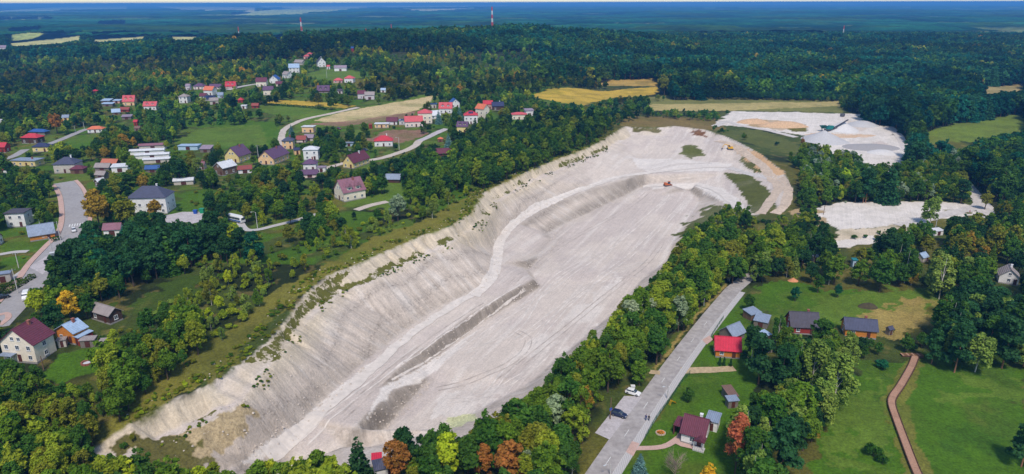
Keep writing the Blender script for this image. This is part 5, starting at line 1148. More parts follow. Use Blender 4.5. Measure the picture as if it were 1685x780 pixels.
def make_tree(kind, seed, n, size, lod=0):
    r = np.random.default_rng(seed); L = lobes(r, kind)
    cen, nor, shade = [], [], []
    tot = sum(q[3] ** 2 for q in L)
    for (x, y, z, R, zs) in L:
        m = max(6, int(n * R * R / tot))
        d = r.normal(size=(m, 3)); d /= np.linalg.norm(d, axis=1)[:, None]
        d[:, 2] = np.where(d[:, 2] < -.35, -d[:, 2], d[:, 2])
        rad = R * r.uniform(.35, 1.32, m) ** .75
        p = np.stack([x + d[:, 0] * rad, y + d[:, 1] * rad, z + d[:, 2] * rad * zs], 1)
        if kind == 'birch': p[:, 2] -= r.uniform(0, .07, m) * (d[:, 2] < .2)
        if kind == 'spruce':
            rr = np.hypot(p[:, 0], p[:, 1]); p[:, 2] -= rr * .35
        nn = d * .8 + r.normal(size=(m, 3)) * .55 + np.array((0, 0, .35))
        tone = r.uniform(.25, .75)
        cen.append(p); nor.append(nn); shade.append(np.clip(tone + r.normal(size=m) * .16, 0, 1))
    cen = np.concatenate(cen); nor = np.concatenate(nor); shade = np.concatenate(shade)
    cen[:, 2] = np.maximum(cen[:, 2], .02)
    crown = leaf_mesh("crown", cen, nor, size, shade)
    mb = MB(); tw = dict(broad=.016, tall=.011, birch=.009, pine=.012, spruce=.011, thuja=.008, shrub=.012)[kind]
    top = dict(broad=.75, tall=.9, birch=.9, pine=.9, spruce=.93, thuja=.8, shrub=.4)[kind]; sides = 7 if not lod else 4
    bx, by = r.uniform(-.02, .02, 2)
    mb.tube([(0, 0, -.06), (bx * .5, by * .5, top * .35), (bx, by, top * .7), (bx * .6, by * .6, top)], [tw * 1.35, tw, tw * .62, tw * .18], sides)
    pick = [L[i] for i in r.permutation(len(L))[:(7 if kind in ('broad', 'birch', 'pine', 'tall') else 3)]]
    if not lod:
        for (x, y, z, R, zs) in pick:
            z0 = max(.12, z - (.22 if kind in ('broad', 'tall', 'birch') else .05)); k = z0 / top
            mb.tube([(bx * k, by * k, z0), (x * .5, y * .5, (z0 + z) / 2 + .02), (x, y, z)], [tw * .5, tw * .33, tw * .1], 4)
    trunk = mb.mesh("trunk", {'birch': M_BIRCH, 'pine': M_PINEB}.get(kind, M_BARK))
    return trunk, crown
def joined(name, trunk, crown):
    """one mesh with trunk and crown, used only by the instanced woods"""
    vt = np.zeros(len(trunk.vertices) * 3, np.float32); trunk.vertices.foreach_get("co", vt); vc = np.zeros(len(crown.vertices) * 3, np.float32); crown.vertices.foreach_get("co", vc)
    ft = [tuple(p.vertices) for p in trunk.polygons]; nt = len(vt) // 3; nc = len(vc) // 3
    lt = np.array([i for f in ft for i in f], np.int32); sizes = [len(f) for f in ft]
    lv = np.concatenate([lt, np.arange(nc, dtype=np.int32) + nt]); tot = np.array(sizes + [4] * (nc // 4), np.int32); st = np.concatenate([[0], np.cumsum(tot)[:-1]]).astype(np.int32)
    me = bpy.data.meshes.new(name); me.vertices.add(nt + nc); me.vertices.foreach_set("co", np.concatenate([vt, vc]))
    me.loops.add(len(lv)); me.loops.foreach_set("vertex_index", lv); me.polygons.add(len(tot)); me.polygons.foreach_set("loop_start", st); me.polygons.foreach_set("loop_total", tot)
    me.update(calc_edges=True)
    sh = np.zeros(nc // 4, np.float32); crown.attributes["shade"].data.foreach_get("value", sh)
    me.attributes.new("shade", 'FLOAT', 'FACE').data.foreach_set("value", np.concatenate([np.full(len(ft), .5, np.float32), sh]))
    me.materials.append(M_LEAF); me.materials.append(trunk.materials[0])
    me.polygons.foreach_set("material_index", np.array([1] * len(ft) + [0] * (nc // 4), np.int32))
    return me
KIND = ['broad', 'tall', 'birch', 'pine', 'spruce', 'shrub', 'thuja']
NVAR = dict(broad=5, tall=3, birch=3, pine=4, spruce=2, shrub=3, thuja=1)
NEAR = dict(broad=(2600, .034), tall=(2200, .026), birch=(3400, .026), pine=(2800, .034), spruce=(2000, .034), shrub=(900, .075), thuja=(700, .05))
FARL = dict(broad=(420, .075), tall=(330, .06), birch=(330, .06), pine=(380, .075), spruce=(330, .07), shrub=(150, .16), thuja=(150, .1))
TREES = {}; WOODSRC = bpy.data.collections.new("wood_source"); SRC_INDEX = {}
_si = 0
for ki, k in enumerate(KIND):
    for j in range(NVAR[k]):
        TREES[k, j] = make_tree(k, 100 * ki + j, *NEAR[k])
        lt = make_tree(k, 100 * ki + j, *FARL[k], lod=1)
        for lod, (t, c) in enumerate((TREES[k, j], lt)):
            o = bpy.data.objects.new("wood_%03d" % _si, joined("wood_tree", t, c)); WOODSRC.objects.link(o); SRC_INDEX[k, j, lod] = _si; _si += 1

# tints (leaf albedo)
T = dict(mid=rgb(84, 110, 32), deep=rgb(60, 92, 34), dark=rgb(42, 72, 38), olive=rgb(108, 112, 36), light=rgb(120, 134, 38), lime=rgb(140, 154, 36), silver=rgb(126, 140, 108), yellow=rgb(182, 152, 40), amber=rgb(138, 116, 42), orange=rgb(142, 98, 46),
         rust=rgb(150, 90, 58), pine=rgb(46, 82, 46), bluegreen=rgb(34, 84, 58), bluespruce=rgb(88, 122, 116), grey=rgb(118, 112, 96), birch=rgb(108, 128, 56), purple=rgb(92, 40, 50))
TWORD = dict(mid='green', deep='deep green', dark='dark green', olive='olive green', light='light green', lime='lime green', silver='silvery', yellow='yellow', amber='amber', orange='orange-brown', rust='rust-brown', pine='dark green', bluegreen='blue-green', bluespruce='silver-blue', grey='grey', birch='pale green', purple='dark purple')
KNAME = dict(broad=('broadleaf_tree', 'broadleaf tree'), tall=('poplar_tree', 'slender leafy tree'), birch=('birch_tree', 'birch'), pine=('pine_tree', 'pine'), spruce=('spruce_tree', 'spruce'), shrub=('shrub', 'shrub'), thuja=('thuja', 'columnar thuja'))
TN = list(T)

# zones, by the pixel of the tree's foot: outline, density, kinds, tints, height range
PB = dict(broad=.6, tall=.25, birch=.1, pine=.05)
ZONES = [
 ([(-60, 640), (60, 616), (110, 612), (180, 600), (230, 570), (300, 520), (350, 560), (300, 640), (205, 700), (190, 740), (230, 820), (250, 1000), (-60, 1000)], .85, dict(broad=.4, shrub=.18, tall=.42), dict(mid=3, deep=3, light=2, olive=1.2, lime=.3), (5, 10.5)),
 ([(78, 478), (110, 492), (170, 492), (213, 476), (283, 450), (340, 430), (440, 440), (440, 400), (330, 396), (240, 402), (150, 420), (100, 440)], .62, dict(pine=.6, broad=.3, spruce=.1), dict(pine=4, dark=4, deep=1, bluegreen=1), (11, 15.5)),
 ([(200, 560), (250, 505), (340, 432), (440, 440), (520, 400), (600, 370), (700, 340), (760, 318), (795, 325), (740, 368), (600, 432), (500, 470), (440, 520), (380, 600), (300, 650), (215, 690), (180, 620)], .45, dict(birch=.28, tall=.2, shrub=.45, broad=.07), dict(light=3, birch=3, olive=2, mid=2, lime=.6), (2.2, 7.5)),
 ([(590, 335), (650, 292), (640, 262), (740, 258), (800, 226), (870, 206), (960, 192), (1005, 205), (985, 234), (900, 268), (800, 312), (760, 332), (690, 345)], .55, dict(broad=.6, tall=.25, shrub=.1, pine=.05), dict(deep=3, mid=3, dark=2, light=1), (7, 12.5)),
 ([(1108, 400), (1150, 342), (1245, 350), (1300, 352), (1345, 375), (1320, 408), (1240, 446), (1200, 466), (1150, 445)], .45, dict(broad=.5, tall=.25, shrub=.25), dict(mid=3, deep=2, light=2, dark=1), (4, 10)),
 ([(1312, 330), (1318, 258), (1345, 250), (1440, 288), (1500, 282), (1590, 262), (1588, 300), (1604, 334), (1460, 332), (1380, 334)], .55, dict(broad=.7, tall=.15, shrub=.15), dict(deep=3, mid=3, silver=1.5, light=1.5, olive=1, lime=.3), (6, 12)),
 ([(1225, 470), (1240, 450), (1320, 412), (1380, 412), (1450, 404), (1530, 378), (1600, 364), (1690, 340), (1690, 478), (1600, 505), (1550, 495), (1542, 472), (1430, 474), (1345, 470), (1300, 455), (1245, 470)], .42, dict(broad=.5, birch=.2, spruce=.12, tall=.12, shrub=.06), dict(deep=3, dark=3, mid=2, olive=1, birch=1, amber=.1), (7, 14)),
 ([(1217, 612), (1240, 545), (1290, 560), (1360, 565), (1402, 585), (1398, 640), (1362, 700), (1342, 760), (1330, 900), (1220, 900), (1217, 720), (1224, 700)], .62, dict(pine=.32, birch=.33, broad=.35), dict(deep=3, mid=2, birch=2, dark=2, olive=1), (9, 15)),
 ([(1112, 158), (1382, 161), (1382, 167), (1112, 164)], .95, dict(broad=1), dict(dark=3, deep=1), (5, 8)),
 ([(1395, 588), (1440, 572), (1500, 562), (1524, 578), (1490, 592), (1430, 602)], .4, dict(broad=.7, shrub=.3), dict(deep=3, dark=2), (3.5, 6)),
 ([(1500, 585), (1530, 562), (1545, 540), (1600, 505), (1700, 475), (1760, 600), (1600, 612), (1540, 606)], .42, dict(pine=.5, birch=.2, broad=.2, spruce=.1), dict(pine=4, deep=2, dark=2, birch=1), (11, 16)),
]
KEEP = [     # parts of the picture where open ground shows
 [(376, 357), (406, 359), (406, 374), (380, 371)], [(1626, 442), (1668, 442), (1668, 468), (1626, 468)], [(1500, 424), (1522, 424), (1522, 436), (1500, 436)],
 [(215, 702), (262, 668), (395, 600), (444, 556), (480, 515), (540, 452), (627, 416), (740, 372), (790, 338), (800, 314), (870, 280), (905, 267), (985, 234), (1015, 210), (1110, 207), (1200, 224), (1290, 252), (1312, 300), (1310, 348), (1235, 350), (1232, 330), (1195, 335), (1150, 360), (1112, 398), (1100, 430), (1040, 478), (1000, 520), (930, 582), (880, 628), (820, 672), (750, 692), (640, 708), (560, 728), (440, 756), (390, 762), (330, 752), (250, 735)],
 [(1178, 208), (1205, 183), (1418, 186), (1425, 200), (1460, 214), (1490, 250), (1480, 268), (1440, 268), (1400, 250), (1340, 236), (1300, 236)],
 [(1342, 345), (1380, 334), (1570, 333), (1590, 345), (1540, 362), (1440, 374), (1380, 380), (1375, 400), (1440, 398), (1450, 402), (1378, 410), (1350, 364)], [(1586, 298), (1600, 300), (1632, 330), (1622, 365), (1606, 350), (1560, 355), (1580, 340), (1604, 334)],
 [(958, 784), (1003, 722), (976, 712), (1026, 650), (1056, 648), (1085, 606), (1155, 518), (1200, 468), (1222, 470), (1188, 524), (1180, 545), (1172, 560), (1175, 600), (1215, 602), (1212, 640), (1190, 700), (1195, 760), (1150, 760), (1060, 770), (1020, 784)],
 [(0, 548), (40, 480), (48, 440), (75, 428), (106, 400), (108, 370), (106, 330), (92, 300), (112, 296), (132, 318), (148, 345), (142, 382), (125, 392), (100, 428), (62, 468), (22, 530)],
 [(1400, 608), (1450, 590), (1500, 598), (1690, 618), (1690, 700), (1640, 780), (1340, 780), (1355, 700)],
 [(1250, 490), (1310, 462), (1345, 480), (1430, 480), (1535, 482), (1538, 520), (1440, 528), (1300, 515), (1256, 516)],
 [(262, 358), (300, 350), (335, 350), (350, 353), (335, 362), (290, 366)], [(290, 230), (330, 213), (400, 206), (450, 207), (448, 236), (380, 238)], [(425, 174), (520, 180), (555, 188), (500, 195), (432, 184)], [(442, 165), (500, 167), (582, 175), (500, 173)],
 [(462, 244), (464, 220), (480, 205), (510, 196), (560, 184), (715, 156), (690, 178), (650, 196), (560, 207), (505, 205), (474, 222), (470, 244)], [(602, 232), (640, 215), (698, 216), (690, 228), (650, 236)],
 [(535, 280), (570, 266), (650, 250), (690, 232), (735, 210), (735, 217), (690, 240), (655, 258), (570, 273)],
 [(880, 156), (905, 147), (960, 147), (985, 151), (1080, 143), (1076, 155), (1010, 160), (960, 173), (900, 164)], [(1000, 132), (1078, 131), (1078, 141), (1000, 140)], [(1070, 166), (1200, 164), (1380, 168), (1380, 180), (1200, 180), (1070, 179)],
 [(1510, 224), (1560, 207), (1690, 186), (1690, 212), (1600, 230), (1515, 236)], [(1600, 144), (1690, 140), (1690, 150), (1620, 156)],
 [(190, 712), (222, 668), (290, 622), (360, 572), (420, 512), (465, 470), (530, 432), (612, 398), (728, 354), (772, 322), (795, 312), (790, 335), (738, 374), (625, 418), (540, 455), (505, 484), (478, 520), (440, 562), (390, 604), (283, 664), (217, 700)], [(1022, 202), (1060, 196), (1180, 200), (1165, 212), (1110, 207), (1030, 207)], [(500, 122), (540, 114), (588, 118), (590, 126), (540, 130)], [(1212, 262), (1290, 250), (1312, 300), (1310, 348), (1240, 345), (1200, 290)],
 [(545, 338), (600, 328), (650, 318), (690, 310), (640, 338), (590, 350)], [(180, 498), (260, 466), (330, 446), (335, 456), (240, 500), (200, 520)], [(100, 232), (140, 222), (165, 230), (130, 240)], [(75, 620), (100, 585), (150, 580), (170, 590), (150, 608), (100, 622)],
 [(0, 400), (60, 396), (110, 398), (70, 410), (0, 420)], [(0, 455), (60, 448), (62, 462), (0, 500)], [(395, 366), (450, 370), (520, 350), (520, 356), (450, 378), (400, 382)], [(8, 264), (42, 246), (46, 250), (12, 268)], [(78, 240), (145, 212), (148, 216), (84, 243)], [(375, 149), (425, 136), (428, 141), (380, 152)],
]
def zone_defaults(u, v, y, nz):
    if v < 100 and u < 470 or v < 86 or (u > 880 and v < 135) or (u > 1090 and v < 165) or u > 1400 and v < 330: return 'forest'
    if u < 880 and v > 84: return 'village'
    return 'mixed'

def weighted(r, d):
    k = list(d); w = np.array([d[q] for q in k], float); return k[int(r.choice(len(k), p=w / w.sum()))]
def wchoice(d, n):
    k = list(d); w = np.array([d[q] for q in k], float); return np.array(k, object)[rng.choice(len(k), size=n, p=w / w.sum())]

def scatter():
    xs, ys = [], []
    for y0, y1, s in ((92, 420, 2.9), (420, 800, 3.7), (800, 1300, 5.4), (1300, 1900, 6.5)):
        gy = np.arange(y0, y1, s)
        for y in gy:
            hw = 0.74 * y + 40; gx = np.arange(-hw, hw, s)
            xs.append(gx + rng.uniform(-.48, .48, len(gx)) * s); ys.append(y + rng.uniform(-.48, .48, len(gx)) * s)
    x = np.concatenate(xs); y = np.concatenate(ys); z = ter(x, y)
    u, v, dep = project(x, y, z)
    n = len(x); ok = np.ones(n, bool)
    # chalk and roads stay bare
    gi = ingrid(x, y); k = np.nonzero(gi)[0]; pit = np.zeros(n, bool)
    pit[k] = (bil(GIN.astype(float), x[k], y[k]) > .4)
    green_in = inpoly(u, v, ZONES[4][0]) & (v > 345) & (u > 1120)
    nl = inpoly(u, v, [(185, 705), (250, 722), (300, 742), (330, 768), (400, 778), (400, 900), (180, 900)]); green_in |= nl
    ok &= ~pit | green_in
    for c, w in ROADS:
        bx0, by0 = c.min(0) - w; bx1, by1 = c.max(0) + w
        q = np.nonzero((x > bx0) & (x < bx1) & (y > by0) & (y < by1))[0]
        if len(q):
            d, _, _ = seg_near(x[q], y[q], [tuple(p) for p in c]); ok[q] &= d > w + .6
    for L in LAND:
        cx, cy, R = L[5]; ok &= np.hypot(x - cx, y - cy) > R + .8
    kind = np.full(n, '', object); tint = np.full(n, '', object); h = np.zeros(n); p = np.zeros(n); done = np.zeros(n, bool)
    cl = fbm(x / 38., y / 38., 201, 3); cl2 = fbm(x / 16., y / 16., 205, 3)
    def fill(m, dens, kd, td, hr):
        q = np.nonzero(m)[0]
        if len(q) == 0: return
        kind[q] = wchoice(kd, len(q)); tint[q] = wchoice(td, len(q)); h[q] = rng.uniform(hr[0], hr[1], len(q)); p[q] = dens; done[q] = True
    # world-space strips: beside the main road and along the near rim
    dm, _, _ = seg_near(x, y, [tuple(q) for q in MAIN]); left = x < np.interp(y, [q[1] for q in MAIN], [q[0] for q in MAIN])
    m = (dm < 31) & left & ~pit & (y < 268); fill(m, .8, dict(broad=.45, tall=.45, birch=.07, shrub=.03), dict(mid=4, deep=3, light=2, olive=1, silver=.35, amber=.06), (7.5, 13.5))
    m = (y < 150) & (x < 14) & (x > -82) & ~pit & ~done; fill(m, 1.0, dict(broad=.5, tall=.26, spruce=.1, pine=.14), dict(mid=3, deep=3, light=2, lime=.5, orange=.06, amber=.15, dark=1), (5, 13.5))
    fill(nl & pit & ~done, .5, dict(shrub=.6, broad=.2, tall=.2), dict(olive=3, mid=2, light=2, deep=1), (2, 6))
    for poly, dens, kd, td, hr in ZONES:
        fill(inpoly(u, v, poly) & ~done, dens, kd, td, hr)
    forest = (((v < 100) & (u < 470)) | (v < 86) | ((u > 880) & (v < 137)) | ((u > 1090) & (v < 165)) | ((u > 1400) & (v < 335)) | (dep > 1050)) & ~done
    fc = forest & (cl > .47)
    fill(fc, .95, dict(pine=.62, spruce=.2, broad=.18), dict(pine=4, bluegreen=3, dark=2, deep=.4), (14, 21))
    fill(forest & ~done, .9, dict(broad=.66, pine=.18, tall=.1, birch=.06), dict(deep=4, dark=3.5, mid=1.4, bluegreen=1.5, olive=.25, amber=.02, light=.15), (12, 19))
    mx = ~done & (u > 880) & (v < 345)
    fill(mx & (cl > .43), .5, dict(broad=.62, tall=.14, shrub=.24), dict(deep=3, dark=2, mid=2, olive=1), (4, 10))
    vil = ~done & (u <= 900) & (v < 640)
    fill(vil & (cl2 > .40), .44, dict(broad=.62, shrub=.2, tall=.06, spruce=.06, pine=.06), dict(deep=3, dark=2.4, mid=2.4, olive=1.2, light=.9, amber=.05), (4.5, 10.5))
    fill(vil & ~done, .09, dict(shrub=.7, broad=.3), dict(deep=2, mid=2, olive=2), (1.5, 5))
    fill(~done & (u > 1200) & (v > 345) & (v < 420), .3, dict(broad=.6, shrub=.4), dict(deep=2, mid=2, olive=2), (3, 8))
    sm = kind == 'shrub'; h[sm] = np.minimum(h[sm] * .5, rng.uniform(1.2, 3.6, sm.sum())); h *= rng.uniform(.85, 1.12, n)
    ok &= (p > 0) & (rng.uniform(0, 1, n) < p)
    # crowns must not cover open ground or houses that the picture shows
    q = np.nonzero(ok)[0]; bad = np.zeros(len(q), bool); ppm = F / dep[q]; hp = h[q] * ppm * .93; rp = np.where(np.isin(kind[q], ['broad', 'shrub', 'pine']), .30, .16) * h[q] * ppm
    tiny = hp < 3
    for fx, fy in ((0, .98), (0, .7), (-.8, .6), (.8, .6), (-.8, .35), (.8, .35), (0, .3)):
        su = u[q] + fx * rp; sv = v[q] - fy * hp
        for poly in KEEP: bad |= inpoly(su, sv, poly)
        for poly in FAR_KEEP: bad |= inpoly(su, sv, poly)
        for L in LAND:
            b = L[4]; bad |= (su > b[0] - .5) & (su < b[2] + .5) & (sv > b[1] + (b[3] - b[1]) * .1) & (sv < b[3] - (b[3] - b[1]) * .08) & (dep[q] < L[3])
    for poly in KEEP: bad |= inpoly(u[q], v[q], poly) & ~(dep[q] > 1000)
    for poly in FAR_KEEP: bad |= inpoly(u[q], v[q], poly)
    q = q[~bad]
    return dict(x=x[q], y=y[q], z=z[q], u=u[q], v=v[q], dep=dep[q], h=h[q], kind=kind[q], tint=tint[q])
SC = scatter()
def verge(line, lo, hi, n_per, h0, h1, umax, tints, thr):
    """weeds and low bushes along the broken lip of the pit"""
    c = resample(line, 1.0); t = np.gradient(c, axis=0); t /= np.linalg.norm(t, axis=1)[:, None]; nr = np.stack([-t[:, 1], t[:, 0]], 1)
    i = np.repeat(np.arange(len(c)), n_per); o = rng.uniform(lo, hi, len(i)); x = c[i, 0] + nr[i, 0] * o + rng.uniform(-.5, .5, len(i)); y = c[i, 1] + nr[i, 1] * o + rng.uniform(-.5, .5, len(i))
    m = fbm(x / 5., y / 5., 401, 3) > thr; x, y = x[m], y[m]; z = ter(x, y); u, v, dep = project(x, y, z); m = u < umax; x, y, z, u, v, dep = (q[m] for q in (x, y, z, u, v, dep)); n = len(x)
    add = dict(x=x, y=y, z=z - .05, u=u, v=v, dep=dep, h=rng.uniform(h0, h1, n) * rng.uniform(.7, 1, n), kind=np.full(n, 'shrub', object), tint=wchoice(tints, n))
    for k in SC: SC[k] = np.concatenate([SC[k], add[k]])
verge(CREST, .3, 6.5, 4, .35, 1.5, 1010, dict(olive=4, light=3, mid=2, lime=.5, deep=1), .44)
verge(LEDGE2, -1.2, 1.6, 3, .3, 1.1, 1000, dict(olive=3, mid=2, deep=2, light=1), .54)

# trees picked out one by one: kind, foot pixel, height in metres, tint, label
HAND = [
 ('tall', 1209, 779, 14.5, 'rust', "rust-brown dying tree right of the white bungalow with plum roof"),
 ('spruce', 1052, 784, 6.2, 'bluespruce', "silver-blue spruce at the garden entrance beside the main road"),
 ('broad', 1164, 800, 5.5, 'yellow', "yellow treetop at the bottom edge below the white bungalow"),
 ('broad', 655, 792, 10.5, 'orange', "round orange-brown tree above the red-roofed shed at the bottom edge"),
 ('tall', 797, 792, 9.0, 'orange', "narrow orange-brown tree at the bottom edge, left of the bigger orange one"),
 ('broad', 840, 797, 11.0, 'orange', "biggest orange-brown tree at the bottom edge below the quarry"),
 ('broad', 737, 790, 12.0, 'lime', "lime green tree at the bottom edge, left of the orange-brown trees"),
 ('broad', 770, 788, 12.0, 'deep', "deep green tree between the lime green and the orange-brown tree"),
 ('pine', 668, 776, 11.5, 'dark', "tall dark pine behind the round orange-brown tree at the bottom"),
 ('spruce', 592, 796, 12.0, 'dark', "dark green spruce left of the dark-roofed house at the bottom"),
 ('broad', 165, 378, 17.0, 'amber', "large yellowing linden on the left of the white church hall"),
 ('broad', 212, 378, 15.0, 'olive', "large olive green linden in front of the white church hall"),
 ('broad', 257, 362, 9.5, 'amber', "yellowing tree in front of the church hall's wall"),
 ('broad', 239, 318, 10.0, 'amber', "rusty-green round tree behind the church hall's roof"),
 ('broad', 119, 533, 10.5, 'yellow', "yellow-topped tree left of the dark timber barn"),
 ('broad', 70, 522, 9.5, 'lime', "bright green tree between the street and the big cream house"),
 ('broad', 385, 402, 8.5, 'lime', "lime green tree beside the parked coach"),
 ('broad', 363, 512, 5.5, 'lime', "small round lime green tree right of the dark timber barn"),
 ('birch', 433, 372, 6.5, 'lime', "small yellow-green tree right of the street lamp"),
 ('broad', 248, 560, 10.0, 'deep', "big dark green tree below the dark timber barn"),
 ('broad', 297, 303, 15.0, 'dark', "huge dark green tree right of the white greenhouses"),
 ('birch', 327, 292, 11.0, 'birch', "pale weeping willow beside the timber chalet"),
 ('broad', 655, 364, 12.5, 'silver', "tall silvery willow near the quarry edge right of the pink villa"),
 ('broad', 676, 336, 11.0, 'mid', "green tree right of the barn with blue-grey roof"),
 ('birch', 1530, 370, 14.0, 'birch', "tall white-stemmed birch at the edge of the lower white yard"),
 ('broad', 1447, 480, 13.5, 'deep', "big round dark green tree at the top of the mown meadow"),
 ('birch', 1545, 492, 17.5, 'birch', "tall pale birch right of the mown meadow"),
 ('birch', 1372, 668, 15.5, 'birch', "front weeping birch in the clump left of the green meadow"),
 ('birch', 1335, 640, 15.0, 'birch', "weeping birch in front of the red timber house"),
 ('birch', 1392, 610, 12.0, 'birch', "weeping birch left of the orange log house"),
 ('pine', 1248, 632, 15.5, 'pine', "tall pine right of the crimson-roofed cottage"),
 ('pine', 1285, 640, 13.5, 'pine', "second tall pine right of the crimson-roofed cottage"),
 ('pine', 1284, 788, 15.5, 'pine', "big pine at the bottom edge right of the rust-brown tree"),
 ('broad', 1335, 728, 6.5, 'amber', "small yellowing tree on the edge of the green meadow"),
 ('pine', 1570, 613, 16.5, 'pine', "tall pine right of the top end of the boardwalk"),
 ('birch', 1604, 612, 14.0, 'birch', "birch between two pines at the top of the green meadow"),
 ('pine', 1648, 606, 17.0, 'pine', "tallest pine at the right edge of the green meadow"),
 ('pine', 1680, 768, 11.0, 'pine', "pine cut by the right edge beside the green meadow"),
 ('shrub', 1437, 752, 3.8, 'deep', "broad green bush on the meadow left of the boardwalk"),
 ('shrub', 1452, 764, 3.0, 'deep', "smaller bush just below the broad bush on the meadow"),
 ('shrub', 1452, 607, 3.4, 'bluegreen', "round dark bush at the top of the green meadow"),
 ('shrub', 1467, 545, 1.8, 'dark', "small ball-shaped bush right of the orange log house"),
 ('broad', 1132, 662, 4.6, 'deep', "small dark tree on the bungalow's lawn beside the fence"),
 ('thuja', 1184, 601, 2.9, 'dark', "left one of three small thujas by the crimson-roofed cottage"),
 ('thuja', 1191, 602, 3.1, 'dark', "middle one of three small thujas by the crimson-roofed cottage"),
 ('thuja', 1202, 603, 2.8, 'dark', "right one of three small thujas by the crimson-roofed cottage"),
 ('broad', 1232, 512, 6.5, 'deep', "dark bushy tree at the road bend above the wood store"),
 ('broad', 1093, 157, 21.0, 'olive', "large lone brownish tree beside the mustard-yellow field"),
 ('broad', 985, 140, 9.0, 'light', "light green tree between the two mustard-yellow fields"),
 ('shrub', 1027, 168, 6.0, 'dark', "round dark bush in front of the mustard-yellow field"),
 ('spruce', 738, 246, 10.0, 'bluespruce', "blue spruce beside the small orange-roofed hut"),
 ('spruce', 757, 200, 12.0, 'bluespruce', "blue spruce left of the white house with red solar roof"),
 ('spruce', 722, 204, 10.0, 'bluespruce', "blue spruce in front of the house with big white roof"),
 ('spruce', 782, 220, 11.0, 'dark', "dark spruce in front of the white house with red solar roof"),
 ('broad', 95, 220, 14.0, 'orange', "tree with rusty orange top above the upper street"),
 ('spruce', 480, 222, 7.0, 'bluespruce', "small blue spruce beside the field track"),
 ('spruce', 470, 160, 17.0, 'dark', "tall dark spruce below the white house with blue roof"),
 ('broad', 1308, 495, 5.5, 'bluegreen', "dark bushy tree on the lawn below the orange sand pile"),
 ('broad', 1345, 482, 7.0, 'deep', "left of two dark bushy trees at the top of the lawn"),
 ('broad', 1378, 490, 5.5, 'bluegreen', "right of two dark bushy trees at the top of the lawn"),
 ('broad', 914, 705, 9.5, 'silver', "silvery willow in the belt left of the lay-by"),
 ('broad', 1000, 645, 13.5, 'mid', "big white-limbed tree above the white parked car"),
 ('broad', 1620, 345, 10.0, 'olive', "olive willow right of the chalk track junction"),
 ('spruce', 1441, 420, 11.0, 'dark', "dark spruce below the lower white yard"),
 ('broad', 1460, 425, 13.0, 'dark', "dark round tree right of the spruce below the lower white yard"),
 ('broad', 1590, 420, 11.0, 'amber', "yellowing tree below the chalk track junction"),
 ('broad', 1320, 240, 6.0, 'orange', "small rusty-orange tree left of the pale grey stone cone"),
]
hx = [G(a[1], min(a[2], 900)) for a in HAND]
for key, val in dict(x=[p[0] for p in hx], y=[p[1] for p in hx], z=[p[2] for p in hx], u=[a[1] for a in HAND], v=[a[2] for a in HAND], dep=[float(project(*p)[2]) for p in hx], h=[a[3] for a in HAND]).items():
    SC[key] = np.concatenate([np.array(val, float), SC[key]])
SC['kind'] = np.concatenate([np.array([a[0] for a in HAND], object), SC['kind']]); SC['tint'] = np.concatenate([np.array([a[4] for a in HAND], object), SC['tint']])
nh = len(HAND); N = len(SC['x'])
# scattered trees keep off the ones placed by hand, and out of their sight line
keep = np.ones(N, bool)
for i in range(nh):
    hp = SC['h'][i] * F / SC['dep'][i] * .93; rp = hp * (.26 if SC['kind'][i] in ('broad', 'shrub', 'pine') else .15)
    near = np.hypot(SC['x'] - SC['x'][i], SC['y'] - SC['y'][i]) < SC['h'][i] * .22 + 1.0
    htop = SC['v'] - SC['h'] * F / SC['dep'] * .93
    front = (SC['dep'] < SC['dep'][i]) & (np.abs(SC['u'] - SC['u'][i]) < rp * 1.2) & (htop < SC['v'][i] - hp * .35) & (SC['v'] > SC['v'][i] - hp)
    keep[nh:] &= ~(near | front)[nh:]
for key in SC: SC[key] = SC[key][keep]
N = len(SC['x'])
var = np.array([int(rng.integers(0, NVAR[k])) for k in SC['kind']]); rotz = rng.uniform(0, 2 * PI, N); wid = rng.uniform(.88, 1.18, N)
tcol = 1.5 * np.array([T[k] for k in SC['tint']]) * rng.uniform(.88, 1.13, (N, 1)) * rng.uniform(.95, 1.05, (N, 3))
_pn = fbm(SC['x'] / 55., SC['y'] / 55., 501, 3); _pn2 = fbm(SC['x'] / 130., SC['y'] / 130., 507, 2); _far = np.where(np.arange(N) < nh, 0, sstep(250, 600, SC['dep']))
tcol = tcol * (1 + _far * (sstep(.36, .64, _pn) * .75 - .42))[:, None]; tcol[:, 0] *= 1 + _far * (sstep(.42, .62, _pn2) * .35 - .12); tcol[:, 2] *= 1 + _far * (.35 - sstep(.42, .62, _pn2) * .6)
mid_v = SC['v'] - SC['h'] * F / SC['dep'] * .5
inview = (SC['u'] > -5) & (SC['u'] < 1690) & (mid_v > 0) & (mid_v < 785)
size = np.where(inview, SC['h'] / SC['dep'], 0)
single = np.zeros(N, bool); single[:nh] = True
for k in KIND:
    q = np.nonzero((SC['kind'] == k) & inview)[0]; q = q[np.argsort(-size[q])]
    single[q[:(295 if k != 'thuja' else 10) - int((SC['kind'][:nh] == k).sum())]] = True
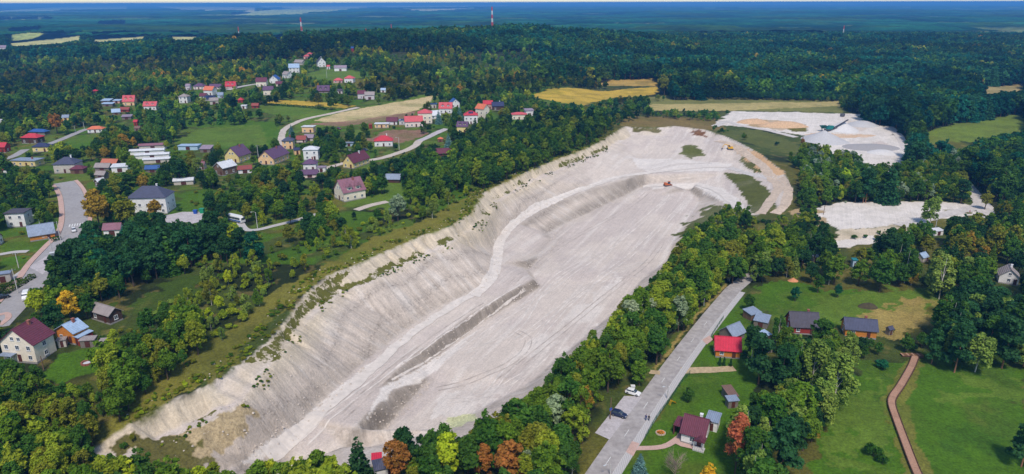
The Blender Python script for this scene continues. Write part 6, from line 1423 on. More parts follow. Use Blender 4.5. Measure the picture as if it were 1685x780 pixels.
MARKS = [(L[0], L[1], L[2]) for L in LAND] + [(980, 158, "mustard-yellow field"), (1330, 190, "white upper yard"), (1455, 350, "lower white yard"), (1000, 700, "paved lay-by"), (1500, 680, "wooden boardwalk"), (1600, 215, "green field at the right edge"),
    (1230, 172, "tan strip field"), (1110, 212, "far wall of the quarry"), (640, 180, "tan ploughed field"), (1250, 320, "grassy bank inside the quarry"), (1165, 385, "grassy spur of the quarry"), (1608, 318, "chalk track at the right"), (1205, 475, "bend of the main road"), (1075, 600, "streetlit power pole"), (900, 640, "right edge of the quarry floor"),
    (560, 440, "crest of the quarry wall"), (300, 645, "cream cliff of the quarry"), (430, 540, "grassy crest of the quarry"), (800, 330, "notch in the quarry crest"), (950, 245, "upper quarry crest"), (660, 715, "lowest scarp of the quarry floor"), (480, 740, "near end of the quarry floor"), (370, 225, "striped meadow"), (1428, 500, "dark earth mound"), (130, 370, "zebra crossing"), (310, 356, "church forecourt"), (260, 480, "grass clearing by the grove"), (1365, 212, "teal screening plant"), (1050, 640, "white parked car"), (1650, 146, "tan field at the right edge"), (1390, 60, "small mast in the far wood"), (1093, 140, "large lone brownish tree"), (1250, 158, "dark hedgerow by the tan strip"), (1560, 120, "far wood on the right"), (1480, 165, "wood behind the white upper yard"), (1620, 260, "thicket below the green field"), (1500, 200, "wood edge beside the upper yard"), (1430, 300, "copse between the two white yards"), (1560, 290, "end of the copse beside the chalk track")]
MU = np.array([m[0] for m in MARKS]); MV = np.array([m[1] for m in MARKS])
ORD = ["nearest", "second nearest", "third nearest", "fourth nearest", "fifth nearest", "sixth nearest", "seventh nearest", "eighth nearest", "ninth nearest", "tenth nearest", "eleventh nearest", "twelfth nearest"]
lab = {}; buckets = {}
for i in np.nonzero(single)[0]:
    if i < nh: lab[i] = (HAND[i][5], None); continue
    u_, v_ = SC['u'][i], mid_v[i]; d = np.hypot(MU - u_, (MV - v_) * 1.4); j = int(np.argmin(d)); du = u_ - MU[j]; dv = v_ - MV[j]
    rel = ("left of" if du < 0 else "right of") if abs(du) > abs(dv) * 1.3 else ("behind" if dv < 0 else "in front of")
    buckets.setdefault((TWORD[SC['tint'][i]], SC['kind'][i], rel, j), []).append((float(d[j]), i))
for (tw, k, rel, j), items in buckets.items():
    items.sort()
    for r_, (d_, i) in enumerate(items):
        base = "%s %s %s the %s" % (tw, KNAME[k][1], rel, MARKS[j][2])
        if len(items) == 1: lab[i] = (base, None)
        elif r_ < len(ORD): lab[i] = ("%s %s %s %s the %s" % (ORD[r_], tw, KNAME[k][1], rel, MARKS[j][2]), "%ss %s the %s" % (KNAME[k][1], rel, MARKS[j][2]))
        else: lab[i] = ("farther %s %s %s the %s" % (tw, KNAME[k][1], rel, MARKS[j][2]), "%s %ss farther %s the %s" % (tw, KNAME[k][1], rel, MARKS[j][2]))
for i in lab:
    if len(lab[i][0].replace('-', ' ').split()) > 16: lab[i] = (' '.join(w for w in lab[i][0].split() if w not in ('nearest', 'broadleaf', 'leafy')), lab[i][1])
for i in np.nonzero(single)[0]:
    k = SC['kind'][i]; t, c = TREES[k, var[i]]
    root = empty(KNAME[k][0], (SC['x'][i], SC['y'][i], SC['z'][i]), float(rotz[i])); s = float(SC['h'][i]); w = s * float(wid[i])
    root.scale = (w, w, s)
    L_, g_ = lab[i]; tag(root, L_, 'shrub' if k == 'shrub' else 'tree', g_ or "trees and shrubs picked out in the view")
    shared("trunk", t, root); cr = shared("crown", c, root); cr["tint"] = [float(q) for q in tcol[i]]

def wood(name, label, q):
    """the trees nobody would count: one object, instanced on points"""
    me = bpy.data.meshes.new(name); me.vertices.add(len(q)); me.vertices.foreach_set("co", np.stack([SC['x'][q], SC['y'][q], SC['z'][q]], 1).astype(np.float32).ravel())
    def att(n_, ty, dom, arr, key): me.attributes.new(n_, ty, dom).data.foreach_set(key, arr)
    att("tint", 'FLOAT_VECTOR', 'POINT', tcol[q].astype(np.float32).ravel(), "vector")
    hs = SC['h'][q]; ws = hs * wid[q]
    att("scl", 'FLOAT_VECTOR', 'POINT', np.stack([ws, ws, hs], 1).astype(np.float32).ravel(), "vector")
    att("rot", 'FLOAT_VECTOR', 'POINT', np.stack([rotz[q] * 0, rotz[q] * 0, rotz[q]], 1).astype(np.float32).ravel(), "vector")
    lod = (SC['dep'][q] > 480).astype(int)
    att("var", 'INT', 'POINT', np.array([SRC_INDEX[SC['kind'][i], var[i], l] for i, l in zip(q, lod)], np.int32), "value")
    o = bpy.data.objects.new(name, me); COL.objects.link(o); o["kind"] = "stuff"; o["label"] = label; o["category"] = "wood"
    ng = bpy.data.node_groups.new(name, 'GeometryNodeTree')
    ng.interface.new_socket("Geometry", in_out='INPUT', socket_type='NodeSocketGeometry'); ng.interface.new_socket("Geometry", in_out='OUTPUT', socket_type='NodeSocketGeometry')
    n = ng.nodes; l = ng.links; gi = n.new("NodeGroupInput"); go = n.new("NodeGroupOutput"); ip = n.new("GeometryNodeInstanceOnPoints"); ci = n.new("GeometryNodeCollectionInfo")
    ci.inputs["Collection"].default_value = WOODSRC; ci.inputs["Separate Children"].default_value = True; ci.inputs["Reset Children"].default_value = True
    def na(nm, ty): a = n.new("GeometryNodeInputNamedAttribute"); a.data_type = ty; a.inputs[0].default_value = nm; return a.outputs[0]
    l.new(gi.outputs[0], ip.inputs["Points"]); l.new(ci.outputs[0], ip.inputs["Instance"]); ip.inputs["Pick Instance"].default_value = True
    l.new(na("var", 'INT'), ip.inputs["Instance Index"]); l.new(na("rot", 'FLOAT_VECTOR'), ip.inputs["Rotation"]); l.new(na("scl", 'FLOAT_VECTOR'), ip.inputs["Scale"])
    l.new(ip.outputs[0], go.inputs[0])
    md = o.modifiers.new("wood", 'NODES'); md.node_group = ng
    return o
rest = ~single
for k, nm, lb in (('broad', "broadleaf_wood", "broadleaf trees filling the woods and gardens"), ('tall', "poplar_wood", "slender leafy trees filling the woods"), ('birch', "birch_wood", "birches filling the woods"), ('pine', "pine_wood", "pines of the wooded hills"), ('spruce', "spruce_wood", "spruces of the wooded hills"), ('shrub', "scrub", "low shrubs between the gardens and woods")):
    q = np.nonzero(rest & (SC['kind'] == k))[0]
    if len(q): wood(nm, lb, q)
print("TREES", N, "single", int(single.sum()), {k: int((SC['kind'] == k).sum()) for k in KIND})

# ------------------------------------------------------------------ boardwalk
M_PLANK = mat("boardwalk_planks", rgb(176, 136, 112), 0.85, 2.5, 0.2, 0.5, 9); M_RAIL = mat("boardwalk_edge", rgb(92, 64, 50), 0.85, 3, 0.25)
def boardwalk():
    c = resample(GL([(1506, 588), (1499, 606), (1482, 636), (1469, 655), (1467, 668), (1474, 690), (1488, 728), (1504, 770), (1524, 815)]), 0.34)
    t = np.gradient(c, axis=0); t /= np.linalg.norm(t, axis=1)[:, None]; nr = np.stack([t[:, 1], -t[:, 0]], 1)
    zz = ter(c[:, 0], c[:, 1]) + 0.55
    for _ in range(3): zz = np.convolve(np.pad(zz, 6, mode='edge'), np.ones(13) / 13, mode='valid')
    root = tag(empty("boardwalk", (c[0][0], c[0][1], zz[0])), "brown plank boardwalk winding down through the green meadow", "boardwalk")
    o = np.array((c[0][0], c[0][1], zz[0]))
    pl = MB(); W = .86
    for i in range(len(c)):
        hh = rng.uniform(-.012, .012)
        q = [np.array((*(c[i] + nr[i] * s * W + t[i] * e * .15), zz[i] + hh)) - o for s, e in ((-1, -1), (1, -1), (1, 1), (-1, 1))]
        pl.add(q + [p - np.array((0, 0, .06)) for p in q], [(0, 1, 2, 3), (0, 4, 5, 1), (1, 5, 6, 2), (2, 6, 7, 3), (3, 7, 4, 0)])
    d = pl.obj("planking", M_PLANK, root); d["kind"] = "stuff"
    for s in (-1, 1):
        mb = MB(); p = [(*(c[i] + nr[i] * s * (W + .07)), zz[i] + .1) for i in range(0, len(c), 3)]
        mb.tube([np.array(q) - o for q in p], .11, 4); mb.obj("edge_beam", M_RAIL, root)
    ps = MB()
    for i in range(0, len(c), 5):
        for s in (-1, 1):
            q = c[i] + nr[i] * s * (W + .12); ps.box(q[0] - o[0] - .08, q[0] - o[0] + .08, q[1] - o[1] - .08, q[1] - o[1] + .08, -1.6 + zz[i] - o[2], .28 + zz[i] - o[2])
    q = ps.obj("posts", M_RAIL, root); q["kind"] = "stuff"
    ROADS.append((c[::6], 1.5))
    g = G(1500, 586); pf = tag(empty("viewing_platform", (g[0], g[1], tz(g[0], g[1]))), "pale plank platform across the top end of the boardwalk", "platform")
    for k in range(12): MB().box(-3.2 + k * .54, -3.2 + k * .54 + .5, -.8, .8, .58 + .004 * (k % 3), .66).obj("plank", M_WOODT if k % 3 else M_PLANK, pf)
    MB().box(-3.2, 3.3, -.7, -.55, -.5, .57).box(-3.2, 3.3, .55, .7, -.5, .57).obj("bearer", M_RAIL, pf)
boardwalk()

# ------------------------------------------------------------------ vehicles
M_TYRE = mat("tyre", (0.02, 0.02, 0.02), 0.9, 5, 0.2); M_RIM = mat("wheel_rim", (0.5, 0.5, 0.52), 0.35, 5, 0.1, metal=0.6); M_LAMP = mat("headlamp", (0.7, 0.72, 0.75), 0.2, 5, 0.1); M_TAIL = mat("tail_lamp", (0.4, 0.02, 0.02), 0.3, 5, 0.1)
def paint(n, c): return mat("car_paint_" + n, c, 0.25, 3, 0.06)
ME_TYRE = MB().lathe([(.16, -.1), (.33, -.11), (.34, -.05), (.34, .05), (.33, .11), (.16, .1)], 14).mesh("tyre", M_TYRE)
ME_RIMM = MB().lathe([(.0, .09), (.06, .095), (.2, .085), (.21, -.085), (.0, -.09)], 12).mesh("rim", M_RIM)
ME_LAMP = MB().box(-.07, .07, -.2, .2, -.08, .08).mesh("headlight", M_LAMP); ME_TAILM = MB().box(-.05, .05, -.12, .12, -.14, .14).mesh("tail_light", M_TAIL)
def loft(sections, m_name, m, parent):
    """sections: (x, half width bottom, half width top, z bottom, z top) -> closed bevelled hull"""
    V = []; Fc = []; n = 8
    for x, wb, wt, z0, z1 in sections:
        k = .12 * (z1 - z0)
        V += [(x, -wb * .9, z0), (x, wb * .9, z0), (x, wb, z0 + k), (x, (wb + wt) / 2, (z0 + z1) / 2), (x, wt, z1 - k), (x, wt * .88, z1), (x, -wt * .88, z1), (x, -wt, z1 - k), (x, -(wb + wt) / 2, (z0 + z1) / 2), (x, -wb, z0 + k)]
    n = 10
    for i in range(len(sections) - 1):
        for k in range(n): Fc.append((i * n + k, i * n + (k + 1) % n, (i + 1) * n + (k + 1) % n, (i + 1) * n + k))
    Fc.append(tuple(range(n))[::-1]); Fc.append(tuple((len(sections) - 1) * n + k for k in range(n)))
    return mesh_obj(m_name, V, Fc, m, parent, smooth=False)
def car(a, b, col, label, dz=.14, style='hatch', cat='car'):
    A = G(*a); B = G(*b); hd = math.atan2(B[1] - A[1], B[0] - A[0]); c = (A + B) / 2
    root = tag(empty("parked_car" if style != 'van' else "delivery_van", (c[0], c[1], tz(c[0], c[1]) + dz), hd), label, cat)
    pm = paint(*col)
    if style == 'van':
        loft([(-2.5, .9, .9, .35, 1.0), (-2.45, .95, .85, .3, 2.25), (.9, .97, .87, .3, 2.3), (1.5, .97, .85, .3, 1.75), (2.2, .95, .88, .3, 1.15), (2.5, .85, .8, .38, .95)], "body", pm, root)
        loft([(1.05, .9, .86, 1.35, 2.12), (1.62, .93, .84, 1.3, 1.72)], "windscreen", M_GLASS, root); wx = (-1.55, 1.6)
        for s in (-1, 1): MB().box(.3, 1.0, s * .955 - .03, s * .955 + .03, 1.3, 1.9).obj("side_window", M_GLASS, root)
    else:
        roofz = 1.46 if style == 'hatch' else 1.6
        loft([(-2.05, .74, .70, .36, .82), (-1.98, .84, .78, .26, .98), (-.9, .88, .80, .22, 1.0), (.9, .88, .80, .22, .97), (1.75, .86, .74, .24, .84), (2.1, .76, .66, .34, .68)], "body", pm, root)
        loft([(-1.92, .70, .60, .95, 1.06), (-1.35, .76, .58, .95, roofz - .05), (.25, .76, .58, .95, roofz - .04), (1.02, .74, .66, .93, 1.02)], "cabin_glass", M_GLASS, root)
        loft([(-1.45, .62, .58, roofz - .1, roofz - .02), (-1.1, .63, .57, roofz - .08, roofz + .01), (.0, .63, .57, roofz - .08, roofz + .01), (.3, .62, .58, roofz - .1, roofz - .03)], "roof_panel", pm, root)
        for x0, x1 in ((-1.72, -1.3), (-.32, -.2), (.32, .98)):
            for s in (-1, 1): MB().add([(x0, s * .775, .96), (x0 + .1, s * .775, .96), ((x0 + x1) / 2 + .06, s * .62, roofz - .05), ((x0 + x1) / 2 - .04, s * .62, roofz - .05)], [(0, 1, 2, 3), (3, 2, 1, 0)]).obj("pillar", pm, root)
        wx = (-1.28, 1.3)
    for x in wx:
        for s in (-1, 1):
            t_ = shared("wheel", ME_TYRE, root, (x, s * .8, .33), (PI / 2, 0, 0)); shared("rim", ME_RIMM, t_)
    for s in (-1, 1):
        shared("headlight", ME_LAMP, root, (2.03 if style != 'van' else 2.46, s * .52, .66 if style != 'van' else .85)); shared("tail_light", ME_TAILM, root, (-2.02 if style != 'van' else -2.5, s * .66, .85))
    return root
car((1031, 646), (1052, 652), ("white", (.78, .78, .78)), "white hatchback parked at the top end of the lay-by")
car((1008, 682), (1029, 688), ("blue", (.015, .025, .07)), "dark blue estate car parked in the lay-by", style='estate')
car((121, 378), (123, 384), ("silver", (.72, .72, .74)), "silver-white car just past the zebra crossing", style='hatch')
car((46, 484), (41, 500), ("white", (.78, .78, .78)), "white van beside the bright green street tree", style='van', cat='van')
car((-4, 494), (12, 490), ("black", (.015, .016, .02)), "black car cut by the left edge of the street", style='hatch')
car((553, 212), (562, 214), ("wine", (.16, .03, .05)), "dark red car in the garden above the steel blue shed")
car((572, 250), (581, 249), ("grey", (.3, .31, .33)), "grey car in the yard behind the wine-red roofed house")
car((596, 247), (606, 249), ("navy", (.02, .03, .06)), "dark car in the yard left of the red hip-roofed house")
def coach(a, b):
    A = G(*a); B = G(*b); hd = math.atan2(B[1] - A[1], B[0] - A[0]); c = (A + B) / 2
    root = tag(empty("motor_coach", (c[0], c[1], tz(c[0], c[1]) + .15), hd), "white and blue coach parked at the end of the church forecourt lane", "coach")
    loft([(-4.6, 1.1, 1.1, .4, 2.6), (-4.5, 1.2, 1.12, .35, 2.95), (4.0, 1.2, 1.12, .35, 2.95), (4.6, 1.15, 1.0, .4, 2.4)], "body", paint("white", (.78, .78, .78)), root)
    for s in (-1, 1):
        for k in range(5): MB().box(-4.1 + k * 1.6, -4.1 + k * 1.6 + 1.45, s * 1.19 - .04, s * 1.19 + .04, 1.5, 2.35).obj("window", M_GLASS, root)
        MB().box(-4.4, 4.3, s * 1.215 - .02, s * 1.215 + .02, .7, 1.2).obj("blue_stripe", paint("royal", (.02, .08, .35)), root)
    MB().box(4.35, 4.62, -.95, .95, 1.4, 2.4).obj("windscreen", M_GLASS, root)
    for x in (-2.9, 2.9):
        for s in (-1, 1): t_ = shared("wheel", ME_TYRE, root, (x, s * 1.05, .48), (PI / 2, 0, 0), (1.4, 1.4, 1.4)); shared("rim", ME_RIMM, t_)
coach((376, 362), (402, 368))

M_YEL = mat("machine_yellow", rgb(226, 172, 40), 0.5, 3, 0.15, stain=.2); M_ORG = mat("machine_orange", rgb(196, 100, 40), 0.5, 3, 0.15, stain=.2); M_TEAL = mat("machine_teal", rgb(20, 118, 116), 0.5, 3, 0.15, stain=.2); M_STEEL = mat("machine_steel", (.10, .10, .11), 0.6, 3, 0.2); M_BELT = mat("rubber_belt", (.04, .04, .06), 0.8, 3, 0.2)
def excavator(u, v, rz, m, name, label, cat, dozer=False):
    c = G(u, v); root = tag(empty(name, c, rz), label, cat)
    for s in (-1, 1):
        MB().prism([(-1.9, .0), (1.9, .0), (2.2, .35), (2.1, .75), (-2.1, .75), (-2.2, .35)], s * 1.1 - .3, s * 1.1 + .3).obj("track", M_STEEL, root)
    MB().box(-1.9, 1.4, -1.25, 1.25, .8, 1.5).prism([(-1.9, 1.5), (-.3, 1.5), (-.5, 2.1), (-1.7, 2.1)], -1.2, 1.2).obj("engine_house", m, root)
    cab = MB().prism([(.0, 1.5), (1.4, 1.5), (1.3, 2.9), (.1, 2.9)], -1.2, -.1).obj("cab", M_GLASS, root); MB().box(.0, 1.4, -1.25, -.05, 2.9, 3.05).obj("cab_roof", m, cab)
    if dozer:
        MB().add([(2.3, -1.7, .05), (2.3, 1.7, .05), (2.6, 1.7, .6), (2.6, -1.7, .6), (2.3, -1.7, 1.2), (2.3, 1.7, 1.2)], [(0, 1, 2, 3), (3, 2, 5, 4), (1, 0, 4, 5), (5, 2, 1), (4, 0, 3)]).obj("blade", m, root)
        for s in (-1, 1): MB().tube([(1.2, s * 1.3, .5), (2.35, s * 1.3, .5)], .1, 5).obj("push_arm", m, root)
    else:
        MB().tube([(1.1, .5, 1.4), (2.6, .5, 3.6), (4.2, .5, 3.5)], [.26, .3, .2], 4).obj("boom", m, root)
        st = MB().tube([(4.2, .5, 3.6), (5.4, .5, 1.3)], [.22, .15], 4).obj("stick", m, root)
        MB().prism([(5.3, 1.4), (5.0, .5), (5.5, .1), (6.0, .5)], .05, .95).obj("bucket", M_STEEL, st)
    return root
excavator(1201, 246, PI * .98, M_YEL, "excavator", "yellow excavator on the upper ramp of the quarry's far end", "excavator")
excavator(1098, 306, .2, M_ORG, "bulldozer", "orange bulldozer on the loop track at the far end of the quarry floor", "bulldozer", True)
def plant(u, v):
    c = G(u, v); r = tag(empty("screening_plant", c, .12), "teal crushing and screening plant with a conveyor on the white upper yard", "screening plant")
    MB().box(-4.5, 5.5, -1.1, 1.1, 1.2, 1.7).obj("chassis", M_STEEL, r)
    for x in (-3.6, -2.4, 3.6, 4.6):
        for s in (-1, 1): shared("wheel", ME_TYRE, r, (x, s * 1.1, .55), (PI / 2, 0, 0), (1.6, 1.6, 1.6))
    MB().add([(-8.5, -1.9, 4.6), (-3.8, -1.9, 4.6), (-3.8, 1.9, 4.6), (-8.5, 1.9, 4.6), (-7.2, -.7, 2.4), (-4.4, -.7, 2.4), (-4.4, .7, 2.4), (-7.2, .7, 2.4)], [(0, 1, 5, 4), (1, 2, 6, 5), (2, 3, 7, 6), (3, 0, 4, 7), (7, 6, 5, 4), (4, 5, 1, 0), (5, 6, 2, 1), (6, 7, 3, 2), (7, 4, 0, 3)]).obj("hopper", M_TEAL, r)
    for x in (-7.0, -4.6):
        for s in (-1, 1): MB().box(x - .12, x + .12, s * .8 - .12, s * .8 + .12, -.4, 2.6).obj("hopper_leg", M_STEEL, r)
    MB().prism([(-3.6, 1.8), (1.0, 1.8), (2.2, 4.2), (-1.4, 4.6)], -1.3, 1.3).obj("screen_box", M_TEAL, r)
    MB().box(2.4, 4.9, -1.2, 1.2, 1.7, 3.2).obj("engine_house", M_STEEL, r)
    cv = MB().add([(1.0, -.7, 1.4), (1.0, .7, 1.4), (13.5, .7, 8.4), (13.5, -.7, 8.4), (1.0, -.7, 1.9), (1.0, .7, 1.9), (13.5, .7, 8.9), (13.5, -.7, 8.9)], [(0, 1, 2, 3), (7, 6, 5, 4), (0, 4, 5, 1), (1, 5, 6, 2), (2, 6, 7, 3), (3, 7, 4, 0)]).obj("conveyor", M_BELT, r)
    MB().tube([(6.5, 0, .0), (8.5, 0, 5.6)], .14, 5).obj("conveyor_strut", M_TEAL, cv)
plant(1366, 216)
c = G(1386, 192); rr = tag(empty("generator_unit", c, .2), "small dark generator unit at the back of the upper yard", "generator")
MB().box(-1.6, 1.6, -1.1, 1.1, .4, 2.6).obj("housing", M_STEEL, rr); MB().tube([(1.0, 0, 2.6), (1.0, 0, 4.4)], .15, 6).obj("exhaust", M_STEEL, rr)
for s in (-1, 1): shared("wheel", ME_TYRE, rr, (0, s * 1.1, .45), (PI / 2, 0, 0), (1.3, 1.3, 1.3))

# ------------------------------------------------------------------ people
M_SKIN = mat("skin", rgb(206, 160, 136), 0.6, 5, 0.1)
def person(u, v, rz, top, legs, label):
    c = G(u, v)
    J = [(0, 0, .95), (0, 0, 1.18), (0, 0, 1.40), (0, .01, 1.52), (0, .02, 1.64), (0, .02, 1.74), (-.19, 0, 1.40), (-.26, .02, 1.13), (-.24, .12, .90), (.19, 0, 1.40), (.26, -.02, 1.13), (.25, .05, .88), (-.10, 0, .88), (-.11, .10, .49), (-.11, .04, .08), (-.11, .18, .04), (.10, 0, .88), (.11, -.08, .48), (.11, -.20, .09), (.11, -.06, .04)]
    Ed = [(0, 1), (1, 2), (2, 3), (3, 4), (4, 5), (2, 6), (6, 7), (7, 8), (2, 9), (9, 10), (10, 11), (0, 12), (12, 13), (13, 14), (14, 15), (0, 16), (16, 17), (17, 18), (18, 19)]
    Rr = [.15, .14, .16, .06, .10, .08, .075, .055, .04, .075, .055, .04, .10, .07, .05, .04, .10, .07, .05, .04]
    me = bpy.data.meshes.new("body"); me.from_pydata(J, Ed, []); me.update()
    o = bpy.data.objects.new("tmp_body", me); COL.objects.link(o)
    md = o.modifiers.new("skin", 'SKIN'); md.use_smooth_shade = True
    for i, r in enumerate(Rr): me.skin_vertices[0].data[i].radius = (r, r * .8 if i < 3 else r)
    me.skin_vertices[0].data[0].use_root = True
    o.modifiers.new("sub", 'SUBSURF').levels = 1
    dg = bpy.context.evaluated_depsgraph_get(); m2 = bpy.data.meshes.new_from_object(o.evaluated_get(dg)); bpy.data.objects.remove(o)
    m2.materials.clear()
    for q in (mat("jacket_" + top[0], top[1], .9, 5, .1), mat("trousers_" + legs[0], legs[1], .9, 5, .1), M_SKIN): m2.materials.append(q)
    for p in m2.polygons:
        z = p.center.z; hand = abs(p.center.x) > .2 and z < .97
        p.material_index = 2 if z > 1.5 or hand else 0 if z > .93 else 1
    b = bpy.data.objects.new("body", m2)
    root = tag(empty("person", (c[0], c[1], tz(c[0], c[1]) + .24), rz), label, "person"); link(b, root)
    MB().lathe([(.0, 1.83), (.07, 1.81), (.105, 1.74), (.1, 1.66), (.06, 1.6)], 8, 0, .0).obj("hair", mat("hair_dark", (.03, .02, .015), .8, 5, .1), root)
person(1062.5, 693, 2.6, ("navy", (.02, .04, .16)), ("blue", (.05, .08, .2)), "person in a blue jacket walking on the pavement, left of the pair")
person(1067.5, 694, 2.7, ("black", (.02, .02, .03)), ("dark", (.03, .03, .05)), "person in dark clothes walking on the pavement, right of the pair")
person(1595, 352, .4, ("red", (.5, .03, .06)), ("grey", (.2, .2, .2)), "person in a red top on the chalk track at the right")

# ------------------------------------------------------------------ poles, lamps, masts, wires
M_CONC = mat("pole_concrete", (.52, .51, .50), .85, 3, .12); M_WPOLE = mat("pole_wood", rgb(120, 96, 76), .9, 3, .2); M_WIRE = mat("wire", (.04, .04, .04), .6, 3, .1); M_LAMPH = mat("lamp_head", (.6, .62, .64), .4, 3, .1)
POLE_TOP = {}
def pole(key, ub, vb, vt, label, name="utility_pole", lamp=0, wood=0, arm=1, sign=None):
    c = G(ub, vb); dep = float(project(*c)[2]); h = (vb - vt) * dep / F / .93
    hd = 0.5
    root = tag(empty(name, c, hd), label, "pole" if not lamp else "street lamp")
    MB().lathe([(.17, -.4), (.15, h * .4), (.1, h), (.0, h + .02)], 7).obj("pole", M_WPOLE if wood else M_CONC, root)
    if arm:
        a = MB().box(-.9, .9, -.05, .05, h - .55, h - .43).obj("crossarm", M_STEEL, root)
        for x in (-.8, 0, .8): MB().lathe([(.05, h - .43), (.06, h - .3), (.0, h - .24)], 5, x, 0).obj("insulator", M_FRAME, a)
    if lamp:
        a = MB().tube([(0, 0, h - .2), (-.5, 0, h + .25), (-1.4, 0, h + .32)], .05, 5).obj("lamp_arm", M_CONC, root); MB().box(-2.0, -1.3, -.13, .13, h + .25, h + .38).obj("lamp_head", M_LAMPH, a)
    if sign: MB().box(-.4, .4, -.12, -.08, h * .42, h * .42 + .8).obj("sign_plate", sign, root)
    POLE_TOP[key] = (c[0], c[1], c[2] + h - .3)
pole('a', 100, 396, 365, "tall concrete pole beside the street right of the silver-roofed bungalow")
pole('b', 88, 424, 391, "concrete street lamp in front of the silver-roofed bungalow", "street_lamp", lamp=1, arm=0)
pole('c', 30, 483, 442, "tall concrete pole behind the hedge at the left edge", lamp=0)
pole('d', 31, 441, 416, "concrete pole on the small lawn above the canopy garage")
pole('e', 66, 371, 355, "slim lamp post left of the village street", "street_lamp", lamp=1, arm=0)
pole('f', 1087, 593, 558, "wooden power pole with lamp on the quarry side of the main road", lamp=1, wood=1)
pole('g', 1158, 503, 474, "concrete lamp pole at the start of the road bend", "street_lamp", lamp=1, arm=0)
pole('h', 1198, 461, 437, "plain concrete pole at the head of the road bend")
pole('i', 1538, 381, 362, "leaning pale pole below the lower white yard")
pole('j', 1355, 353, 338, "wooden power pole at the left corner of the lower white yard", wood=1)
pole('k', 286, 566, 547, "pale pole in the scrub below the dark timber barn")
pole('l', 347, 484, 460, "wooden pole at the end of the pine grove", wood=1, arm=0)
pole('m', 426, 265, 240, "tall concrete pole left of the orange house with purple roof")
pole('n', 1004, 690, 652, "wooden pole with blue sign at the edge of the lay-by", wood=1, arm=0, sign=mat("sign_blue", (.02, .09, .4), .4, 3, .1))
pole('o', 424, 377, 350, "street lamp beside the lane right of the parked coach", "street_lamp", lamp=1, arm=0)
pole('p', 1098, 657, 634, "white lamp post on the pavement beside the bungalow's fence", "street_lamp", lamp=1, arm=0)
pole('q', 1004, 782, 762, "white lamp post on the pavement at the bottom edge", "street_lamp", lamp=1, arm=0)
pole('r', 743, 209, 190, "pale pole between the blue spruces in the village")
pole('s', 124, 217, 207, "left pole on the upper street")
pole('t', 139, 212, 201, "right pole on the upper street")
pole('u', 493, 128, 113, "white pole in front of the white house with ice-blue roof")
pole('v', 538, 128, 114, "white pole on the grass below the hilltop houses")
pole('w', 657, 247, 228, "lamp post right of the white house with red hip roof", "street_lamp", lamp=1, arm=0)
pole('x', 180, 590, 572, "short pole above the garden left of the quarry", wood=1, arm=0)
pole('y', 72, 596 + 12, 585, "thin clothes pole on the lawn below the big cream house", wood=1, arm=0)
def wire(a, b, label, dx=0.0):
    A = np.array(POLE_TOP[a]) + (dx, 0, 0); B = np.array(POLE_TOP[b]) + (dx, 0, 0); n = 14
    L = np.linalg.norm(A - B); p = [A + (B - A) * k / n - np.array((0, 0, L * .025 * 4 * (k / n) * (1 - k / n))) for k in range(n + 1)]
    o = MB().tube([q - A for q in p], .03, 3).obj("power_line", M_WIRE); o.location = tuple(map(float, A)); tag(o, label, "wire")
wire('f', 'g', "left strand of the power line above the belt beside the main road", -.6); wire('f', 'g', "right strand of the power line above the belt beside the main road", .6)
wire('g', 'h', "power line round the bend of the main road"); wire('k', 'x', "power line across the scrub below the timber barn"); wire('k', 'l', "power line from the scrub pole to the pine grove"); wire('a', 'b', "power line along the village street")

M_MRED = mat("mast_red", rgb(206, 52, 60), .6, 3, .1); M_MWHITE = mat("mast_white", (.75, .75, .76), .6, 3, .1)
def mast(u, vt, dist, h, label, w=2.6, bands=7):
    """a three-legged lattice mast with alternating red and white sections"""
    d = ray(u, vt); t = dist / d[1]; top = np.array((d[0] * t, dist, CAMZ + d[2] * t)); zg = tz(top[0], dist)
    h = max(h, top[2] - zg); root = tag(empty("lattice_mast", (top[0], dist, top[2] - h)), label, "mast")
    for k in range(bands):
        z0 = h * k / bands; z1 = h * (k + 1) / bands; mb = MB(); w0 = w * (1 - .7 * z0 / h) / 2; w1 = w * (1 - .7 * z1 / h) / 2
        P3 = lambda w_, z_: [(w_ * math.cos(2 * PI * j / 3 + .4), w_ * math.sin(2 * PI * j / 3 + .4), z_) for j in range(3)]
        m = 3
        for s in range(m):
            a = P3(w0 + (w1 - w0) * s / m, z0 + (z1 - z0) * s / m); b = P3(w0 + (w1 - w0) * (s + 1) / m, z0 + (z1 - z0) * (s + 1) / m)
            for j in range(3): mb.tube([a[j], b[j]], .26, 4); mb.tube([a[j], b[(j + 1) % 3]], .14, 3); mb.tube([a[j], a[(j + 1) % 3]], .14, 3)
        mb.obj("section", M_MRED if (bands - k) % 2 else M_MWHITE, root)
    MB().lathe([(.12, h), (.1, h + 2.5), (0, h + 2.6)], 5).obj("antenna", M_STEEL, root)
mast(494, 29, 1090, 44, "red and white lattice mast on the wooded ridge left of centre", 4.4)
mast(809.5, 11, 1130, 52, "taller red and white lattice mast on the wooded ridge at the centre", 4.4, 9)
mast(643.5, 40, 1500, 30, "short red and white mast peeping over the ridge between the two tall ones", 3.0, 5)
mast(1389.5, 42, 1500, 30, "small red and white mast in the wood at the far right", 3.0, 5)
mast(391.5, 44, 1400, 30, "small pale mast on the far left ridge", 3.0, 5)
mast(602, 47, 1150, 26, "thin white mast in the wood above the hilltop houses", 2.0, 4)

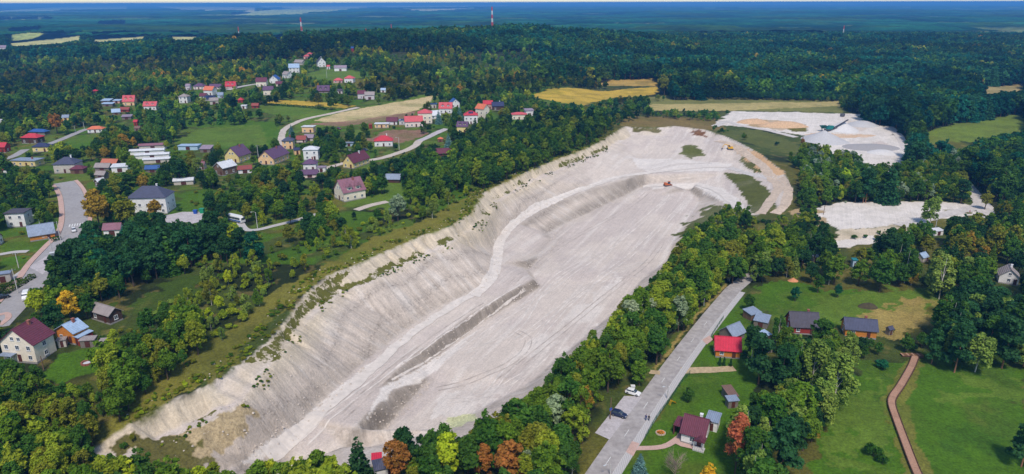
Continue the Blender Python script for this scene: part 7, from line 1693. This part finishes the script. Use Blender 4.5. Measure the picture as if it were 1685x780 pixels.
# ------------------------------------------------------------------ garden things
M_GREENW = mat("fence_green", rgb(40, 84, 50), .6, 3, .1); M_STONE = mat("bed_stone", rgb(190, 170, 150), .9, 3, .2); M_FLOW = mat("orange_flowers", rgb(226, 130, 30), .8, 5, .4); M_YELP = mat("yellow_plastic", rgb(236, 186, 30), .4, 3, .1); M_BLUEP = mat("blue_plastic", rgb(30, 80, 170), .4, 3, .1); M_GREENP = mat("green_plastic", rgb(20, 140, 100), .4, 3, .1)
def fence(pts, label, hgt=1.3, step=2.5, m=M_GREENW):
    c = resample(GL(pts), step); o = np.array((*c[0], tz(*c[0]))); root = tag(empty("garden_fence", o), label, "fence")
    P_ = [np.array((*q, tz(*q))) - o for q in c]
    for q in P_: MB().box(q[0] - .05, q[0] + .05, q[1] - .05, q[1] + .05, q[2] - .3, q[2] + hgt).obj("post", m, root)
    for zz in (.15, .45, .75, 1.05, 1.28): MB().tube([q + np.array((0, 0, zz * hgt / 1.3)) for q in P_], .03, 3).obj("rail", m, root)
fence([(1062, 722), (1080, 690), (1098, 665), (1112, 645), (1123, 628), (1135, 616)], "green wire fence between the pavement and the bungalow's lawn")
fence([(1170, 556), (1180, 540), (1190, 525)], "green wire fence in front of the silver-roofed barn")
c = G(1087, 713); rr = tag(empty("flower_bed", c), "round stone-edged bed of orange flowers on the bungalow's lawn", "flower bed")
for k in range(14): a = 2 * PI * k / 14; MB().box(-.14, .14, -.22, .22, 0, .3).obj("edge_stone", M_STONE, rr).matrix_local = Matrix.Translation((1.1 * math.cos(a), .95 * math.sin(a), 0)) @ Matrix.Rotation(a, 4, 'Z')
fl = MB()
for k in range(150):
    a = rng.uniform(0, 2 * PI); q = rng.uniform(0, .95) ** .6; x, y, z = q * math.cos(a), q * .85 * math.sin(a), .25 + rng.uniform(.1, .6) * (1.1 - q); s = rng.uniform(.05, .12); fl.add([(x - s, y, z), (x, y - s, z + s * .5), (x + s, y, z), (x, y + s, z + s * .5)], [(0, 1, 2, 3)])
fl.obj("flowers", M_FLOW, rr)
def slide(u, v, m, label):
    c = G(u, v); r = tag(empty("garden_slide", c, .4), label, "slide")
    MB().add([(0, -.25, 1.2), (0, .25, 1.2), (1.7, .25, .1), (1.7, -.25, .1), (0, -.3, 1.35), (0, .3, 1.35), (1.7, .3, .25), (1.7, -.3, .25)], [(0, 1, 2, 3), (3, 2, 1, 0), (1, 5, 6, 2), (2, 6, 5, 1), (0, 3, 7, 4), (4, 7, 3, 0)]).obj("chute", m, r)
    for s in (-1, 1): MB().tube([(-.5, s * .25, 0), (0, s * .25, 1.4)], .04, 5).obj("ladder_rail", m, r)
    for k in range(4): MB().tube([(-.42 + .1 * k, -.25, .25 + .28 * k), (-.42 + .1 * k, .25, .25 + .28 * k)], .03, 5).obj("rung", m, r)
slide(1104, 666, M_YELP, "small yellow slide beside the bungalow's fence")
def bin_(u, v, m, label, s=1.0):
    c = G(u, v); r = tag(empty("waste_bin", c), label, "waste bin"); MB().add([(-.5 * s, -.4 * s, 0), (.5 * s, -.4 * s, 0), (.5 * s, .4 * s, 0), (-.5 * s, .4 * s, 0), (-.62 * s, -.5 * s, 1.3 * s), (.62 * s, -.5 * s, 1.3 * s), (.62 * s, .5 * s, 1.3 * s), (-.62 * s, .5 * s, 1.3 * s)], [(3, 2, 1, 0), (0, 1, 5, 4), (1, 2, 6, 5), (2, 3, 7, 6), (3, 0, 4, 7), (4, 5, 6, 7)]).obj("tub", m, r)
    MB().box(-.66 * s, .66 * s, -.54 * s, .54 * s, 1.302 * s, 1.42 * s).obj("lid", m, r)
bin_(322, 352, M_BLUEP, "blue waste bin on the church forecourt", 1.3); bin_(333, 351, M_GREENP, "tall green waste bin on the church forecourt", 1.6)
bin_(1041, 641, M_FRAME, "white cabinet on the verge behind the white parked car", .9)
c = G(93, 425); rr = tag(empty("bus_shelter", c, .5), "glass bus shelter on the block paving beside the bus bay", "bus shelter")
MB().box(-1.8, 1.8, -.8, .8, 2.4, 2.52).obj("roof", M_LAMPH, rr); MB().box(-1.7, 1.7, .68, .72, .2, 2.3).obj("rear_glass", mat("pale_glass", (.45, .55, .55), .1, 3, .1), rr); MB().box(-1.5, 1.5, .3, .62, .42, .5).obj("bench", M_WOODT, rr)
for x in (-1.7, 1.7):
    for y in (-.7, .7): MB().box(x - .05, x + .05, y - .05, y + .05, 0, 2.4).obj("post", M_STEEL, rr)
c = G(144, 598); rr = tag(empty("fire_pit", c), "round brick fire pit on the lawn below the big cream house", "fire pit")
for k in range(12): a = 2 * PI * k / 12; MB().box(-.18, .18, -.34, .34, 0, .5).obj("brick", M_BRICK, rr).matrix_local = Matrix.Translation((1.35 * math.cos(a), 1.35 * math.sin(a), 0)) @ Matrix.Rotation(a, 4, 'Z')
MB().lathe([(1.15, .12), (.0, .2)], 12).obj("ash", M_LAMPH, rr)
def hedge(a, b, w, h, label, tint='mid', n=None):
    A = G(*a); B = G(*b); L = float(np.linalg.norm((B - A)[:2])); n = n or int(L * (w + h) * 16)
    t = rng.uniform(0, 1, n); s = rng.uniform(-1, 1, n); zf = rng.uniform(0, 1, n); side = rng.uniform(0, 1, n) < .6
    s = np.where(side, np.sign(s), s); zf = np.where(side, zf, 1)
    wob = 1 + .12 * np.sin(t * L * 1.3) + .1 * (vnoise(t * L, t * 0, 7) - .5)
    x = A[0] + (B[0] - A[0]) * t; y = A[1] + (B[1] - A[1]) * t; d = (B - A)[:2] / L; nn = np.array((d[1], -d[0]))
    z = ter(x, y) - A[2] + zf * h * wob
    cen = np.stack([x - A[0] + nn[0] * s * w / 2 * wob, y - A[1] + nn[1] * s * w / 2 * wob, z], 1); nor = np.stack([nn[0] * s, nn[1] * s, zf], 1) + rng.normal(size=(n, 3)) * .5
    o = bpy.data.objects.new("hedge", leaf_mesh("hedge", cen, nor, .28, rng.uniform(.2, .8, n))); link(o); o.location = tuple(map(float, A)); o["tint"] = [float(q) for q in T[tint]]; tag(o, label, "hedge")
    mb = MB()
    return o
hedge((2, 490), (56, 457), 1.6, 1.5, "clipped hedge above the pavement at the left edge of the street", 'mid')
hedge((0, 478), (36, 462), 1.2, 1.4, "low hedge in front of the grey canopy garage", 'deep')
hedge((86, 398), (100, 394), 1.8, 1.5, "hedge beside the silver-roofed bungalow", 'deep')
hedge((605, 144), (700, 150), 5, 4, "long clipped dark hedge above the allotments", 'dark', 3000)
hedge((428, 172), (540, 181), 2.5, 1.6, "low dark hedge between the green fields", 'dark', 1800)
def bare_tree(u, v, h, label):
    c = G(u, v); r = np.random.default_rng(5); mb = MB()
    root = tag(empty("bare_tree", c), label, "tree"); MB().tube([(0, 0, -.3), (.05, 0, h * .4), (0, .1, h * .75)], [.16, .11, .05], 6).obj("trunk", M_DEAD, root)
    for k in range(46):
        z = h * r.uniform(.2, .72); a = r.uniform(0, 2 * PI); q = h * r.uniform(.18, .42); e = (q * math.cos(a), q * math.sin(a), z + q * r.uniform(.5, 1.1)); mb.tube([(0, 0, z), (e[0] * .5, e[1] * .5, z + (e[2] - z) * .6), e], [.05, .03, .012], 4)
        for j in range(6): b = a + r.uniform(-1, 1); q2 = q * r.uniform(.3, .6); mb.tube([(e[0] * .6, e[1] * .6, z + (e[2] - z) * .68), (e[0] * .6 + q2 * math.cos(b), e[1] * .6 + q2 * math.sin(b), e[2] + q2 * r.uniform(.0, .8))], [.025, .01], 3)
    mb.obj("branches", M_DEAD, root)
bare_tree(1110, 790, 6.5, "bare grey-twigged tree below the bungalow's garden path")

# ------------------------------------------------------------------ the far woods as one rolling canopy, and the blue air in front of them
def far_canopy():
    ys = [1720.0]
    while ys[-1] < 70000: ys.append(ys[-1] * (1.0035 if ys[-1] < 3500 else 1.008 if ys[-1] < 9000 else 1.03))
    ys = np.array(ys); nc = 620; t = np.linspace(-1, 1, nc)
    Y = np.repeat(ys[:, None], nc, 1); X = t[None, :] * (0.82 * ys + 60)[:, None]
    x = X.ravel(); y = Y.ravel() + rng.uniform(-1, 1, X.size) * 3; g = ter(x, y)
    b = vnoise(x / 9., y / 9., 301) * .55 + vnoise(x / 23., y / 23., 302) * .45; big = fbm(x / 300., y / 300., 303, 3)
    stn = vnoise(x / 330., y / 210., 305); stn2 = vnoise(x / 900., y / 420., 306); z = g + 8 + b * 8 + big * 5 + sstep(.48, .53, stn) * 7 - sstep(.24, .20, stn) * 11
    keep = np.ones(len(x), bool); u, v, dep = project(x, y, g)
    for p in FAR_FIELDS: keep &= ~inpoly(u, v, p)
    me = bpy.data.meshes.new("distant_forest"); nr = len(ys)
    i = (np.arange(nr - 1)[:, None] * nc + np.arange(nc - 1)[None, :]).ravel(); q = np.stack([i, i + 1, i + nc + 1, i + nc], 1).astype(np.int32)
    q = q[keep[q].all(1)]
    me.vertices.add(len(x)); me.vertices.foreach_set("co", np.stack([x, y, z], 1).astype(np.float32).ravel())
    me.loops.add(q.size); me.loops.foreach_set("vertex_index", q.ravel()); me.polygons.add(len(q)); me.polygons.foreach_set("loop_start", np.arange(0, q.size, 4, dtype=np.int32)); me.polygons.foreach_set("loop_total", np.full(len(q), 4, np.int32)); me.update(calc_edges=True)
    tone = np.array(T['bluegreen'])[None] * (.4 + .8 * b)[:, None]; tone = tone + (np.array(T['deep'])[None] * .6 - tone) * (sstep(.45, .7, big))[:, None]
    tone = tone * (.55 + .75 * sstep(.35, .65, stn) * 1.2)[:, None] * (.6 + .8 * stn2)[:, None]; cl_ = sstep(.24, .20, stn)[:, None]; tone = tone * (1 - cl_) + np.array(rgb(120, 130, 70))[None] * cl_
    me.attributes.new("cover", 'FLOAT_COLOR', 'POINT').data.foreach_set("color", np.concatenate([tone, np.zeros((len(x), 1))], 1).astype(np.float32).ravel())
    m = bpy.data.materials.new("distant_canopy"); m.use_nodes = True; p = m.node_tree.nodes["Principled BSDF"]; p.inputs["Roughness"].default_value = 1; p.inputs["Specular IOR Level"].default_value = 0
    a = m.node_tree.nodes.new("ShaderNodeAttribute"); a.attribute_name = "cover"; tcn = m.node_tree.nodes.new("ShaderNodeTexCoord"); nz = m.node_tree.nodes.new("ShaderNodeTexNoise"); nz.inputs["Scale"].default_value = .006; nz.inputs["Detail"].default_value = 8; nz.inputs['Roughness'].default_value = .75
    mr = m.node_tree.nodes.new("ShaderNodeMapRange"); mr.inputs[1].default_value = .35; mr.inputs[2].default_value = .65; mr.inputs[3].default_value = .35; mr.inputs[4].default_value = 1.5; mx = m.node_tree.nodes.new("ShaderNodeMix"); mx.data_type = 'RGBA'; mx.blend_type = 'MULTIPLY'; mx.inputs[0].default_value = 1
    l = m.node_tree.links; l.new(tcn.outputs["Object"], nz.inputs["Vector"]); l.new(nz.outputs["Fac"], mr.inputs[0]); l.new(a.outputs["Color"], mx.inputs[6]); l.new(mr.outputs[0], mx.inputs[7]); l.new(mx.outputs[2], p.inputs["Base Color"])
    me.materials.append(m)
    o = bpy.data.objects.new("distant_forest", me); COL.objects.link(o); o["kind"] = "stuff"; o["label"] = "unbroken forest rolling away to the horizon"; o["category"] = "forest"
far_canopy()

R = 90000.0
hz = MB().box(-R, R, -3000, R * 1.02, -45, 108).obj("haze"); hz["kind"] = "stuff"
hm = bpy.data.materials.new("haze_air"); hm.use_nodes = True; n = hm.node_tree.nodes; n.clear()
out = n.new("ShaderNodeOutputMaterial"); vol = n.new("ShaderNodeVolumePrincipled"); vol.inputs["Color"].default_value = (0.13, 0.44, 1.0, 1); vol.inputs["Density"].default_value = 1.35e-4; vol.inputs["Anisotropy"].default_value = 0.0
hm.node_tree.links.new(vol.outputs[0], out.inputs["Volume"]); hz.data.materials.append(hm)
